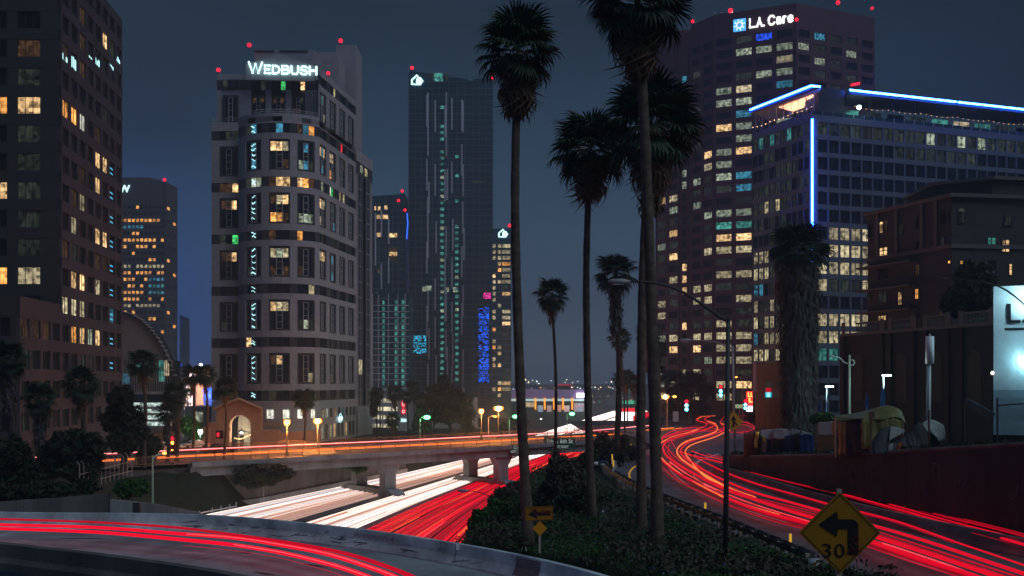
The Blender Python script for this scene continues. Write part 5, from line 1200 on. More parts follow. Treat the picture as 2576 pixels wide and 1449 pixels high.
k_ = (c-a).length/14.3; channel_text(sg, 'L.A.Care', a+Vector((0,0,.1)), uK, [1.6*k_,.6*k_,2.1*k_,.6*k_,2.4*k_,2.0*k_,1.4*k_,2.0*k_], [.1,.05,.05,.9*k_,.12,.15,.1,0], [2.9,.56,2.9,.56,3.0,3.0,3.0,3.0], .27, M['signg_l'])
a = onK(1846, 102.6); b = MB(); s_w = (onK(1877, 0)-onK(1846, 0)).length
b.plate([(0,0),(s_w,0),(s_w,3.5),(0,3.5)], a, uK, (0,0,1), .3); part('emblem_panel', b, emit('sky_blue_panel', (.09,.42,.95), 1.3), sg)
ce = a+uK*(s_w/2)+nK*.1+Vector((0,0,1.7)); b = MB()
b.tube([ce+uK*(.85*math.cos(q))+Vector((0,0,.85*math.sin(q))) for q in np.linspace(0, 6.2832, 20)], .13, 5); part('sun_ring', b, emit('sun_ring_light', (1,.75,.7), 1.6), sg)
for k in range(8):
    q = k*math.pi/4+.2; b = MB(); b.tube([ce+uK*(1.12*math.cos(q))+Vector((0,0,1.12*math.sin(q))), ce+uK*(1.55*math.cos(q))+Vector((0,0,1.55*math.sin(q)))], [.1,.2], 5); part('sun_ray', b, M['signw'], sg)
b = MB(); b.tube([ce+uK*.3+Vector((0,0,.1)), ce+Vector((0,0,.35)), ce-uK*.3+Vector((0,0,.1)), ce+Vector((0,0,-.35)), ce+uK*.3+Vector((0,0,.1))], .07, 5); part('heart', b, emit('heart_blue', (.1,.1,.7), 1), sg)
for i, (px_, py_, lb) in enumerate(((1742,57,'red aviation light at the left roof corner of the red tower'),(1806,75,'red aviation light above the second facet of the red tower'),(1692,83,'faint red light at the far left edge of the red tower'),(2004,52,'red light just after the last letter of the glowing name'),(2108,11,'red aviation light high on the roof right of the name'),(2194,22,'red aviation light on the right roof corner of the red tower'))):
    d_ = [303,296,306,284.5,292,297][i]; beacon(tuple(P(px_, py_+6, d_)), [.5,.5,.3,.45,.55,.4][i], lb)
t = thing('roof_antenna', 'antenna mast with red and white lamps left of the blue emblem', 'antenna', tuple(P(1838, 45, 300)))
part('mast', MB().tube([P(1838,48,300), P(1838,24,300)], .12, 5), M['dsteel'], t); part('lamp', MB().ball(P(1838,27,300), .7, 8, 5), M['beacon'], t); part('lamp', MB().ball(P(1841,33,300), .4, 8, 5), M['head'], t); part('lamp', MB().ball(P(1837,38,300), .35, 8, 5), M['sodium_s'], t)
for i, px_ in enumerate((1798,1816)): 
    t = thing('roof_antenna', ['thin dark antenna farthest left on the red tower roof', 'thin dark antenna between the lamp mast and the left one'][i], 'antenna', tuple(P(px_, 50, 300))); part('mast', MB().tube([P(px_,50,300), P(px_,[30,24][i],300)], .1, 4), M['dsteel'], t); part('head', MB().box(P(px_,0,300).x-.3, P(px_,0,300).x+.3, 299.8, 300.2, P(0,34,300).z, P(0,31,300).z), M['white'], t)
part('roof_core', MB().prism([tuple(kA+Vector((2, 3))), (kR.x-4, kR.y+3), (kR.x-6, kR.y+16), (kA.x+4, kA.y+14)], TOPK+.5, TOPK+3.2), MK, K_)

# ---- L: office block with blue neon lines and a roof terrace
ML = mat('grey_blue_spandrel', (.115, .13, .17), .65, 0, .1, .6)
l0 = Vector((60.3, 200)); e1 = Vector((-.467, 1)).normalized(); e2 = Vector((2.97, 1)).normalized()
lA = l0+e1*18.3; lR = l0+e2*60
L_ = thing('neon_block', 'office block with blue neon roof lines and a terrace on top', 'building', (l0.x+5, l0.y+5, -9))
poly = [tuple(lA), tuple(l0), tuple(lR), (lR.x-6, lR.y+20), (lA.x+6, lA.y+16)]
part('core', MB().prism(inset(poly, .4), -10, 53.2), M['glass'], L_)
rL = random.Random(14)
def pL1(r, c):
    x = rL.random()
    if r == 0: return 'dimroom' if x < .7 else 'teal'
    if r in (3, 4) and c < 7: return 'cream' if x < .35 and c < 5 else 'dimroom'
    if r == 12 and c == 0: return 'cyan'
    if r == 9 and c < 2: return 'cyan'
    if r in (7, 8): return 'cream' if c < 3 else 'dimroom'
    if r in (10, 11, 12, 13): return 'cream' if (x < .6 and c < 7) else 'dimroom'
    return 'dimroom' if x < .35 else 'glass'
facade(L_, lA, l0-e1*-.0, 52.6, 17, 3.5, 10, .86, 2.55, ML, pL1, vb=1, zbot=-10, head=1.6, m1=.5)
def pL2(r, c):
    x = rL.random()
    if r == 0: return 'dimroom' if c < 10 else 'pale' if x < .25 else 'dimroom'
    if r == 1: return 'dimroom' if 6 < c < 15 else 'glass'
    if r == 2: return 'glass'
    if r == 3: return 'cream' if 14 <= c <= 16 else 'glass'
    if r in (6, 7) and c < 5: return 'cream' if c > 0 or x < .5 else 'glass'
    if r in (8, 9) and c < 6: return 'cream' if x < .7 else 'dimroom'
    if r == 11 and c < 6: return 'cream'
    if r == 12: return 'cream' if x < .6 else 'pale'
    if r == 13: return 'teal' if x < .3 else 'cream' if x < .6 else 'dimroom'
    return 'glass'
facade(L_, l0, lR, 52.4, 17, 3.5, 22, .86, 2.55, ML, pL2, vb=1, zbot=-10, head=1.4, skip=lambda r, c: (c > 7 and r > 6) or (c > 4 and r > 9), m0=1.0)
# roof terrace: slab edges, canopies on trusses, glass balustrade, planters
part('terrace_floor', MB().prism(inset(poly, .1), 53.21, 53.6), M['conc'], L_)
can = thing('roof_canopy', 'flat canopy on steel trusses over the left part of the terrace', 'canopy', (l0.x-4, l0.y+8, 53.6))
cp = [lA+Vector((-.6,-.3)), l0+Vector((1.6,.2))-Vector((0,.6)), l0+Vector((4.0, 6)), lA+Vector((6, 6))]
part('roof_sheet', MB().prism([tuple(p) for p in cp], 58.7, 59.0), mat('canopy_sheet', (.28,.24,.24), .6), can)
part('roof_soffit', MB().prism([tuple(p) for p in inset([tuple(q) for q in cp], .25)], 58.4, 58.69), mat('canopy_soffit', (.35,.26,.2), .6), can)
for k in range(9):
    q = lA+(l0-lA)*(k/8)+Vector((.5, .4)); part('truss_post', MB().tube([(q.x, q.y, 53.6), (q.x, q.y, 58.4)], .07, 4), M['frame_w'], can)
    if k < 8:
        q2 = lA+(l0-lA)*((k+1)/8)+Vector((.5, .4)); part('truss_brace', MB().tube([(q.x, q.y, 55.6), (q2.x, q2.y, 58.4)], .05, 4), M['frame_w'], can); part('truss_brace', MB().tube([(q2.x, q2.y, 55.6), (q.x, q.y, 58.4)], .05, 4), M['frame_w'], can); part('truss_beam', MB().tube([(q.x, q.y, 55.6), (q2.x, q2.y, 55.6)], .06, 4), M['frame_w'], can)
lights = MB()
for i in range(14):
    for j in range(9):
        q = lA.lerp(l0, .42+.53*i/13)+Vector((.8+j*.45, .6+j*.35)); lights.ball((q.x, q.y, 58.1), .09, 5, 4)
o = part('festoon_bulb', lights, emit('festoon_light', (1,.42,.22), 14, True), can); o['kind'] = 'stuff'
def neon(label, pts, r=.16):
    t = thing('neon_line', label, 'neon light', tuple(pts[0])); part('tube', MB().tube(pts, r, 8), M['neon'], t, smooth=True)
    return t
zN = 59.25
M['painted_halo'] = emit('painted_blue_halo', (.0, .045, 1), .55, False)  # added glowing strip that imitates the halo around the blue neon
def halo(t, A, B, z0, z1, o): part('painted_halo', MB().rbox(A, B, z0, z1, o-.12, o), M['painted_halo'], t)
nl_ = neon('blue neon line along the left roof edge, bending at the corner', [(lA.x-.8, lA.y-.2, zN), (l0.x-.6, l0.y-1.1, zN), (l0.x+1.4, l0.y-.6, zN)], .2)
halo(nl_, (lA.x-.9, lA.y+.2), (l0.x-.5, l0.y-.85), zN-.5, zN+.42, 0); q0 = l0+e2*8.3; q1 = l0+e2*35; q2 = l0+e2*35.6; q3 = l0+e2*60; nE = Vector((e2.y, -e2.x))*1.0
neon('long blue neon line along the right roof edge', [(q0.x+nE.x, q0.y+nE.y, zN), (q1.x+nE.x, q1.y+nE.y, zN)], .2)
neon('blue neon line continuing at the far right roof edge', [(q2.x+nE.x, q2.y+nE.y, zN), (q3.x+nE.x, q3.y+nE.y, zN)], .2)
neon('vertical blue neon line down the building corner', [(l0.x-.12, l0.y-.45, 52.8), (l0.x-.12, l0.y-.45, 28.0)], .2)
for k, (a, c) in enumerate(((27.6,26.2),(26.0,25.4),(25.1,22.9),(22.4,20.8))): part('broken_tube', MB().tube([(l0.x-.12, l0.y-.45, a), (l0.x-.12, l0.y-.45, c)], .08 if k % 2 else .13, 6), M['neon'], bpy.data.objects['neon_line.003'])
can2 = thing('roof_canopy', 'long thin canopy behind the right neon line', 'canopy', (q0.x, q0.y, 58)); part('roof_sheet', MB().rbox(q0, q3, 58.5, 58.9, -7, .8), mat('canopy_sheet_2', (.05,.05,.06), .7), can2)
for k in range(10): q = q0+(q3-q0)*(k/9); part('post', MB().tube([(q.x, q.y+.3, 53.6), (q.x, q.y+.3, 58.5)], .09, 4), M['dsteel'], can2)
part('penthouse', MB().rbox(l0+e2*1.8, l0+e2*8.2, 53.61, 59.6, -5, -.4), mat('penthouse_wall', (.03,.03,.035), .6), L_)
for k in range(9):
    a = q0+(q3-q0)*(k/9)+Vector((0, 3)); c = q0+(q3-q0)*((k+.7)/9)+Vector((0, 3)); part('terrace_room', MB().rbox(a, c, 53.8, 56.4, -.2, 0), M[['teal','dimroom','glass','dimroom','teal','cream','teal','dimroom','glass'][k]], L_)
bal = thing('terrace_balustrade', 'glass balustrade with string lights round the roof terrace', 'balustrade', (l0.x, l0.y, 53.6))
for a, c in ((lA, l0), (l0, lR)):
    n_ = int((c-a).length/2.4)
    for k in range(n_):
        p_, q_ = a+(c-a)*(k/n_), a+(c-a)*((k+1)/n_); part('glass_panel', MB().rbox(p_, p_+(q_-p_)*.96, 53.7, 54.6, -.12, -.06), M['glass_t'], bal); part('post', MB().box(p_.x-.04, p_.x+.04, p_.y-.04, p_.y+.04, 53.6, 54.7), M['frame_w'], bal)
for k in range(36):
    q = l0.lerp(lR, .17+.8*k/35); part('bulb', MB().ball((q.x, q.y-.2, 56.3-.35*abs(math.sin(k*.5))), .05, 5, 4), M['bulb'], bal) if k % 1 == 0 else None
for k in range(14):
    q = lA.lerp(l0, k/13); part('bulb', MB().ball((q.x-.2, q.y-.3, 55.4-.3*abs(math.sin(k*.7))), .08, 5, 4), M['bulb'], bal)
fl = thing('flood_lamp', 'piercing white-green floodlight on the roof terrace', 'lamp', tuple(P(2161, 270, 203)))
part('lamp', MB().ball(P(2161,270,202.5), .42, 10, 6), emit('flood_white', (.6,1,.9), 30), fl); part('post', MB().tube([P(2161,272,202.8), P(2161,290,202.8)], .08, 5), M['dsteel'], fl)
t = thing('red_roof_sign', 'small red glowing sign at the left end of the right neon line', 'sign', tuple(P(2152, 213, 203))); p = P(2152, 213, 203); part('panel', MB().plate([(-.9,-.3),(.9,.1),(.9,.55),(-.9,.15)], p, (1,0,0), (0,0,1), .2), emit('red_sign', (1,.01,.02), 2), t)
beacons = [(2540, 296, 215)]

# ---- M: balconied residential block on the right
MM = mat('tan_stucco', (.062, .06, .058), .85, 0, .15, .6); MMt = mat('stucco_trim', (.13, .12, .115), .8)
m0_ = Vector((47.8, 133.8)); m1_ = Vector((53, 120)); m2_ = Vector((66, 122)); TM = 22.3
R_b = thing('residential_block', 'dim tan residential block with balconies and arched windows', 'building', (55, 126, -6))
poly = [tuple(m0_), tuple(m1_), tuple(m2_), (68, 140), (52, 142)]
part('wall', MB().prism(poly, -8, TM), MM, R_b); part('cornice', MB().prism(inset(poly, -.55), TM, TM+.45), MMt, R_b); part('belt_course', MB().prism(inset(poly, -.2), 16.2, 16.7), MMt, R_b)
part('roof_storey', MB().prism([(54.5, 128), (60, 124.5), (68, 126), (68, 138), (55, 138)], TM+.46, TM+3), MM, R_b); part('roof_cornice', MB().prism([(53.8, 127.6), (60, 123.8), (68.5, 125.5), (68.5, 138.5), (54.3, 138.5)], TM+3, TM+3.4), MMt, R_b)
tl = (m1_-m0_).normalized(); nl = Vector((tl.y, -tl.x)); LL = (m1_-m0_).length; al = math.atan2(tl.y, tl.x); tr_ = (m2_-m1_).normalized(); nr = Vector((tr_.y, -tr_.x)); ar = math.atan2(tr_.y, tr_.x)
def wn(u, z, w_, h, mm, right=False, vb=1, hb=1, arch=False):
    q = (m1_+tr_*u+nr*.06) if right else (m0_+tl*u+nl*.06)
    o = link('window', window_mesh(w_, h, M[mm], vb, hb), R_b, (q.x, q.y, z), ar if right else al)
    if arch:
        b = MB(); b.add([(w_/2+(w_/2)*math.cos(a), 0, h+(w_/2)*math.sin(a)) for a in np.linspace(0, math.pi, 9)], [tuple(range(9))]); link('arch_pane', b.mesh('arch_pane', M[mm]), R_b, (q.x, q.y, z), ar if right else al)
def zof(px, py):
    k = (px-CX)/F
    if px < 2395: t_ = (k*m0_.y-m0_.x)/(tl.x-k*tl.y); d_ = m0_.y+tl.y*t_; return t_, (HY-py)/F*d_
    t_ = (k*m1_.y-m1_.x)/(tr_.x-k*tr_.y); return t_, (HY-py)/F*(m1_.y+tr_.y*t_)
def w4(cx, cy, wpx, hpx, mm, vb=1, hb=1, arch=False):
    """window given by its place in the 1377 px wide study of the right side"""
    sx = lambda v: (3080+v/1.812)/1.4907; sy = lambda v: (600+v/1.812)/1.4907
    u, z = zof(sx(cx), sy(cy+hpx)); u2, _ = zof(sx(cx+wpx), sy(cy)); _, z2 = zof(sx(cx), sy(cy)); wn(u, z, max(.5, u2-u), z2-z, mm, sx(cx) >= 2395, vb, hb, arch)
for args in [(318,450,24,80,'glass',0,1,True),(398,440,24,62,'warm',1,2,True),(432,430,22,64,'dimwarm',1,2,True),(526,434,32,82,'dimroom',1,2),(645,400,30,70,'glass',1,2,True),(815,360,28,78,'glass',1,2,True),(866,350,44,80,'glass',1,2,True),(928,350,44,80,'dimroom',1,2,True),(1240,378,54,70,'dimroom',1,2),
             (398,598,56,72,'warm',1,2),(645,555,30,76,'glass',1,1),(815,525,26,78,'dimroom',1,1),(862,520,108,76,'cyan',3,1),(1124,525,60,76,'teal',1,2),(1222,540,54,86,'warm',1,2),
             (390,740,56,80,'glass',1,2),(642,712,30,80,'dimwarm',1,1),(862,684,20,24,'amber',0,0),(936,682,24,28,'amber',0,0),(1110,680,76,84,'glass',1,2),(1270,705,18,80,'warm',0,1),
             (316,910,24,36,'dimroom',0,1),(390,895,58,76,'dimroom',1,2),(524,896,28,92,'warm',1,2),(640,876,26,72,'amber',1,1),(390,1058,56,36,'warm',2,0),(640,1032,26,44,'glass',0,1),(852,1028,30,28,'warm',1,0),(806,1028,20,28,'dimwarm',0,0)]:
    w4(*args)
for k, z_ in enumerate((12.2+2.95, 12.2-.1, 9.25-.1, 6.3-.1)):
    b = MB(); b.rbox(m0_-tl*.6, m0_+tl*(LL*.62), z_, z_+.22, 0, 1.5); part('balcony_slab', b, MMt, R_b)
    rl = MB(); rl.tube([m0_.to_3d()+nl.to_3d()*1.45+Vector((0,0,z_+1.2)), (m0_+tl*(LL*.62)).to_3d()+nl.to_3d()*1.45+Vector((0,0,z_+1.2))], .04, 4)
    for i in range(40): q = m0_+tl*(LL*.62*i/39)+nl*1.45; rl.box(q.x-.015, q.x+.015, q.y-.015, q.y+.015, z_+.2, z_+1.2)
    o = part('balcony_railing', rl, M['dsteel'], R_b); o['kind'] = 'stuff'
for u in (LL*.12, LL*.36, LL*.66, LL*.82): q = m0_+tl*u; part('pilaster', MB().rbox(q, q+tl*.5, 16.7, TM, 0, .25), MMt, R_b)
# ---- N: podium wall with balustrade
MN = mat('podium_stone', (.026, .027, .030), .85, 0, .2, .6)
n0, n1 = Vector((38.3, 115)), Vector((44.5, 92)); tn = (n1-n0).normalized(); nn2 = Vector((tn.y, -tn.x)); LN = (n1-n0).length
N_ = thing('podium_wall', 'tall dark podium wall topped by a stone balustrade', 'building', (n0.x, n0.y, -6))
part('wall', MB().prism([tuple(n0), tuple(n1), (n1.x+20, n1.y+4), (n0.x+22, n0.y+10)], -8, 5.6), MN, N_)
def pc_(u0, u1, z0, z1, o, m, nm): part(nm, MB().rbox(n0+tn*u0, n0+tn*u1, z0, z1, 0, o), m, N_)
pc_(-.3, LN+.2, 5.3, 5.6, .22, MMt, 'cornice')
for u in (0, .30, .36, .52, .60, .74, .82, .99): pc_(LN*u-.35, LN*u+.35, 5.61, 6.9, .05, MMt, 'pedestal') ; pc_(LN*u-.4, LN*u+.4, -8, 5.29, .25, MN, 'pilaster')
for a, c in ((.10,.30),(.36,.52),(.60,.74),(.82,.99)):
    bb = MB(); 
    k = LN*a
    while k < LN*c:
        q = n0+tn*k-nn2*.15; bb.tube([(q.x, q.y, 5.6), (q.x, q.y, 5.75), (q.x, q.y, 5.95), (q.x, q.y, 6.2), (q.x, q.y, 6.55)], [.07,.05,.1,.06,.07], 6); k += .32
    o = part('baluster_run', bb, MMt, N_); o['kind'] = 'stuff'; part('handrail', MB().rbox(n0+tn*LN*a, n0+tn*LN*c, 6.56, 6.75, -.3, 0), MMt, N_)
for u in (.12, .44, .67, .9): 
    b = MB(); cu = LN*u; pts = [(cu-.9, -2), (cu+.9, -2), (cu+.9, 2.2)]+[(cu+.9*math.cos(a), 2.2+.9*math.sin(a)) for a in np.linspace(.3, math.pi-.3, 6)]+[(cu-.9, 2.2)]; b.plate(pts, Vector((n0.x, n0.y, 0))+nn2.to_3d()*.06, tn.to_3d(), (0,0,1), .05); part('blind_arch', b, MMt if False else mat('blind_arch_stone_%d' % int(u*100), (.06,.05,.045), .9), N_)
# ---- O: white wall at the right edge lit by lamps
o0, o1 = Vector((X(2499, 80), 80)), Vector((54, 72))
O_ = thing('white_wall_building', 'white stucco building at the right edge with black L.A. lettering', 'building', (o0.x, o0.y, -3))
MO = mat('white_stucco', (.62, .66, .68), .85, 0, .10, 1.2, .35); MO2 = mat('grey_blue_stucco', (.34, .42, .46), .85, 0, .12, 1.2, .35)
toO = (o1-o0).normalized(); nO = Vector((toO.y, -toO.x))
part('upper_wall', MB().prism([tuple(o0), tuple(o1), (62, 95), (47.6, 96)], -.62, 7.7), MO, O_); part('lower_wall', MB().prism([tuple(o0), tuple(o1), (62, 95), (47.6, 96)], -4.2, -.63), MO2, O_)
qa = o0+toO*1.0+nO*.05; text(O_, 'L.A.', (qa.x, qa.y, 4.75), toO.to_3d(), 1.55, M['black'], bold=.01, gap=.05, th=.02)
part('painted_line', MB().rbox(o0+toO*.8, o0+toO*9, 4.15, 4.35, 0, .03), M['black'], O_)
wl = thing('wall_flood_lamp', 'glaring flood lamp on a bracket above the painted letters', 'lamp', (o0.x+4, o0.y-4, 8))
q = o0+toO*2.9+nO*.9; part('lamp', MB().ball((q.x, q.y, 6.9), .28, 10, 6), emit('flood_cool', (.7,.95,1), 30), wl); part('bracket', MB().tube([(q.x-nO.x*.9, q.y-nO.y*.9, 7.5), (q.x-nO.x*.4, q.y-nO.y*.4, 7.7), (q.x, q.y, 7.15)], .05, 5), M['dsteel'], wl)
lamp_pt('wall_flood_light', (q.x+nO.x*.5, q.y+nO.y*.5, 6.6), (.42,.85,1), 560, .3)
part('cable', MB().tube(curve([(q.x-6, q.y+3, 8.6), (q.x-2.6, q.y+.5, 7.6), (q.x+.4, q.y+.2, 5.2)], 5), .07, 4), M['black'], wl)
wl2 = thing('wall_lamp', 'small wall lamp low on the white building', 'lamp', (o0.x+3, o0.y-3, 2)); q = o0+toO*2.4+nO*.35
part('lamp', MB().ball((q.x, q.y, 1.9), .16, 8, 5), emit('wall_lamp_cool', (.6,.95,1), 25), wl2); part('hood', MB().box(q.x-.1, q.x+.5, q.y-.15, q.y+.15, 2.1, 2.25), M['dsteel'], wl2); lamp_pt('wall_lamp_light', (q.x+nO.x*.3, q.y+nO.y*.3, 1.7), (.35,.85,1), 160, .12)
t = thing('corner_camera', 'tiny white camera on the corner of the white building', 'camera', (o0.x, o0.y, .7)); part('housing', MB().ball((o0.x-.15, o0.y-.15, .75), .16, 8, 5), M['head'], t); part('bracket', MB().box(o0.x-.1, o0.x, o0.y-.1, o0.y, .7, .95), M['steel'], t)
# ================================================================ RIGHT HAND ROAD, WALL AND TERRACE
gr = [(13.6,44),(12.4,54),(11.0,65),(9.9,77),(9.5,94),(10.4,106),(13.2,115),(16.2,121)]
wall = [(31.8,38),(27.0,49),(23.0,68),(20.9,87),(20.1,95)]
left_e = [(16.5,30)]+gr+[(17.5,128),(19,136),(20.5,150),(21,170),(20,186),(17,204)]
right_e = [(33,30)]+wall[1:]+[(23,99),(29,112),(34,125),(42,140),(60,165),(80,204)]
def zroad(y): return interp(y, [(30,-8.25),(60,-8.3),(100,-8.72),(200,-9.62),(260,-10)])
lc, rc = resample(curve([(x, y, 0) for x, y in left_e], 6), 60), resample(curve([(x, y, 0) for x, y in right_e], 6), 60)
b = MB(); b.grid([[Vector((lc[i].lerp(rc[i], k/8).x, lc[i].lerp(rc[i], k/8).y, zroad(lc[i].lerp(rc[i], k/8).y))) for k in range(9)] for i in range(60)])
struct('road', b, M['asphalt'])
b = MB(); b.grid([[(x_, y_, zroad(y_)-.02) for x_ in np.linspace(14, 130, 12)] for y_ in np.linspace(196, 262, 6)]); struct('crossing_road', b, M['asphalt'])
def stripe(px, w_=.12, m='paint_w', dz=.008, name='road_marking'):
    pts = curve([G(a, c, interp(c, [(1040,-9.6),(1140,-9.1),(1200,-8.75),(1449,-8.3)])) for a, c in px], 6); R = []
    for j, p in enumerate(pts):
        d = (pts[min(j+1, len(pts)-1)]-pts[max(j-1, 0)]); s = Vector((d.y, -d.x, 0)).normalized()*w_/2; z = zroad(p.y)+dz; R.append([(p.x-s.x, p.y-s.y, z), (p.x+s.x, p.y+s.y, z)])
    struct(name, MB().grid(R), M[m])
stripe([(2560,1500),(2400,1449),(2280,1412),(2150,1374),(2000,1330),(1900,1300),(1800,1262),(1730,1225),(1690,1190),(1668,1160)])
stripe([(1744,1182),(1752,1168),(1768,1158),(1795,1149),(1808,1144)], .45)
stripe([(1790,1240),(1750,1206),(1742,1190)], .12)
# retaining wall: panels of concrete, rising towards the camera
M['wallc'] = mat('old_wall_concrete', (.045, .05, .052), .9, 0, .5, .3, .3, streak=True)
rw = thing('long_retaining_wall', 'long stained concrete retaining wall rising to the right behind the road', 'wall', (20, 87, -8.7))
ZT = [(38,-1.2),(49,-3.1),(68,-5.1),(87,-6.65),(95,-7.1),(150,-8.4)]
wc = resample(curve([(x, y, 0) for x, y in wall], 6), 25)
for i in range(24):
    a, c = wc[i], wc[i+1]; t_ = (c-a).normalized(); a2 = a+t_*.015; c2 = c-t_*.015; n_ = Vector((-t_.y, t_.x, 0)) ; n_ = n_ if n_.x < 0 else -n_
    v = [(a2.x, a2.y, zroad(a.y)-.4), (c2.x, c2.y, zroad(c.y)-.4), (c2.x, c2.y, interp(c.y, ZT)+.15), (a2.x, a2.y, interp(a.y, ZT)+.15)]
    bk = [(x-n_.x*.35, y-n_.y*.35, z) for x, y, z in v]
    part('wall_panel', MB().add(v+bk, [(0,1,2,3),(7,6,5,4),(3,2,6,7),(0,4,5,1),(1,5,6,2),(0,3,7,4)]), M['wallc'], rw)
wall_path('foot_barrier', [(p.x-interp(p.y, [(38,3.3),(60,2.9),(80,1.2),(95,.75)]), p.y, zroad(p.y)) for p in wc[:]], .85, .2, .6, M['conc'], 'low concrete barrier along the foot of the long retaining wall', 'barrier', seg=3)
b = MB(); r_ = random.Random(23)
def wq(u, h): 
    i = min(23, int(u)); p = wc[i].lerp(wc[i+1], u-i); t_ = (wc[i+1]-wc[i]).normalized(); n_ = Vector((-t_.y, t_.x, 0)); n_ = n_ if n_.x < 0 else -n_; z0 = zroad(p.y); return p+n_*.012+Vector((0, 0, z0+.3+(interp(p.y, ZT)-z0-.4)*h))
for i in range(46):
    u = r_.uniform(6, 22); h = r_.uniform(.35, .75); pts = [wq(min(23.9, u+.05*k+r_.uniform(-.03, .03)), min(1, max(0, h+r_.uniform(-.12, .12)))) for k in range(6)]; b.tube(pts, r_.uniform(.015, .04), 3, 0 if r_.random() < .7 else 1)
struct('wall_graffiti', b, [M['graf'], M['concd']], kind='stuff')
for i in range(0, 24):
    part('coping', MB().tube([wc[i]+Vector((0,0,interp(wc[i].y, ZT)+.17)), wc[i+1]+Vector((0,0,interp(wc[i+1].y, ZT)+.17))], .12, 4), M['concd'], rw)
# soil terrace above the wall
b = MB(); R = []
for y_ in np.arange(38, 152, 3.0):
    xw = interp(y_, [(38,32),(49,27.2),(68,23.2),(87,21.1),(95,20.3),(100,24),(112,30),(125,35),(152,54)]); z_ = interp(y_, ZT)
    if y_ > 95: z_ = max(z_-(.0), zroad(y_)+.15)
    R.append([(xw+(115-xw)*k**1.6, y_, z_+(k*3.0 if y_ < 110 else k*2)+.15*mnoise.noise((k*9, y_*.3, 0))) for k in (0,.02,.05,.1,.16,.25,.4,.7,1)])
b.grid(R); struct('terrace_soil', b, M['soil'], smooth=True)
# guardrail with timber posts along the island side of the road
g_ = thing('guardrail', 'steel guardrail on weathered timber posts curving along the right road', 'guardrail', (gr[0][0], gr[0][1], -8.3))
gc = resample(curve([(x-.35, y, 0) for x, y in gr], 8), 47)
blk = MB().box(-.10, .10, -.09, .09, .22, .78).mesh('block_out', M['dsteel']); pst = MB().box(-.10, .10, -.1, .1, -.4, .70).mesh('post', M['wood'])
def gz(p): return zroad(p.y)+.02
for i, p in enumerate(gc):
    d = (gc[min(i+1, 46)]-gc[max(i-1, 0)]).normalized(); a = math.atan2(d.y, d.x); s = Vector((d.y, -d.x, 0))
    link('post', pst, g_, tuple(p-s*.22+Vector((0,0,gz(p)))), a); link('block_out', blk, g_, tuple(p+Vector((0,0,gz(p)))), a)
R = []
for i, p in enumerate(gc):
    d = (gc[min(i+1, 46)]-gc[max(i-1, 0)]).normalized(); s = Vector((d.y, -d.x, 0)); z = gz(p)
    R.append([p+s*o_+Vector((0,0,z+h_)) for o_, h_ in ((.10,.42),(.20,.50),(.12,.60),(.20,.70),(.10,.78))])
for i0 in range(0, 46, 4): part('rail', MB().grid(R[i0:i0+5]), M['steel'], g_, smooth=True)
R2 = [[p-Vector((0,0,0))+Vector(((q.x-p.x)*.0,0,0)) for p in []] for q in []]
for i0 in range(0, 46, 4):
    rr_ = []
    for i in range(i0, min(47, i0+5)):
        p = gc[i]; d = (gc[min(i+1, 46)]-gc[max(i-1, 0)]).normalized(); s = Vector((d.y, -d.x, 0)); z = gz(p); rr_.append([p-s*.34+Vector((0,0,z+.48)), p-s*.34+Vector((0,0,z+.74))])
    part('back_rail', MB().grid(rr_), M['dsteel'], g_)
# reflector posts
def delin(px, py, d, h, label):
    p = P(px, py, d); t = thing('delineator', label, 'reflector post', tuple(p), 'yellow reflector posts along the guardrail')
    part('post', MB().box(-.07, .07, -.02, .02, 0, h*1.25), M['white'], t, local=True); part('reflector', MB().box(-.06, .06, -.035, -.021, h*.5, h*1.2), emit('reflector_yellow', (1,.55,.05), .55) if 'reflector_yellow' not in bpy.data.materials else bpy.data.materials['reflector_yellow'], t, local=True)
delin(1774, 1300, 62, .72, 'reflector post on the guardrail left of the main light pole'); delin(1988, 1390, 48, .75, 'leaning reflector post on the guardrail left of the big yellow sign')
for i, (x_, y_, d) in enumerate(((1540,1168,96),(1549,1152,104),(1588,1139,113),(1543,1185,88))): delin(x_, y_, d, .8, ['reflector post second from the left end of the guardrail bend', 'reflector post third on the guardrail bend', 'reflector post farthest along the guardrail bend', 'reflector post nearest in the guardrail bend'][i])
delin(1642, 1118, 125, .8, 'reflector post by the red trails at the nose of the bend'); delin(1662, 1112, 128, .8, 'reflector post second beside the red trails')
# curved concrete edging with the purple cast and yellow studs
cpts = [G(a, c, -8.6) for a, c in ((1560,1230),(1546,1200),(1545,1180),(1556,1166),(1580,1155),(1610,1146),(1640,1141))]
wall_path('curved_kerb_wall', curve(cpts, 4), .55, .2, .35, M['conc'], 'curved low kerb wall behind the reflector posts', 'barrier', seg=4)
st = MB()
for i in range(24):
    q = curve([G(a, c, -8.62) for a, c in ((1600,1236),(1590,1215),(1583,1195),(1588,1180),(1600,1170),(1625,1160))], 5)[min(25, i)]; st.box(q.x-.09, q.x+.09, q.y-.09, q.y+.09, zroad(q.y), zroad(q.y)+.05)
struct('road_studs', st, emit('stud_yellow', (1,.5,.05), .5), kind='stuff')
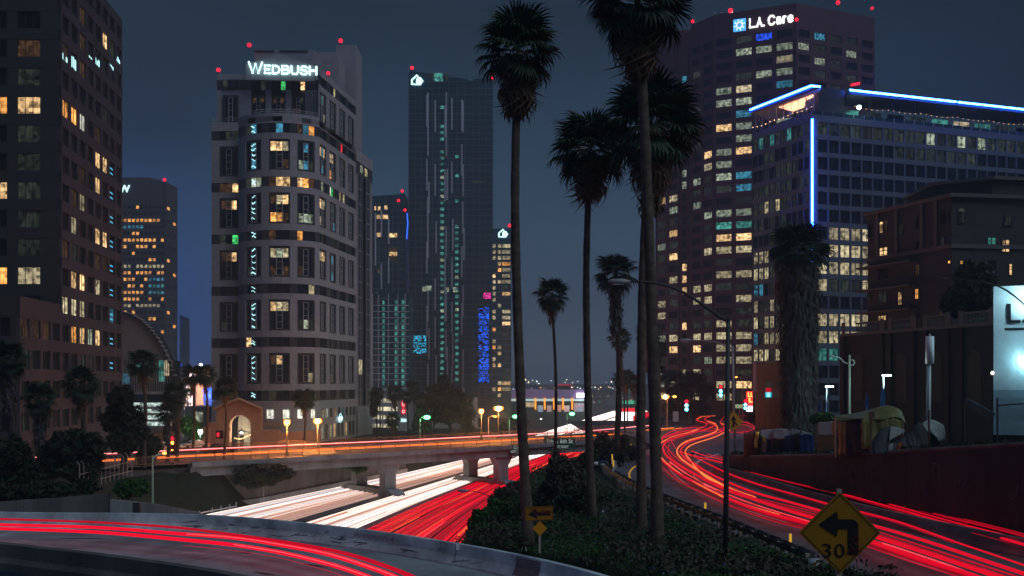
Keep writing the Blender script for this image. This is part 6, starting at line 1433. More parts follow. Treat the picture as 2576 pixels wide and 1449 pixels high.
# ================================================================ SIGNS
def diamond(root, c, s, m, edge=True, tilt=0, th=.02):
    """rounded diamond plate centred on c (local), half diagonal s"""
    pts = []
    for k in range(4):
        a = k*math.pi/2+math.pi/2; r = s*.94
        for da in (-.055, 0, .055): pts.append((c[0]+math.cos(a+da)*r*(1.0 if da else 1.03), c[2]+math.sin(a+da)*r*(1.0 if da else 1.03)))
    b = MB(); b.plate(pts, (0, c[1], 0), (1,0,0), (0,0,1), th); part('plate', b, m, root, local=True)
    if edge:
        b = MB(); q = [(c[0]+math.cos(k*math.pi/2)*s*.93, c[2]+math.sin(k*math.pi/2)*s*.93) for k in range(4)]
        for k in range(4):
            a_, c_ = Vector(q[k]), Vector(q[(k+1) % 4]); b.add([(a_.x, c[1]-.012, a_.y), (c_.x, c[1]-.012, c_.y), (c[0]+(c_.x-c[0])*.97, c[1]-.012, c[2]+(c_.y-c[2])*.97), (c[0]+(a_.x-c[0])*.97, c[1]-.012, c[2]+(a_.y-c[2])*.97)], [(0,1,2,3)])
        part('border', b, M['black'], root, local=True)
# big curve warning sign, close to the camera
ds = 20.7; c = P(2113, 1340, ds); T30 = thing('curve_warning_sign', 'large yellow diamond sign with a left-turn arrow and the number 30', 'sign', (c.x, c.y, c.z))
diamond(T30, (0, 0, 0), .865, M['ywarn']); k = 1/F*ds
b = MB(); b.plate([(x*k, z*k) for x, z in [(-54,21),(-8,54),(-5,34),(30,34),(40,30),(46,20),(46,-55),(20,-55),(20,10),(-6,10),(-8,-10)]], (0,-.014,0), (1,0,0), (0,0,1), .004); part('arrow', b, M['black'], T30, local=True)
text(T30, '3', (-46*k, -.014, -62*k), (1,0,0), 35*k, M['black'], local=True, bold=.0, th=.005, width=24*k, name='digit'); text(T30, '0', (-14*k, -.014, -62*k), (1,0,0), 35*k, M['black'], local=True, th=.005, width=25*k, name='digit')
M['grafred'] = mat('red_spray', (.30,.015,.01), .7)
b = MB(); 
for pts in ([(28,-20),(40,-8),(50,-14),(42,-24),(34,-26),(48,-32),(58,-28)], [(10,-42),(18,-54),(26,-40),(32,-56),(40,-44),(48,-58)], [(26,-30),(34,-44),(46,-38),(56,-46)]): b.tube([(x*k, -.018, z*k) for x, z in pts], .007, 4)
part('spray_scrawl', b, M['grafred'], T30, local=True)
part('post', MB().box(-.05, .05, .025, .12, -6.0, .9), M['wood'], T30, local=True)
# one-way arrow board and small diamond on one post
da = 42.0; c = P(1356, 1292, da); TA = thing('arrow_sign', 'yellow board with a black left arrow above a small plain yellow diamond', 'sign', (c.x, c.y, c.z)); k = da/F
b = MB(); b.plate([(-36*k,-18*k),(34*k,-18*k),(36*k,-16*k),(36*k,17*k),(34*k,18*k),(-34*k,18*k),(-36*k,16*k)], (0,0,0), (1,0,0), (0,0,1), .02); o = part('board', b, M['ywarn'], TA, local=True); o.rotation_euler = (0, -.03, 0)
b = MB(); b.plate([(x*k, z*k) for x, z in [(-28,-1),(-6,13),(-6,5),(29,5),(29,-5),(-6,-5),(-5,-13)]], (0,-.012,0), (1,0,0), (0,0,1), .004); o = part('arrow', b, M['black'], TA, local=True); o.rotation_euler = (0, -.03, 0)
b = MB()
for a_, c_ in (((-34,-16.5),(34,-16.5)),((34,-16.5),(34,16.5)),((34,16.5),(-34,16.5)),((-34,16.5),(-34,-16.5))): b.tube([(a_[0]*k,-.012,a_[1]*k),(c_[0]*k,-.012,c_[1]*k)], .007, 4)
o = part('border', b, M['black'], TA, local=True); o.rotation_euler = (0, -.03, 0)
b = MB()
for pts in ([(-20,9),(-12,12),(-4,8),(-10,2),(-16,5)], [(6,8),(14,10),(12,3),(22,9),(30,5),(26,0)], [(-4,1),(8,3),(20,1),(28,3)]): b.tube([(x*k, -.02, z*k) for x, z in pts], .013, 4)
part('spray_scrawl', b, M['grafred'], TA, local=True)
diamond(TA, (2*k, 0, -37.5*k), 18.5*k, mat('small_diamond_yellow', (.72,.30,.01), .45), False); part('post', MB().box(2*k-.05, 2*k+.05, .03, .12, -100*k, 16*k), M['wood'], TA, local=True)
# merge sign
dm = 95.0; c = P(1845.5, 1059, dm); TM_ = thing('merge_sign', 'yellow diamond sign with a black merge arrow beside the tall pole', 'sign', (c.x, c.y, c.z)); k = dm/F
diamond(TM_, (0,0,0), 26*k, mat('merge_yellow', (.62,.30,.02), .45)); b = MB(); b.plate([(x*k*.72, z*k*.72) for x, z in [(-3.5,-22),(3.5,-22),(3.5,2),(10,2),(0,20),(-10,2),(-3.5,2)]], (0,-.02,0), (1,0,0), (0,0,1), .004); part('arrow', b, M['black'], TM_, local=True)
b = MB(); b.plate([(x*k*.72, z*k*.72) for x, z in [(3.6,-6),(10,-17),(14,-14),(4.2,-.5)]], (0,-.02,0), (1,0,0), (0,0,1), .004); part('arrow_branch', b, M['black'], TM_, local=True)
# overhead green signs on the bridge
def greensign(label, px0, px1, py0, py1, s_off, rows_):
    a = P(px0, py1, 172); d_ = 172 if px0 > 1340 else 166; a = P(px0, py1, d_); w_ = (px1-px0)/F*d_; h_ = (py1-py0)/F*d_
    t = thing('freeway_sign', label, 'sign', tuple(a)); b = MB(); b.box(0, w_, 0, .15, 0, h_); part('panel', b, M['signg'], t, local=True)
    part('border', MB().tube([(.15,-.02,.15),(w_-.15,-.02,.15),(w_-.15,-.02,h_-.15),(.15,-.02,h_-.15),(.15,-.02,.15)], .035, 4), M['frame_w'], t, local=True)
    for s, x, z, hh, ww in rows_: text(t, s, (x*w_, -.03, z*h_), (1,0,0), hh, M['signtext'], width=ww*w_, local=True, th=.01)
    for x in (.1*w_, .9*w_): part('bracket', MB().tube([(x,.3,-.1),(x,.3,h_+1.0)], .06, 4), M['dsteel'], t, local=True)
M['signtext'] = emit('glowing_white_text', (.7,.9,.85), .4, False)  # letters given a faint glow of their own in place of reflected light
greensign('green freeway sign reading 9th & 6th St hung from the bridge', 1369, 1447, 1100, 1131, 0, [('9th & 6th St', .08, .52, .75, .84), ('EXIT RIGHT', .33, .14, .42, .46)])
greensign('green freeway sign beginning Coliseum, left of the palm trunk', 1282, 1332, 1119, 1141, 0, [('Coliseum', .2, .55, .5, .72), ('LEFT 2 LANES', .08, .12, .42, .86)])
# ================================================================ STREET LAMPS AND SIGNALS
def street_lamp(label, px, py, d, z0, m, pw, col, style='acorn', r=.24, group=None, pm='dsteel', off=(0,0)):
    p = P(px, py, d); t = thing('street_lamp', label, 'street lamp', (p.x, p.y, z0), group)
    h = p.z-z0
    if style == 'acorn':
        part('base', MB().tube([(0,0,0),(0,0,.5),(0,0,.9)], [.28,.24,.1], 8), M[pm], t, local=True); part('pole', MB().tube([(0,0,.85),(0,0,h-.45)], [.1,.06], 8), M[pm], t, local=True)
        part('lantern', MB().tube([(0,0,h-.42),(0,0,h-.1),(0,0,h+.35)], [r*.55,r*.95,r*.75], 8), M[m], t, local=True); part('bulb', MB().ball((0,0,h), r*.5, 8, 6), M['hot' if m == 'sodium' else m], t, local=True); part('cap', MB().tube([(0,0,h+.36),(0,0,h+.6)], [r*.9,.04], 8), M[pm], t, local=True)
    else:
        ax = -1.6 if style == 'armL' else 1.6
        part('pole', MB().tube([(-ax,0,0),(-ax,0,h-.3)], [.13,.08], 8), M[pm], t, local=True); part('arm', MB().tube(curve([(-ax,0,h-.3),(-ax*.6,0,h+.05),(0,0,h+.12)], 4), .05, 6), M[pm], t, local=True)
        part('lamp_head', MB().ball((0,0,h+.02), r*.9, 8, 5, sz=.6), M[m], t, local=True)
    if pw: lamp_pt('lamp_light', (p.x, p.y-r*.8-.25, p.z-.55), col, pw, .12)
    return t
ob = (1,.33,.06)
street_lamp('orange acorn lamp at the near railing in front of the gatehouse', 722, 1062, 141.5, -10.4, 'sodium', 4500, ob, r=.55)
street_lamp('glaring orange acorn lamp by the far kerb of the bridge', 799, 1059, 156, -10.9, 'sodium', 7000, ob, r=.75)
street_lamp('orange acorn lamp at the near railing left of the tall palm', 1211, 1034, 171, -9.9, 'sodium', 4500, ob, r=.5)
street_lamp('brightest orange lamp on the bridge, left of the tall palm trunk', 1254, 1027, 186, -10.2, 'sodium', 6500, ob, r=1.0)
street_lamp('orange lamp on a yellow-lit pole just below the brightest one', 1246, 1048, 226, -14, 'sodium_s', 2000, ob, 'armR', .35, pm='steel')
street_lamp('glaring orange lamp left of the traffic signals', 1674, 998, 205, -9.6, 'sodium', 1200, ob, r=.85)
street_lamp('smaller orange lamp right beside the glaring one by the signals', 1697, 998, 214, -9.6, 'sodium_s', 400, ob, 'armR', .45, pm='steel')
gb = (.15,1,.3)
street_lamp('green-glowing lamp in front of the sign pylon trees', 1074, 1050, 228, -16.5, 'ledg', 1500, gb, 'armR', .85, pm='steel')
street_lamp('green-glowing lamp just left of the tall palm trunk', 1296, 1048, 270, -16.5, 'ledg', 1200, gb, 'armR', .8, pm='steel')
street_lamp('green-glowing lamp in front of the bright posters', 1439, 1041, 330, -17.5, 'ledg', 1500, gb, 'armR', 1.0, pm='steel')
street_lamp('pale lamp between two palm trunks above the freeway', 1522, 1054, 372, -17.6, 'ledw', 0, gb, 'armR', .45, pm='steel')
street_lamp('small pale lamp in the trees near the far hall', 1361, 1054, 420, -17.6, 'ledw', 0, gb, 'armR', .4, pm='steel')
street_lamp('white lamp between the two palms left of the gatehouse', 504, 1086, 168, -11.3, 'ledw', 350, (.8,1,.75), r=.42)
street_lamp('small orange lamp at the far crossing, left of two curved poles', 1852, 949, 240, -9.8, 'sodium_s', 150, ob, 'armL', .3, pm='steel')
# tall curved-arm highway lamps (unlit)
def arm_lamp(label, d, z0, base_px, top_px, top_py, armpts, hd, rw_=.11, rt=.08, m='steel'):
    b0 = Vector((X(base_px, d), d, z0)); t = thing('highway_lamp', label, 'street lamp', tuple(b0), 'curved-arm highway lamps')
    tp = P(top_px, top_py, d); part('pole', MB().tube([b0, tp], [rw_, rt], 12), M[m], t, smooth=True)
    pts = curve([P(a, c, d) for a, c in armpts], 6); part('arm', MB().tube(pts, [rt*.85-(rt*.45)*i/(len(pts)-1) for i in range(len(pts))], 10), M[m], t, smooth=True)
    q = pts[-1]; L = hd; part('lamp_head', MB().tube([(q.x+.1, q.y, q.z), (q.x-L*.25, q.y, q.z-.02), (q.x-L*.8, q.y, q.z-.0), (q.x-L, q.y, q.z+.01)], [.05, L*.16, L*.14, .04], 8), M['steel'], t, smooth=True)
    part('lens', MB().box(q.x-L*.75, q.x-L*.2, q.y-L*.1, q.y+L*.1, q.z-L*.17, q.z-L*.12), M['frame_w'], t)
    return t
M['pole_dark'] = mat('dark_weathered_pole', (.075,.08,.08), .6, .2, .3, 2)
t = arm_lamp('tall dark light pole in the right foreground with its arm reaching left', 42, -8.4, 1824, 1832, 800, [(1832,808),(1815,800),(1780,775),(1735,745),(1690,723),(1640,711),(1600,708),(1580,708)], .85, .125, .095, 'pole_dark')
part('ring', MB().tube([P(1832,806,42), P(1832,800,42)], .13, 10), M['pole_dark'], t)
text(t, '2771', P(1823,1228,41.86), (0,0,-1), .16, M['concd'], th=.002, up=(1,0,0), name='digit')
t = arm_lamp('slimmer pale lamp pole just right of the tall dark one', 122, -8.9, 1849, 1843, 872, [(1843,878),(1825,870),(1800,861),(1770,857),(1740,856)], 1.5, .16, .12, 'steel')
arm_lamp('lamp pole at the far crossing with a short arm', 245, -9.8, 1881, 1881, 958, [(1881,960),(1876,953),(1868,950)], .9, .12, .09)
arm_lamp('small lamp rising from the bushes beside the red freeway lanes', 92, -17.9, 1252, 1250, 1255, [(1250,1258),(1232,1248),(1210,1240),(1190,1236),(1178,1234)], 1.0, .09, .06, 'dsteel')
# pale pole in the left bank with broken arm
t = thing('short_pole', 'pale green-lit lamp pole standing in the left bank', 'pole', tuple(G(384, 1263, -9.2)+Vector((0,0,0)))); q = P(384, 1264, 78)
part('pole', MB().tube([(q.x, 78, -9.6), (q.x, 78, P(0,1146,78).z)], [.09,.07], 8), mat('pale_green_pole', (.5,.6,.42), .6), t); part('arm', MB().tube(curve([(q.x, 78, P(0,1156,78).z), P(394,1145,78), P(412,1140,78)], 4), .05, 5), M['white'], t); lamp_pt('pole_wash', (q.x+1.5, 76.5, -4.2), (.7,1,.6), 25, .2)
part('lamp_head', MB().ball(P(414,1140,78), .16, 8, 5, sz=.6), M['sodium_s'], t)
# signals
def signal(label, px, py, d, z0, lit='red', h=1.0, cyan=True, post=True, sz=1.0):
    p = P(px, py, d); t = thing('traffic_signal', label, 'traffic light', tuple(p)); w_ = .22*sz
    part('housing', MB().box(-w_, w_, 0, .3, -.62*sz, .62*sz), M['black'], t, local=True)
    for k, zz in enumerate((.4, 0, -.4)):
        mm = M['beacon'] if (k == 0) else (M['cyan_l'] if cyan and k > 0 else M['sodium_s'] if not cyan and k == 1 else M['black'])
        part('lens', MB().ball((0, -.02, zz*sz), .17*sz, 8, 5), mm, t, local=True); part('visor', MB().tube([(0,0,zz*sz+.02),(0,-.3,zz*sz+.02)], .2*sz, 8, cap=False), M['black'], t, local=True)
    if post: part('post', MB().tube([(w_+.1, .15, z0-p.z), (w_+.1, .15, .7*sz)], .07, 6), M['dsteel'], t, local=True)
signal('left signal at the far crossing showing red and blue-green', 1727, 1020, 200, -9.6, sz=2.0); signal('highest signal at the far crossing, left of the dark pole', 1813, 984, 204, -9.6, sz=2.1); signal('right signal at the far crossing below the red neon sign', 1875, 1018, 212, -9.6, sz=1.9)
lamp_pt('signal_glow', P(1727,1022,198.5), (1,.02,.05), 260, .2); lamp_pt('signal_glow', P(1875,1022,210), (1,.02,.05), 260, .2)
signal('red signal in front of the two skirted palms at the left crossing', 434, 1114, 139, -11, cyan=False, sz=1.5); signal('lower red signal under the first at the left crossing', 434, 1131, 140, -11, cyan=False, sz=1.1)
lamp_pt('signal_glow', P(436,1118,137.5), (1,.03,.02), 200, .2)
# neon signs at the far crossing
t = thing('red_neon_sign', 'red neon sign with orange letters LUC LE over a white board', 'sign', tuple(P(1893, 1000, 225))); p = P(1880, 1014, 225)
part('panel', MB().box(p.x-.1, p.x+2.6, 225, 225.4, p.z-.6, p.z+2.6), M['redneon'], t); text(t, 'LUC', (p.x+.1, 224.9, p.z+1.45), (1,0,0), .95, M['orneon'], width=2.2, bold=.04); text(t, 'LE', (p.x+.3, 224.9, p.z+.2), (1,0,0), .95, M['orneon'], width=1.9, bold=.04)
part('white_board', MB().box(p.x-.1, p.x+2.2, 225, 225.4, p.z-1.9, p.z-.7), emit('white_marquee', (.9,.9,1), 4), t); part('post', MB().tube([(p.x+1, 225.5, -10), (p.x+1, 225.5, p.z+2.6)], .12, 6), M['dsteel'], t); lamp_pt('neon_glow', (p.x+1, 222.5, p.z), (1,.02,.05), 600, .8)
t = thing('cyan_sign', 'small striped sign glowing cyan below and red above', 'sign', tuple(P(1932, 985, 190))); p = P(1926, 990, 190)
part('cyan_panel', MB().box(p.x, p.x+1.15, 190, 190.3, p.z-.75, p.z+.25), emit('cyan_panel_light', (.02,.4,.55), 1.2), t); part('red_panel', MB().box(p.x+.1, p.x+1.1, 190.05, 190.3, p.z+.27, p.z+1.1), M['tail_d'], t); text(t, '888', (p.x+.2, 189.9, p.z-.15), (1,0,0), .3, M['signw']); text(t, '000', (p.x+.2, 189.9, p.z-.6), (1,0,0), .3, M['signw']); part('pole', MB().tube([(p.x-.1, 190.1, -9.5), (p.x-.1, 190.1, p.z+1.1)], .06, 5), M['dsteel'], t)
# small brown buildings beside the crossing
MBr = mat('brown_brick', (.11,.07,.05), .85, 0, .2, .6)
t = thing('corner_shop', 'low dark brown shop block behind the neon sign', 'building', (46, 196, -9.6)); shell(t, [(X(1900,196),196),(X(2020,180),180),(60,195),(52,205)], -10, P(0,912,196).z, MBr, 'wall'); part('cornice', MB().rbox((X(1900,196),196), (X(2020,180),180), P(0,916,196).z, P(0,912,196).z, 0, .3), M['concd'], t)
part('blade_sign', MB().box(X(1896,188), X(1903,188), 188, 188.6, P(0,985,188).z, P(0,912,188).z), mat('pink_blade_sign', (.42,.2,.22), .7), t)
for i, px_ in enumerate((1925,1950,1975)): link('window', window_mesh(1.4, 1.2, M['dimroom'], 1, 0), t, (X(px_,187), 187-.6+i*-1.2+ .9, P(0,975,187).z), -.9*.0)
t = thing('corner_plinth', 'dark low building with a lit doorway left of the skirted palm', 'building', (46, 150, -9)); shell(t, [(X(1935,150),150),(X(1995,145),145),(50,160),(44,164)], -9.5, P(0,1000,150).z, MBr, 'wall'); p = P(1952,1046,149); link('door', window_mesh(1.0, 1.2, M['cyan'], 0, 0), t, (p.x, 148.6, p.z-.2))
for i, (px_, py_, d) in enumerate(((1778,1046,208),(1790,1060,190))):
    pass
def sign_board(label, px, py, w_, h_, d, z0, m, cat='sign'):
    p = P(px, py, d); t = thing('sign_board', label, cat, tuple(p)); part('board', MB().box(-w_/2, w_/2, 0, .05, -h_/2, h_/2), m, t, local=True); part('post', MB().tube([(0,.1,z0-p.z),(0,.1,h_/2)], .05, 6), M['steel'], t, local=True)
sign_board('back of a pale road sign beside the pedestrian', 1700, 1048, 1.1, 1.9, 190, -9.7, M['frame_w']); sign_board('two small lime and white plates above the merge sign', 1860, 1022, 1.7, .8, 208, -9.6, emit('plate_light', (.6,.8,.45), .35))
sign_board('small yellow plate below the left crossing lamps', 498, 1137, .5, .5, 150, -11, M['white'])
# pedestrian
def person(label, base, h=1.72):
    t = thing('person', label, 'person', tuple(base)); sk_ = [(0,0,.95),(0,0,1.15),(0,0,1.42),(0,0,1.5),(.1,0,.9),(.13,-.08,.5),(.14,0,.06),(-.1,0,.9),(-.12,.1,.5),(-.14,.16,.08),(.2,0,1.4),(.26,.02,1.12),(.24,-.1,.88),(-.2,0,1.4),(-.26,0,1.12),(-.24,-.12,.9),(.15,-.14,.03),(-.15,.04,.04)]
    ed = [(0,1),(1,2),(2,3),(0,4),(4,5),(5,6),(0,7),(7,8),(8,9),(2,10),(10,11),(11,12),(2,13),(13,14),(14,15),(6,16),(9,17)]
    rad = [.15,.13,.17,.07,.1,.07,.045,.1,.07,.045,.08,.055,.035,.08,.055,.035,.04,.04]
    me = bpy.data.meshes.new('body'); me.from_pydata(sk_, ed, []); me.materials.append(mat('dark_clothing', (.02,.02,.025), .9)); o = link('body', me, t, local=True)
    md = o.modifiers.new('s', 'SKIN'); 
    for i, v in enumerate(me.skin_vertices[0].data): v.radius = (rad[i], rad[i]*.8); v.use_root = i == 0
    ms = o.modifiers.new('u', 'SUBSURF'); ms.levels = ms.render_levels = 1
    part('head', MB().ball((0,0,1.62), .105, 10, 8, sz=1.2), mat('shaded_skin', (.12,.07,.05), .7), t, local=True, smooth=True); part('hair', MB().ball((0,.02,1.66), .112, 10, 6, sz=.95), M['black'], t, local=True, smooth=True); t.scale = (1.25,1.25,1.25)
person('pedestrian in dark clothes standing at the kerb of the far crossing', (X(1660, 187), 187, -9.5))
# cars at the left crossing
def car(label, px, py, d, ang, col, rear=True):
    p = P(px, py, d); z = -10.75; t = thing('car', label, 'car', (p.x, p.y, z), rz=ang)
    pr = [(-2.2,.35),(-2.25,.75),(-2.05,.95),(-1.5,1.0),(-1.05,1.42),(.35,1.45),(1.0,1.02),(1.95,.88),(2.2,.65),(2.2,.35)]
    b = MB(); n = len(pr); b.add([(x, -.85, z_) for x, z_ in pr]+[(x, .85, z_) for x, z_ in pr], [tuple(range(n)), tuple(range(n, 2*n))[::-1]]+[(i, n+i, n+(i+1) % n, (i+1) % n) for i in range(n)]); part('body', b, col, t, local=True)
    for x in (-1.35, 1.35):
        for y in (-.86, .86): part('wheel', MB().tube([(x, y-.1, .33), (x, y+.1, .33)], .33, 12), M['black'], t, local=True)
    for y in (-.6, .6):
        part('tail_light', MB().box(-2.3, -2.22, y-.18, y+.18, .68, .86), M['beacon'], t, local=True); part('headlight', MB().box(2.2, 2.26, y-.18, y+.18, .6, .76), M['head_h'], t, local=True)
    part('windscreen', MB().add([(.98,-.72,1.04),(.98,.72,1.04),(.37,.66,1.43),(.37,-.66,1.43)], [(0,1,2,3)]), M['glass'], t, local=True); part('rear_window', MB().add([(-1.5,.7,1.02),(-1.5,-.7,1.02),(-1.07,-.66,1.41),(-1.07,.66,1.41)], [(0,1,2,3)]), M['glass'], t, local=True)
car('silver car braking with two red lamps at the left crossing', 405, 1140, 150, 1.35, mat('silver_paint', (.4,.42,.45), .35, .3)); car('white car with headlights on waiting behind the palms', 488, 1136, 160, -2.5, mat('white_car_paint', (.6,.6,.6), .35)); car('dark car with red lamps on the near lane of the bridge approach', 556, 1130, 152, .69, mat('dark_car_paint', (.05,.05,.06), .35))
# blocky shop at the left crossing behind the trees, warm lit
t = thing('louvred_canopy_building', 'low brown louvred building under the vault with warm lamps', 'building', (X(400,185), 185, -12)); shell(t, [(X(378,185),185),(X(440,188),188),(X(440,200),200),(X(378,200),200)], -13, P(0,1085,185).z, MBr, 'wall')
for i in range(9): part('louvre', MB().rbox((X(378,185),184.6), (X(418,186),185.6), P(0,1094+i*3,185).z, P(0,1092.4+i*3,185).z, 0, .2), M['rust'], t)
for i, px_ in enumerate((392,402,412)): part('lamp', MB().ball(P(px_,1118-i*3,184), .14, 6, 4), M['head_h'], t)
p = P(384, 1150, 184); link('window', window_mesh(1.2, 2.0, M['warm'], 0, 0), t, (p.x, 184.5, p.z)); lamp_pt('shop_glow', P(398,1128,182), (1,.75,.4), 260, .3)
# cell pole and other poles at right
t = thing('antenna_pole', 'tall pale pole carrying a wide cylindrical antenna in front of the podium', 'antenna', (X(2335,80), 80, -5)); part('pole', MB().tube([(X(2335,80),80,-5),(X(2337,80),80,P(0,914,80).z)], .17, 10), mat('pale_teal_pole', (.42,.48,.46), .6), t, smooth=True); part('antenna', MB().tube([P(2339,915,80), P(2339,846,80)], .33, 16), M['white'], t, smooth=True); part('finial', MB().tube([P(2339,846,80), P(2339,840,80)], .05, 5), M['white'], t)
t = thing('street_lamp', 'ornate pale street lamp with an unlit head left of the antenna pole', 'street lamp', (X(2136,88), 88, -5.5)); part('pole', MB().tube([(X(2136,88),88,-6),(X(2137,88),88,P(0,893,88).z)], [.15,.1], 10), mat('pale_green_lamp_pole', (.40,.44,.34), .6), t, smooth=True)
part('arm', MB().tube(curve([P(2136,915,88), P(2125,912,88), P(2112,900,88), P(2098,896,88)], 4), .05, 6), M['frame_w'], t); part('lamp_head', MB().ball(P(2093,896,88), .3, 8, 5, sz=.35), M['frame_w'], t); part('scroll', MB().tube([P(2137,912,88)+Vector((.25*math.cos(a)+.2,0,.25*math.sin(a))) for a in np.linspace(3.3, 8, 8)], .05, 5), M['frame_w'], t)
for i, (px_, py_, d, z0, pw) in enumerate(((2222,946,84,-4.5,340),(2079,974,92,-6,110))):
    t = thing('area_lamp', ['small flat white lamp on a thin pole above the blue flag', 'small flat white lamp beside the skirted palm'][i], 'lamp', (X(px_,d), d, z0)); part('pole', MB().tube([(X(px_,d),d,z0),(X(px_,d),d,P(0,py_,d).z)], .06, 6), M['frame_w'], t); part('lamp_head', MB().box(X(px_,d)-.05, X(px_,d)+.62, d-.15, d+.15, P(0,py_,d).z, P(0,py_-2,d).z+.03), M['ledw'], t); lamp_pt('area_light', (X(px_,d)+.4, d-.3, P(0,py_,d).z-.35), (.55,1,.95), pw, .15)
def flag(label, px0, py0, px1, py1, d, col, z0):
    t = thing('feather_flag', label, 'flag', (X((px0+px1)/2, d), d, z0), 'blue feather flags'); xa, xb = X(px0, d), X(px1, d); zt, zb = P(0,py0,d).z, P(0,py1,d).z; xm_ = (xa+xb)/2
    b = MB(); R = []
    for k in range(9):
        u = k/8; w_ = (xb-xa)/2*(u**.6)*(1 if u < .85 else .9); z = zt+(zb-zt)*u; R.append([(xm_-w_+2*w_*j/6, d+.12*math.sin(j*1.5+u*5), z) for j in range(7)])
    b.grid(R); part('banner', b, col, t, smooth=True); part('pole', MB().tube([(xm_, d+.15, z0), (xm_, d+.15, zt)], .03, 5), M['white'], t)
MFb = mat('blue_flag_cloth', (.01,.10,.55), .6, 0, .35, 1.5, stain=(.1,.35,.6))
flag('bright blue feather flag nearest the skirted palm', 2057, 1000, 2066, 1040, 86, emit('backlit_blue_cloth', (.03,.25,1), .0) if False else MFb, -5.5); flag('dim blue feather flag behind the first', 2074, 1010, 2083, 1042, 92, MFb, -5.5); flag('blue feather flag half hidden by the olive tarpaulin', 2176, 988, 2186, 1030, 80, MFb, -4.5); flag('widest blue feather flag under the flat lamp', 2213, 972, 2228, 1022, 82.5, MFb, -4.5)
# ================================================================ CAMP: tents and tarpaulins above the wall
def cloth(name_parts, t, top, bot, m, folds=.12, nu=24, nv=8, sag=0, seed=0, th=.02, d_jit=.0, nm='tarpaulin'):
    tc_, bc_ = resample(curve(top, 6), nu), resample(curve(bot, 6), nu); R = []; r_ = random.Random(seed); ph = [r_.uniform(0, 6.28) for _ in range(4)]
    for j in range(nv):
        v = j/(nv-1); row = []
        for i in range(nu):
            p = tc_[i].lerp(bc_[i], v); f = math.sin(i*1.1+ph[0]+v*1.5)*.6+math.sin(i*2.3+ph[1])*.4+mnoise.noise((i*.5, v*3, seed))*.8
            row.append(p+Vector((f*folds*.3*v, -abs(f)*folds*(.3+v), -sag*math.sin(math.pi*v))))
        R.append(row)
    b = MB(); b.grid(R); o = part(nm, b, m, t, smooth=True); md = o.modifiers.new('th', 'SOLIDIFY'); md.thickness = th; return o
camp = lambda nm, lb, px, py, d, cat='tent': thing(nm, lb, cat, tuple(P(px, py, d)))
MTo = mat('olive_tarp', (.15,.145,.04), .6, 0, .3, 1.2, .3); MTd = mat('black_tarp', (.025,.027,.03), .6, 0, .3, 1); MTg = mat('grey_tent_fabric', (.04,.05,.06), .7, 0, .2, 1); MTw = mat('pale_teal_tarp', (.22,.26,.25), .6, 0, .15, 1, .2); MTb = mat('brown_board', (.13,.055,.03), .8, 0, .25, 1); MTp = mat('grey_lilac_sheet', (.30,.28,.30), .6, 0, .2, 1.5, .3); MTn = mat('navy_tarp', (.02,.035,.10), .6, 0, .3, 1)
d5 = 66
t = camp('tarpaulin_shelter', 'big shelter under an olive tarpaulin behind the wall', 2200, 1060, d5, 'tent')
cloth(0, t, [P(2098,1046,d5+4), P(2150,1040,d5+3), P(2200,1027,d5+2), P(2230,1020,d5+1.5), P(2262,1030,d5+1), P(2274,1052,d5+1)], [P(2105,1060,d5+1), P(2160,1054,d5), P(2212,1056,d5-.5), P(2240,1050,d5-.5), P(2262,1052,d5), P(2272,1064,d5)], MTo, .22, seed=1)
cloth(0, t, [P(2165,1053,d5-.2), P(2200,1054,d5-.4), P(2240,1050,d5-.5), P(2268,1060,d5)], [P(2164,1128,d5-.4), P(2190,1130,d5-.8), P(2215,1128,d5-.8), P(2262,1085,d5-.2)], MTo, .3, seed=2)
cloth(0, t, [P(2098,1050,d5+3), P(2130,1052,d5+1), P(2166,1053,d5-.1)], [P(2098,1148,d5+3), P(2130,1150,d5+1), P(2166,1146,d5-.1)], MTd, .2, seed=3)
for px_ in (2102,2166,2272): part('pole', MB().tube([P(px_,1150,d5+.5), P(px_,1046,d5+.5)], .035, 5), M['wood'], t)
t = camp('dome_tent', 'grey dome tent with a pale flap in front of the olive shelter', 2215, 1110, d5-2)
cloth(0, t, [P(2186,1130,d5-2), P(2200,1100,d5-2), P(2222,1076,d5-2), P(2240,1073,d5-2)], [P(2186,1142,d5-2.5), P(2205,1142,d5-2.8), P(2225,1142,d5-2.8), P(2238,1142,d5-2.5)], MTg, .1, seed=4, nm='tent_fabric')
cloth(0, t, [P(2240,1073,d5-2), P(2256,1075,d5-1.8), P(2276,1082,d5-1.5)], [P(2236,1108,d5-2.5), P(2252,1100,d5-2.2), P(2272,1088,d5-1.6)], MTw, .1, seed=5, nm='flap')
cloth(0, t, [P(2236,1118,d5-2.6), P(2246,1114,d5-2.5)], [P(2232,1138,d5-2.6), P(2246,1140,d5-2.6)], MTw, .08, nu=8, seed=6, nm='flap')
t = camp('dark_tent', 'low black tent sloping down right of the dome tent', 2290, 1100, d5-2)
cloth(0, t, [P(2238,1120,d5-2.2), P(2280,1090,d5-2), P(2310,1062,d5-2), P(2330,1080,d5-2)], [P(2242,1142,d5-2.5), P(2280,1138,d5-2.6), P(2310,1134,d5-2.6), P(2340,1130,d5-2.4)], MTd, .15, seed=7, nm='tent_fabric'); part('orange_bundle', MB().tube([P(2254,1136,d5-2.8), P(2262,1122,d5-2.8), P(2267,1112,d5-2.8)], [.12,.14,.05], 6), mat('orange_bundle', (.35,.08,.02), .8), t)
t = camp('draped_cart', 'pale cloth draped over a cart at the foot of the antenna pole', 2345, 1080, 74, 'cart')
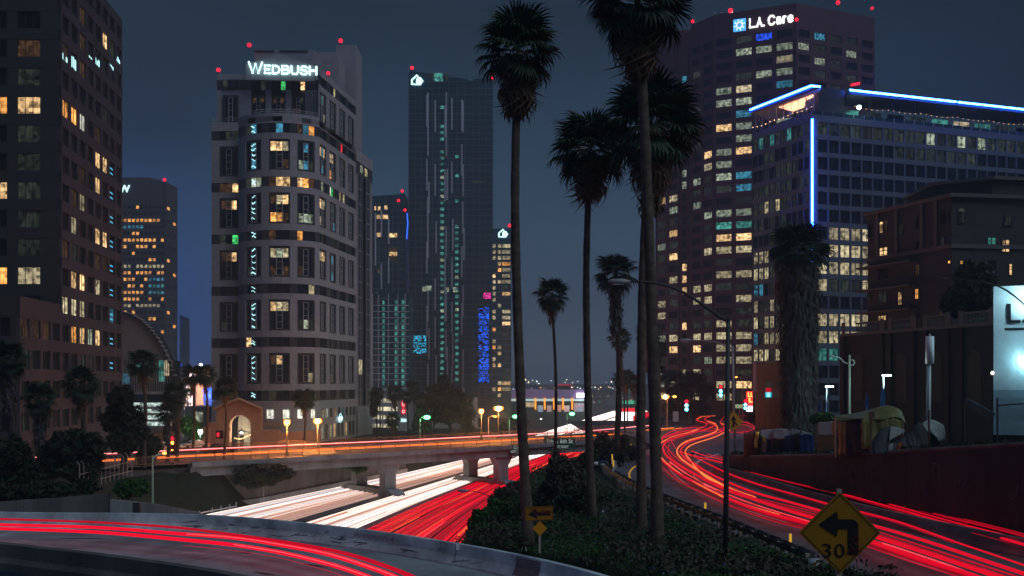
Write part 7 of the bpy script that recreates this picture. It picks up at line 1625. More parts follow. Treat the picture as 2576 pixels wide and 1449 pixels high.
cloth(0, t, [P(2318,1066,74), P(2330,1058,74), P(2345,1056,74), P(2370,1068,74), P(2376,1080,74)], [P(2318,1082,73.4), P(2332,1086,73.2), P(2346,1094,73.2), P(2362,1112,73.4), P(2374,1104,73.8)], MTw, .25, seed=8, nm='cloth'); part('frame', MB().box(P(2325,0,74).x, P(2368,0,74).x, 74.1, 75, P(0,1122,74).z, P(0,1070,74).z), MTd, t)
# fence hung with cloths between the crossing and the shelter
ct = thing('cloth_covered_fence', 'patchwork of sheets and tarpaulins hung on a fence above the wall', 'fence', tuple(P(1870, 1150, 86)))
pcs = [(1872,1900,1090,1150,mat('rust_cloth',(.16,.05,.025),.8),88),(1896,1916,1084,1148,mat('dark_cloth',(.04,.03,.03),.7),87.6),(1916,1934,1092,1150,MTp,87.2),(1930,1950,1090,1152,MTd,86.8),(1944,1962,1096,1150,mat('maroon_cloth',(.08,.03,.03),.8),86.2),(1958,1976,1092,1150,MTd,85.6),(1974,2000,1094,1150,MTn,84.8),(1998,2014,1090,1150,MTd,84),(2012,2044,1092,1150,mat('blue_cloth',(.025,.06,.22),.7),83)]
for i, (a, c, y0, y1, m_, d) in enumerate(pcs): cloth(0, ct, [P(a,y0+3,d), P((a+c)/2,y0,d-.2), P(c+2,y0+2,d-.4)], [P(a-1,y1+2,d-.1), P((a+c)/2,y1,d-.4), P(c+2,y1+1,d-.5)], m_, .16, nu=12, seed=20+i, nm='sheet')
cloth(0, ct, [P(1912,1082,87), P(1935,1080,86.6), P(1950,1083,86.2)], [P(1914,1098,86.6), P(1935,1106,86.2), P(1948,1100,85.8)], MTp, .12, nu=12, seed=40, nm='sheet'); cloth(0, ct, [P(1942,1080,86), P(1965,1078,85.5), P(1990,1081,85)], [P(1944,1102,85.6), P(1962,1106,85.1), P(1988,1098,84.6)], MTp, .12, nu=12, seed=41, nm='sheet'); cloth(0, ct, [P(1988,1078,85), P(2015,1084,84.2), P(2044,1092,83.5)], [P(1990,1094,84.6), P(2015,1097,83.8), P(2040,1100,83)], MTw, .12, nu=12, seed=42, nm='sheet')
part('foil', MB().box(0,0,0,0,0,0), M['steel'], ct) if False else None
cloth(0, ct, [P(1900,1086,86.9), P(1910,1085,86.9)], [P(1896,1128,86.8), P(1905,1130,86.8)], mat('gold_foil', (.75,.35,.08), .25, .9, .3, 3, .6), .15, nu=8, seed=44, nm='foil_sheet')
cloth(0, ct, [P(1918,1096,86.4), P(1926,1100,86.4)], [P(1920,1110,86.4), P(1927,1112,86.4)], mat('yellow_cloth', (.5,.42,.02), .7), .05, nu=6, seed=45, nm='sheet')
for px_, y0, d in ((1872,1086,88),(1915,1080,87),(1944,1076,86),(1986,1070,85),(2014,1076,84),(2048,1082,83)): part('post', MB().tube([P(px_,1152,d), P(px_+1,y0,d)], .05, 6), M['rust'], ct)
t = camp('board_hut', 'hut of orange-brown board with a pale panel, beside the cloth fence', 2080, 1100, 76, 'hut')
part('board', MB().box(P(2056,0,76).x, P(2098,0,76).x, 76, 76.1, P(0,1150,76).z, P(0,1094,76).z), MTb, t); part('pale_panel', MB().box(P(2060,0,76).x, P(2092,0,76).x, 75.98, 76.2, P(0,1093,76).z, P(0,1062,76).z), mat('lilac_board', (.28,.24,.26), .8), t); part('side', MB().box(P(2098,0,76).x, P(2112,0,76).x, 76, 78, P(0,1150,76).z, P(0,1062,76).z), MTd, t)
for i, (px_, y0, y1, d) in enumerate(((2191,1040,1142,62),(2337,1032,1134,60),(2426,1010,1110,64))):
    t = thing('rusty_post', ['rusty post with a small plate in front of the dome tent', 'bare rusty post right of the black tent', 'thin rusty post on the dark slope'][i], 'post', tuple(P(px_, y1, d))); part('post', MB().tube([P(px_,y1,d), P(px_,y0,d)], .055, 6), M['rust'], t)
    if i == 0: part('plate', MB().box(P(2184,0,d).x, P(2199,0,d).x, d-.1, d-.05, P(0,1052,d).z, P(0,1036,d).z), M['rust'], t)
t = thing('blue_ladder', 'dark blue sloping awning edge lying on the dark slope', 'awning', tuple(P(2450, 1030, 72))); part('beam', MB().tube([P(2432,1005,74), P(2500,1042,70)], .12, 5), MTn, t); part('sheet', MB().add([P(2432,1006,74), P(2500,1043,70), P(2490,1058,72), P(2422,1014,76)], [(0,1,2,3)]), MTn, t)
t = thing('chain_link_fence', 'chain-link fence panel in front of the white building', 'fence', tuple(P(2509, 1130, 58))); part('post', MB().tube([P(2509,1140,58), P(2509,1000,58)], .06, 6), M['dsteel'], t); part('rail', MB().tube([P(2509,1020,58), P(2600,1014,55)], .04, 6), M['dsteel'], t)
wm = MB()
for i in range(26):
    a = P(2510+i*6-40, 1060, 57.6); c = P(2510+i*6, 1000, 57.6); e_ = P(2510+i*6+40, 1060, 57.6)
    for q in (a, e_):
        if q.x > P(2508,0,57.6).x-.5 or True: wm.tube([(max(q.x, P(2509,0,57.6).x), q.y, q.z if q.x > P(2509,0,57.6).x else c.z+(q.z-c.z)*((c.x-P(2509,0,57.6).x)/(c.x-q.x+1e-6))), (c.x, c.y, c.z)], .008, 3)
o = part('wire_mesh', wm, M['dsteel'], t); o['kind'] = 'stuff'
# object marker drum at the end of the guardrail
t = thing('crash_drum', 'silver roll with yellow chevrons at the near end of the guardrail', 'crash cushion', tuple(P(2048, 1449, 40))); q = P(2048, 1425, 40)
part('drum', MB().tube([(q.x, q.y, q.z-.3), (q.x, q.y, q.z+.3)], .24, 18), M['frame_w'], t, smooth=True)
for k in range(3):
    R = [[Vector((q.x+.25*math.sin(a), q.y-.25*math.cos(a), q.z-.3+.2*k+a*.12+.05+dz)) for a in np.linspace(-1.3, 1.3, 9)] for dz in (0, .09)]; part('chevron', MB().grid(R), M['ywarn'], t)
# ================================================================ LEFT SIDE WALLS AND FENCES
lw_ = thing('low_wall', 'low concrete wall behind the near ramp at the left', 'wall', tuple(P(100, 1270, 66)))
pts = [(-10,1264,60),(60,1258,61),(130,1254,63),(196,1249,65),(275,1240,68)]
for (a, y0, d0_), (c, y1, d1_) in zip(pts, pts[1:]):
    A, B = P(a, y0, d0_), P(c, y1, d1_); t_ = (B-A).normalized()*.02; v = [(A.x+t_.x, A.y+t_.y, -10), (B.x-t_.x, B.y-t_.y, -10), (B.x-t_.x, B.y-t_.y, B.z), (A.x+t_.x, A.y+t_.y, A.z)]
    part('wall_panel', MB().add(v+[(x, y+.3, z) for x, y, z in v], [(0,1,2,3),(7,6,5,4),(3,2,6,7),(0,3,7,4),(1,5,6,2)]), M['concd'], lw_)
pts = [(276,1257,68),(340,1263,69),(400,1270,72),(450,1280,76),(502,1290,80)]
lw2 = thing('low_wall', 'lower pale concrete wall sloping down towards the freeway', 'wall', tuple(P(380, 1270, 70)))
for (a, y0, d0_), (c, y1, d1_) in zip(pts, pts[1:]):
    A, B = P(a, y0, d0_), P(c, y1, d1_); t_ = (B-A).normalized()*.02; v = [(A.x+t_.x, A.y+t_.y, -12), (B.x-t_.x, B.y-t_.y, -12), (B.x-t_.x, B.y-t_.y, B.z), (A.x+t_.x, A.y+t_.y, A.z)]
    part('wall_panel', MB().add(v+[(x, y+.3, z) for x, y, z in v], [(0,1,2,3),(7,6,5,4),(3,2,6,7),(0,3,7,4),(1,5,6,2)]), M['conc'], lw2)
part('niche', MB().box(P(330,0,69).x, P(352,0,69).x, 68.9, 69.2, -11, P(0,1265,68.9).z), M['dsteel'], lw2)
t = thing('wire_fence', 'tall curved-top security fence among the dark trees at left', 'fence', tuple(P(230, 1240, 84)))
for i in range(13):
    a = P(200+i*11, 1234-i*3.0, 84+i*1.5); b_ = a+Vector((0,0,2.2)); part('post', MB().tube([a, b_, b_+Vector((-.25,0,.25))], .035, 5), M['steel'], t)
part('rail', MB().tube([P(200,1194,84)+Vector((0,0,0)), P(332,1160,102)], .03, 4), M['steel'], t); part('rail', MB().tube([P(200,1218,84), P(332,1184,102)], .03, 4), M['steel'], t)
t = thing('guide_rail', 'short pale rail on thin stakes where the left bank meets the freeway', 'rail', tuple(P(560, 1280, 118)))
part('rail', MB().tube([P(500,1291,122), P(595,1273,134)], .09, 5), M['frame_w'], t); 
for px_, py_ in ((502,1288),(534,1280),(556,1275),(578,1271),(594,1266)): part('stake', MB().tube([P(px_,py_+10,126), P(px_,py_-3,126)], .06, 4), M['frame_w'], t)
t = thing('utility_cabinet', 'round-topped pale utility cabinet at the foot of the left bank', 'cabinet', tuple(P(624, 1266, 142))); q = P(624, 1262, 142); part('body', MB().box(q.x-.5, q.x+.5, 142, 142.8, q.z-1.2, q.z+.8), M['conc'], t); part('top', MB().tube([(q.x, 142, q.z+.8), (q.x, 142.8, q.z+.8)], .48, 12), M['conc'], t)
t = thing('thin_post', 'thin post with a box on top in front of the stained retaining wall', 'post', tuple(P(663, 1256, 140))); part('post', MB().tube([P(663,1258,140), P(663,1182,140)], .07, 6), M['steel'], t); part('box', MB().box(P(660,0,140).x, P(666,0,140).x, 139.8, 140.1, P(0,1184,140).z, P(0,1178,140).z), M['steel'], t)
# ================================================================ PALMS AND OTHER PLANTS
def fan_leaf(seed, nseg=25, R_=1.0, droop=.35):
    """one fan leaf: stalk along +x, pleated blade at its end"""
    r_ = random.Random(seed); V = []; Fc = []
    def tri(*p):
        o = len(V); V.extend(p); Fc.append(tuple(range(o, o+len(p))))
    st = .95
    for k in range(3):
        x0, x1 = st*k/3, st*(k+1)/3; tri((x0, -.022, -.06*(k/3)**2), (x1, -.018, -.06*((k+1)/3)**2), (x1, .018, -.06*((k+1)/3)**2), (x0, .022, -.06*(k/3)**2))
    for i in range(nseg):
        a = (-1+2*i/(nseg-1))*2.0+r_.uniform(-.04, .04); L = R_*(1-.28*(abs(a)/2.0)**2)*r_.uniform(.88, 1.05); w_ = .052
        dx, dy = math.cos(a), math.sin(a); m_ = .55; dz = -droop*r_.uniform(.7, 1.4)
        c = Vector((st, 0, -.06)); p1 = c+Vector((dx*L*m_, dy*L*m_, .02)); p2 = c+Vector((dx*L*.85, dy*L*.85, dz*.35)); p3 = c+Vector((dx*L*1.0, dy*L*1.0, dz))
        n = Vector((-dy, dx, 0)); f = .03*(1 if i % 2 else -1)
        tri(c, p1-n*w_+Vector((0,0,f)), p1+n*w_-Vector((0,0,f))); tri(p1-n*w_+Vector((0,0,f)), p2-n*w_*.55, p2+n*w_*.55, p1+n*w_-Vector((0,0,f))); tri(p2-n*w_*.55, p3, p2+n*w_*.55)
    return V, Fc
LEAF = [fan_leaf(s) for s in range(4)]; DLEAF = [fan_leaf(s+10, 12, .9, 1.0) for s in range(3)]
def mk(nm, vf, m):
    me = bpy.data.meshes.new(nm); me.from_pydata([tuple(v) for v in vf[0]], [], vf[1]); me.materials.append(m); me.update(); return me
frond_me = {k: [mk('frond', l, M[k]) for l in LEAF] for k in ('frond', 'frond_d')}; dead_me = [mk('dead_frond', l, M['dead']) for l in DLEAF]
def dirs(n, lo, hi, seed, pw=1.0):
    r_ = random.Random(seed); out_ = []
    for i in range(n):
        u = (i+.5)/n; el = lo+(hi-lo)*u**pw; az = i*2.39996+r_.uniform(-.3, .3); out_.append((az, el+r_.uniform(-.12, .12), r_.uniform(.85, 1.12), r_.uniform(-.4, .4)))
    return out_
def leafmat(az, el, s, roll, org=(0,0,0)):
    return Matrix.Translation(org) @ Matrix.Rotation(az, 4, 'Z') @ Matrix.Rotation(-el, 4, 'Y') @ Matrix.Rotation(roll, 4, 'X') @ Matrix.Scale(s, 4)
def merge(meshlist, mats_list, name, mat_):
    V = []; Fc = []; o = 0
    for (v, f), mtx in zip(meshlist, mats_list):
        R = np.array(mtx); A = np.array([tuple(p) for p in v]); A = A @ R[:3, :3].T+R[:3, 3]; V.append(A); Fc += [tuple(i+o for i in q) for q in f]; o += len(A)
    me = bpy.data.meshes.new(name); me.from_pydata(np.concatenate(V).tolist(), [], Fc); me.materials.append(mat_); me.update(); return me
def skirt(R_, L, n, seed, m, name='dead_skirt', flare=.0):
    """hanging mass of dead fronds"""
    r_ = random.Random(seed); b = MB(); n *= 2
    for i in range(n):
        a = r_.uniform(0, 6.283); z = -L*r_.random()**1.0; r = R_*(1-.45*(-z/L))*r_.uniform(.35, 1.0)+flare*(-z/L); l = r_.uniform(.5, 1.1)*max(.7, L*.16); w_ = r_.uniform(.03, .09)
        c, s = math.cos(a), math.sin(a); r2 = r+r_.uniform(-.12, .22); r3 = r2*r_.uniform(.8, 1.05); t_ = r_.uniform(-.2, .2)
        p0 = (r*.6*c, r*.6*s, z); p1 = (r2*math.cos(a+t_*.4), r2*math.sin(a+t_*.4), z-l*.5); p2 = (r3*math.cos(a+t_), r3*math.sin(a+t_), z-l)
        b.add([(p0[0]-s*w_, p0[1]+c*w_, p0[2]), (p0[0]+s*w_, p0[1]-c*w_, p0[2]), (p1[0]+s*w_, p1[1]-c*w_, p1[2]), (p1[0]-s*w_, p1[1]+c*w_, p1[2]), p2], [(0,1,2,3),(3,2,4)])
    return b
def trunk_mb(pts, r0, r1, n=12, ring=.35):
    c = curve(pts, 14); b = MB(); m_ = len(c); rs = []
    for i in range(m_):
        u = i/(m_-1); r = r0*(1.28-.28*min(1, u*9)) if u < .11 else r0+(r1-r0)*u; rs.append(r*(1+.035*math.sin(i*1.9)+.03*math.sin(i*5.1)))
    b.tube(c, rs, n); return b
def big_palm(label, base, top, bend, r0, r1, cs, seed, nf=44, sk=(1.3, 3.6, 260), dark='frond', skc='dead', tilt=0):
    base, top = Vector(base), Vector(top); t = thing('fan_palm', label, 'palm', tuple(base)); h = top-base
    pts = [base, base.lerp(top, .33)+Vector((bend*.8, 0, 0)), base.lerp(top, .68)+Vector((bend, 0, 0)), top]
    part('trunk', trunk_mb(pts, r0, r1), M['bark'], t, smooth=True)
    for i, (az, el, s, ro) in enumerate(dirs(nf, 1.35, -.75, seed)):
        o = bpy.data.objects.new('frond', frond_me[dark][i % 4]); C.objects.link(o); o.parent = t; o.matrix_parent_inverse = Matrix.Translation(-base); o.matrix_basis = leafmat(az, el, s*cs, ro, top+Vector((0,0,.2)))
    for i, (az, el, s, ro) in enumerate(dirs(int(nf*.4), -.8, -1.35, seed+5)):
        o = bpy.data.objects.new('dead_frond', dead_me[i % 3]); C.objects.link(o); o.parent = t; o.matrix_parent_inverse = Matrix.Translation(-base); o.matrix_basis = leafmat(az, el, s*cs*.95, ro, top-Vector((0,0,.1+.4*(i % 3))))
    o = part('dead_skirt', skirt(*sk, seed, None), M[skc], t); o.location = top; o.matrix_parent_inverse = Matrix.Translation(-base); o['kind'] = 'stuff'
    return t
def ptop(px, py, d): return tuple(P(px, py, d))
big_palm('tall palm left of centre, its trunk crossing the street bridge', P(1330,1375,46.4), ptop(1302,140,46.4), -.28, .25, .18, 1.15, 1, 34, (1.05, 2.5, 330))
big_palm('tallest palm, crown cut off by the top of the picture, right of centre', P(1656,1405,45.5), ptop(1606,20,45.5), .1, .28, .22, 1.4, 2, 36, (1.1, 2.9, 360), 'frond_d')
big_palm('tall palm directly behind the tallest one, with a wide drooping crown', P(1614,1345,53), ptop(1638,330,53), -.25, .27, .2, 1.55, 3, 42, (1.2, 4.2, 420))
big_palm('tall palm left of the paired trunks, with a bushy crown', P(1490,1310,57), ptop(1484,385,57), -.25, .24, .17, 1.3, 4, 36, (1.0, 2.4, 300))
# thatched palm in front of the neon block
base = P(2012,1086,98); t = thing('thatched_palm', 'fat palm wrapped to the ground in grey dead fronds before the neon block', 'palm', tuple(base)); top = P(2008,640,98)
part('trunk', MB().tube([base, top], [.7,.35], 10), M['barkd'], t)
for i, (az, el, s, ro) in enumerate(dirs(40, 1.35, -.5, 8)):
    o = bpy.data.objects.new('frond', frond_me['frond_d'][i % 4]); C.objects.link(o); o.parent = t; o.matrix_parent_inverse = Matrix.Translation(-base); o.matrix_basis = leafmat(az, el, s*1.75, ro, top+Vector((0,0,.3)))
for i, (az, el, s, ro) in enumerate(dirs(60, -.5, -1.3, 9)):
    o = bpy.data.objects.new('dead_frond', dead_me[i % 3]); C.objects.link(o); o.parent = t; o.matrix_parent_inverse = Matrix.Translation(-base); o.matrix_basis = leafmat(az, el, s*1.7, ro, top-Vector((0,0,.2+4.2*(i/60))))
o = part('dead_skirt', skirt(2.5, 17.0, 2600, 12, None, flare=.35), M['deadg'], t); o.location = top; o.matrix_parent_inverse = Matrix.Translation(-base); o['kind'] = 'stuff'
# mid-distance palms: crown and skirt each one mesh
crownA = merge([LEAF[i % 4] for i in range(34)], [leafmat(*q) for q in dirs(34, 1.35, -.85, 40)], 'crown', M['frond_d'])
crownB = merge([LEAF[(i+1) % 4] for i in range(30)], [leafmat(*q) for q in dirs(30, 1.3, -1.0, 41)], 'crown', M['frond_d'])
skA = skirt(.62, 1.6, 90, 42, None).mesh('dead_skirt', M['dead']); skB = skirt(.8, 4.0, 260, 43, None).mesh('dead_skirt', M['deadg'])
def palm(label, px, ytop, ybase, d, cw, z0=None, pxb=None, sk='A', group='palms of the middle distance', tr=None, bark='barkd'):
    """crown centre at (px, ytop), crown width cw in pixels"""
    top = P(px, ytop, d); zb = z0 if z0 is not None else P(0, ybase, d).z; xb = X(pxb if pxb is not None else px, d); base = Vector((xb, d, zb)); s = cw/F*d/3.0
    t = thing('fan_palm', label, 'palm', tuple(base), group); r = tr or .2
    part('trunk', trunk_mb([base, base.lerp(top, .5)+Vector((.25, 0, 0)), top], r, r*.75, 8), M[bark], t, smooth=True)
    o = link('crown', crownA if (px % 2) else crownB, t, tuple(top), rz=px*.37, scale=s*1.0); o = link('dead_skirt', skA if sk == 'A' else skB, t, tuple(top-Vector((0,0,.1*s))), rz=px*.7, scale=(s*1.05, s*1.05, s*(1.25 if sk == 'A' else 1.0)))
    return t
palm('small palm alone between two tall trunks above the bridge', 1388, 742, 1165, 112, 84, pxb=1397, tr=.2, sk='A')
palm('shaggy palm right of centre whose crown meets the lamp arm', 1549, 690, 1135, 104, 100, pxb=1552, tr=.3, sk='B')
palm('palm behind the lamp-arm palm, lower crown', 1560, 852, 1120, 185, 58, pxb=1572, sk='A'); palm('short palm glowing reddish left of the paired trunks', 1574, 950, 1110, 215, 44, pxb=1578); palm('short reddish palm half behind the paired trunks', 1594, 962, 1110, 225, 40, pxb=1598); palm('short palm left of the reddish pair', 1560, 955, 1100, 235, 38)
palm('palm just right of the paired trunks, upper crown', 1634, 842, 1095, 190, 66, pxb=1642, sk='B'); palm('smaller palm right of the paired trunks, lower crown', 1657, 880, 1085, 220, 44, pxb=1660); palm('low palm beside the glaring orange lamp', 1655, 942, 1080, 230, 48)
palm('low palm right of the glaring orange lamp', 1700, 962, 1080, 236, 60, pxb=1704)
for i, (px_, yt, yb, d, cw, s_, lb) in enumerate([(361,916,1170,128,74,'A','palm standing before the glass vault'),(204,968,1250,96,92,'A','dark palm in front of the left wing'),(100,1006,1250,88,84,'B','dark palm near the left edge, second from the side'),(22,905,1260,80,96,'B','large black palm cut by the left edge'),(444,990,1165,136,66,'B','skirted palm behind the red signal, right of a pair'),(421,1038,1165,134,56,'B','skirted palm behind the red signal, left of a pair'),(485,944,1170,150,56,'A','slender palm left of the white street lamp'),(518,944,1172,150,52,'A','slender palm right of the white street lamp'),(567,976,1185,140,56,'A','leaning palm in front of the gatehouse flank'),(765,1004,1120,190,54,'A','palm behind the glaring orange lamp of the bridge'),(954,988,1110,262,30,'A','reddish-trunked palm at the left of the parking decks'),(993,990,1105,258,44,'A','palm over the parking decks left of the sign pylon'),(988,1056,1112,246,40,'A','short palm at the foot of the sign pylon'),(1024,1000,1105,262,32,'A','palm touching the right side of the sign pylon'),(1040,976,1105,270,40,'A','tall palm right of the sign pylon'),(1060,1010,1105,258,44,'A','palm above the green lamp'),(1090,986,1105,270,44,'A','palm left of the dark round tree')]):
    palm(lb, px_, yt, yb, d, cw, z0=-11 if d > 120 and d < 200 else (-9.5 if d < 120 else -17), sk=s_, pxb=px_-4 if i in (8,) else None, group='palms along the streets', tr=.28 if d < 140 else .22)
# leafy masses: leaf quads spread through a lumpy volume
def leaves(n, cs, size, seed, m, name='crown', tri=False):
    """n leaf faces in the ellipsoids cs = [(x,y,z,rx,ry,rz)]"""
    g_ = np.random.default_rng(seed); vol = np.array([c[3]*c[4]*c[5] for c in cs])**.8; pick_ = g_.choice(len(cs), n, p=vol/vol.sum()); c = np.array(cs)[pick_]
    u = g_.normal(size=(n, 3)); u /= np.linalg.norm(u, axis=1)[:, None]; r = g_.random(n)**.42; r *= 1+.22*np.sin(u[:, 0]*5+seed)*np.cos(u[:, 2]*6+u[:, 1]*4)
    p = c[:, :3]+u*c[:, 3:]*r[:, None]
    a = g_.normal(size=(n, 3)); a /= np.linalg.norm(a, axis=1)[:, None]; b_ = np.cross(a, g_.normal(size=(n, 3))); b_ /= np.linalg.norm(b_, axis=1)[:, None]
    s = size*g_.uniform(.6, 1.4, n)[:, None]; a *= s; b_ *= s*.5
    V = np.stack([p-a, p+b_, p+a, p-b_], 1).reshape(-1, 3); me = bpy.data.meshes.new(name)
    me.vertices.add(4*n); me.vertices.foreach_set('co', V.ravel()); me.loops.add(4*n); me.loops.foreach_set('vertex_index', np.arange(4*n)); me.polygons.add(n); me.polygons.foreach_set('loop_start', np.arange(0, 4*n, 4)); me.update(calc_edges=True); me.materials.append(m); return me
def tree(name, label, base, blobs, n, size, m, seed, cat='tree', group=None, r=.25, limbs=True):
    base = Vector(base); t = thing(name, label, cat, tuple(base), group)
    if limbs:
        top = Vector(blobs[0][:3]); part('trunk', MB().tube([base, base.lerp(top, .5)+Vector((r*.8,0,0)), top], [r, r*.7, r*.3], 7), M['barkd'], t, smooth=True)
        for bl in blobs[1:6]: 
            q = base.lerp(top, .35); part('limb', MB().tube([q, q.lerp(Vector(bl[:3]), .6)+Vector((0,0,.3)), Vector(bl[:3])], [r*.5, r*.35, r*.12], 5), M['barkd'], t)
    o = link('crown', leaves(n, blobs, size, seed, m), t); return t
def blob(px, py, d, rx, rz, dy=1.0): p = P(px, py, d); return (p.x, p.y, p.z, rx/F*d, max(rx, rz)/F*d*dy, rz/F*d)
tree('street_tree', 'large dark round-headed tree right of centre in front of the pale hall', P(1135,1108,255), [blob(1120,1002,255,42,36),blob(1150,1015,256,40,30),blob(1095,1010,257,24,24),blob(1115,962,255,16,20),blob(1125,1048,252,36,18),blob(1172,1045,253,24,20),blob(1092,1050,254,22,16)], 9000, .42, M['leafd'], 1, r=.6)
tree('street_tree', 'thin tree with sparse leaves left of the large round-headed tree', P(1060,1108,245), [blob(1062,1045,245,18,22),blob(1050,1070,245,14,16),blob(1075,1075,246,12,14)], 1800, .38, M['leaf'], 2); tree('street_tree', 'slim loose tree under the right side of the round-headed tree', P(1176,1108,240), [blob(1172,1068,240,16,18),blob(1185,1080,240,10,12)], 900, .36, M['leaf'], 3)
tree('street_tree', 'dark tree between the striped tower and the parking decks', P(948,1100,250), [blob(944,1000,250,14,26),blob(940,1030,250,10,20)], 1600, .4, M['leafd'], 4)
tree('street_tree', 'dark tree right of the brightest bridge lamp', P(1300,1110,300), [blob(1306,1068,300,26,20),blob(1275,1075,300,20,16)], 2400, .45, M['leafd'], 5)
tree('street_tree', 'tall black tree between the left wing and the glass vault', P(310,1190,104), [blob(306,1010,104,30,38),blob(290,1060,104,34,34),blob(330,1060,104,30,36),blob(312,1110,103,36,34),blob(350,1090,104,22,26)], 9000, .26, M['leafd'], 6, r=.4)
tree('street_tree', 'low broad black tree in front of the left wing', P(180,1240,88), [blob(180,1120,88,52,38),blob(140,1150,88,40,36),blob(230,1130,88,34,40),blob(110,1180,88,40,30),blob(200,1180,88,50,34)], 12000, .24, M['leafd'], 7, r=.4)
tree('street_tree', 'black tree in the lower left corner behind the low wall', P(40,1250,76), [blob(30,1150,76,40,50),blob(70,1200,76,36,34),blob(10,1210,76,34,40)], 8000, .24, M['leafd'], 8, r=.3)
tree('street_tree', 'green-lit tree by the white street lamp at the left crossing', P(470,1140,172), [blob(475,1070,172,26,22),blob(495,1090,172,18,18)], 2400, .3, M['leaf2'], 9); tree('street_tree', 'dark tree left of the red signal', P(385,1170,130), [blob(380,1120,130,26,26),blob(365,1150,130,22,20)], 3500, .26, M['leafd'], 10)
tree('street_tree', 'bare dim tree before the red tower at the far crossing', P(1745,1070,235), [blob(1745,955,235,32,22),blob(1720,990,235,26,22),blob(1775,985,235,26,24),blob(1750,1025,235,40,18)], 5200, .34, M['leafd'], 11, r=.35)
tree('street_tree', 'dark tree under the left corner of the neon block', P(1920,1060,200), [blob(1915,1040,200,22,20),blob(1895,1050,205,16,14)], 1800, .32, M['leafd'], 12); tree('hillside_tree', 'broad black-leaved tree before the residential block', P(2440,900,104), [blob(2440,745,104,46,44),blob(2400,760,104,26,36),blob(2470,700,104,30,34),blob(2430,690,106,26,30)], 8000, .34, M['leafd'], 13, r=.4)
tree('street_tree', 'tree behind the hotel corner sign at the far crossing', P(1700,1075,245), [blob(1690,1030,245,22,26)], 1500, .34, M['leafd'], 14)
tree('lit_shrub', 'bright green shrub under the blue flag beside the skirted palm', P(2072,1062,82), [blob(2072,1050,82,26,12),blob(2050,1055,82,14,9),blob(2092,1054,82,12,8)], 2600, .13, M['leaf2'], 15, 'shrub', limbs=False)
# bushes and the planted island
def bush(label, px, py, d, rx, rz, n, m, seed, size=.16, extra=()):
    tree('bush', label, P(px, py+rz, d), [blob(px, py, d, rx, rz)]+[blob(*e_) for e_ in extra], n, size, m, seed, 'bush', 'bushes on the island beside the freeway', r=.08)
bush('round green bush overhanging the red lanes at the near barrier', 1222, 1318, 62, 46, 40, 9000, M['leaf2'], 30, .13, [(1262,1290,63,44,38),(1200,1345,60,30,26)])
bush('dark bush above the round green one', 1272, 1258, 72, 40, 34, 7000, M['leaf3'], 31, .14, [(1300,1240,74,34,30),(1248,1290,70,34,30)])
bush('dark tangle behind the arrow sign', 1300, 1320, 56, 60, 44, 9000, M['leafd'], 32, .13, [(1345,1300,58,50,40)])
bush('feathery dry shrub between the two left tall palms', 1418, 1215, 66, 46, 60, 9000, M['leaf3'], 33, .15, [(1400,1180,68,22,44),(1440,1250,64,44,44),(1385,1250,66,34,44)])
bush('spiky young tree above the feathery shrub', 1402, 1182, 70, 18, 30, 2000, M['leafd'], 34, .15, [(1445,1185,70,20,26)])
bush('dense dark shrub right of the feathery one', 1450, 1270, 60, 44, 40, 6500, M['leafd'], 35, .14, [(1410,1300,60,46,36)])
bush('dry pointed bush standing before the bridge end', 1515, 1120, 112, 22, 34, 3000, M['leaf3'], 36, .2, [(1540,1130,112,26,26),(1566,1122,112,20,30)]); bush('dark hedge mass under the bridge end', 1530, 1150, 104, 50, 22, 5000, M['leafd'], 37, .2, [(1480,1160,100,30,26),(1580,1140,112,30,18)])
bush('low green growth at the foot of the second palm', 1530, 1265, 68, 44, 22, 5000, M['leaf'], 38, .12, [(1560,1290,64,40,20)])
bush('green shrub on the left bank by the pale pole', 318, 1230, 80, 30, 22, 4000, M['leaf2'], 39, .14, [(350,1225,82,24,20)]); bush('ivy patch hanging over the stained retaining wall', 645, 1200, 136, 60, 26, 5200, M['leafd'], 40, .24, [(700,1190,136,40,20)]); bush('brighter hanging creeper under the bridge deck', 905, 1178, 152, 20, 12, 1500, M['leaf2'], 41, .18, [(872,1172,152,16,8)])
bush('scrub along the far left fence', 120, 1235, 72, 70, 22, 6000, M['leafd'], 42, .16, [(30,1240,70,50,24),(210,1225,76,40,20)])
# ground cover over island and banks
g_ = np.random.default_rng(5)
def cover(name, n, fx, m, size, hmax=.3):
    pts = fx(n); n = len(pts); a = g_.normal(size=(n, 3))*[1, 1, .9]; a /= np.linalg.norm(a, axis=1)[:, None]; b_ = np.cross(a, g_.normal(size=(n, 3))); b_ /= np.linalg.norm(b_, axis=1)[:, None]; s = size*g_.uniform(.5, 1.5, n)[:, None]; a *= s; b_ *= s*.45
    pts = pts+np.stack([0*s[:, 0], 0*s[:, 0], g_.random(n)**1.5*hmax], 1); V = np.stack([pts-a, pts+b_, pts+a, pts-b_], 1).reshape(-1, 3); me = bpy.data.meshes.new(name)
    me.vertices.add(4*n); me.vertices.foreach_set('co', V.ravel()); me.loops.add(4*n); me.loops.foreach_set('vertex_index', np.arange(4*n)); me.polygons.add(n); me.polygons.foreach_set('loop_start', np.arange(0, 4*n, 4)); me.update(calc_edges=True); me.materials.append(m)
    o = link(name, me); o['kind'] = 'stuff'; return o
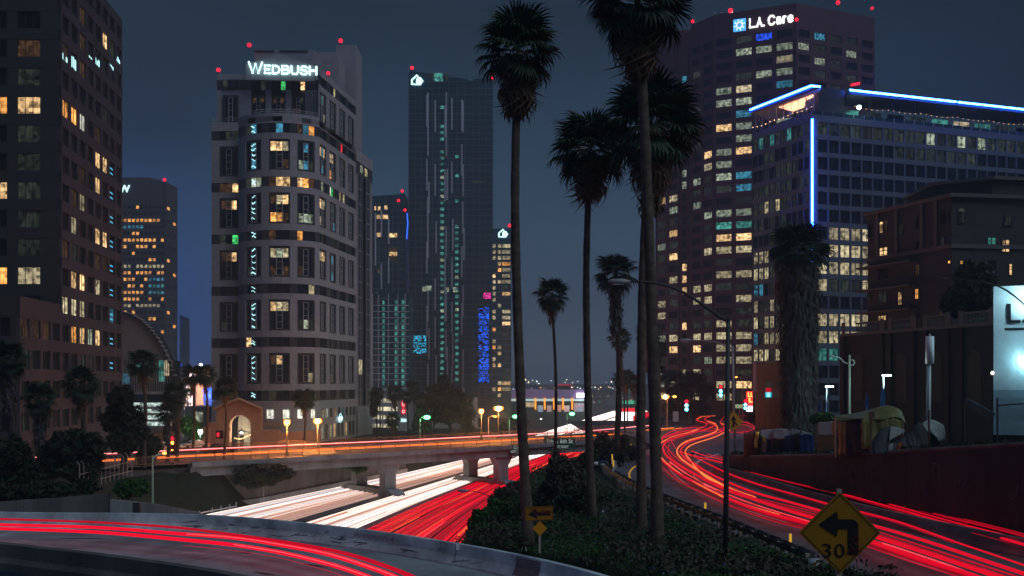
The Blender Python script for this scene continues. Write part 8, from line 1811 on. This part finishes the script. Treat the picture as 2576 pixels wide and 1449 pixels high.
def island(n, dens=1, seed=0):
    out_ = []; r_ = random.Random(seed)
    while len(out_) < n:
        y = 36+64*r_.random()**1.5; xr = interp(y, [(36,15.5),(44,12.6),(54,11.4),(65,10),(77,8.9),(94,8.5),(100,9)])-1.3; xl = interp(y, [(36,4.5),(39,3.4),(43,.3),(47,-3.6),(52,-9),(60,-14),(100,-8)])+.6; x = xl+(xr-xl)*r_.random()
        if mnoise.noise((x*.22+seed, y*.22, 1)) < .02 and r_.random() < .93: continue
        out_.append((x, y, hgt(x, y)))
    return np.array(out_)
cover('ground_cover', 34000, lambda n: island(n, 1, 1), M['leaf'], .065, .3); cover('ground_cover', 28000, lambda n: island(n, 1, 2), M['leaf2'], .06, .35); cover('ground_cover', 9000, lambda n: island(n, 1, 3), M['leaf3'], .12, .2)
cover('tall_weeds', 9000, lambda n: island(n, 1, 9), M['leaf3'], .12, .7); cover('flowers', 240, lambda n: island(n, 1, 4), emit('pale_blue_flower', (.12,.2,.5), .12, False), .055, .5); cover('litter', 110, lambda n: island(n, 1, 6), M['white'], .10, .05)
def bank(n):
    out_ = []; r_ = random.Random(3)
    while len(out_) < n:
        y = 68+70*r_.random(); x = interp(y, LT)-r_.uniform(0, 32)
        if mnoise.noise((x*.15, y*.15, 4)) < 0 and r_.random() < .8: continue
        out_.append((x, y, hgt(x, y)))
    return np.array(out_)
cover('bank_growth', 16000, bank, M['leaf3'], .13, .25); cover('bank_growth', 9000, bank, M['leaf'], .13, .35)
def terr(n):
    out_ = []; r_ = random.Random(8)
    while len(out_) < n:
        y = r_.uniform(46, 110); xw = interp(y, [(38,32),(49,27.2),(68,23.2),(87,21.1),(95,20.3),(100,24),(112,30)]); k = r_.random()**2*.3; out_.append((xw+.5+(115-xw)*k, y, interp(y, ZT)+k*3))
    return np.array(out_)
cover('slope_growth', 14000, terr, M['leafd'], .16, .5)
def litterpile(label, px, py, d, z):
    t = thing('rubbish_heap', label, 'rubbish', tuple(P(px, py, d))); r_ = random.Random(px)
    for k in range(4): c = P(px+r_.uniform(-10, 10), py+r_.uniform(-4, 4), d); b = MB(); b.ball((0,0,0), .32, 8, 6, sz=.6); b.v = [(x*(1+.3*mnoise.noise((x*4, y*4, z_*4+k)))+c.x, y+c.y, z_*(1+.3*mnoise.noise((x*5, y*3, k)))+c.z) for x, y, z_ in b.v]; part('bag', b, [M['white'], MTn, M['frame_w'], MTg][k], t, smooth=True)
litterpile('pale rubbish bags at the head of the island beside the trunk', 1506, 1166, 88, -8); litterpile('small pile of rubbish at the foot of the merge sign', 1752, 1140, 118, -9)
# ================================================================ HAZE
b = MB(); b.box(-600, 600, -30, 1400, -19.5, 132); hz = struct('haze', b, None or M['glass'], kind='stuff')
hm_ = bpy.data.materials.new('thin_night_haze'); hm_.use_nodes = True; nt = hm_.node_tree; nt.nodes.clear(); ou = nt.nodes.new('ShaderNodeOutputMaterial'); pv = nt.nodes.new('ShaderNodeVolumePrincipled')
pv.inputs['Color'].default_value = (.62, .8, 1, 1); pv.inputs['Density'].default_value = .00055; pv.inputs['Anisotropy'].default_value = .3; nt.links.new(pv.outputs[0], ou.inputs['Volume'])
hz.data.materials.clear(); hz.data.materials.append(hm_)
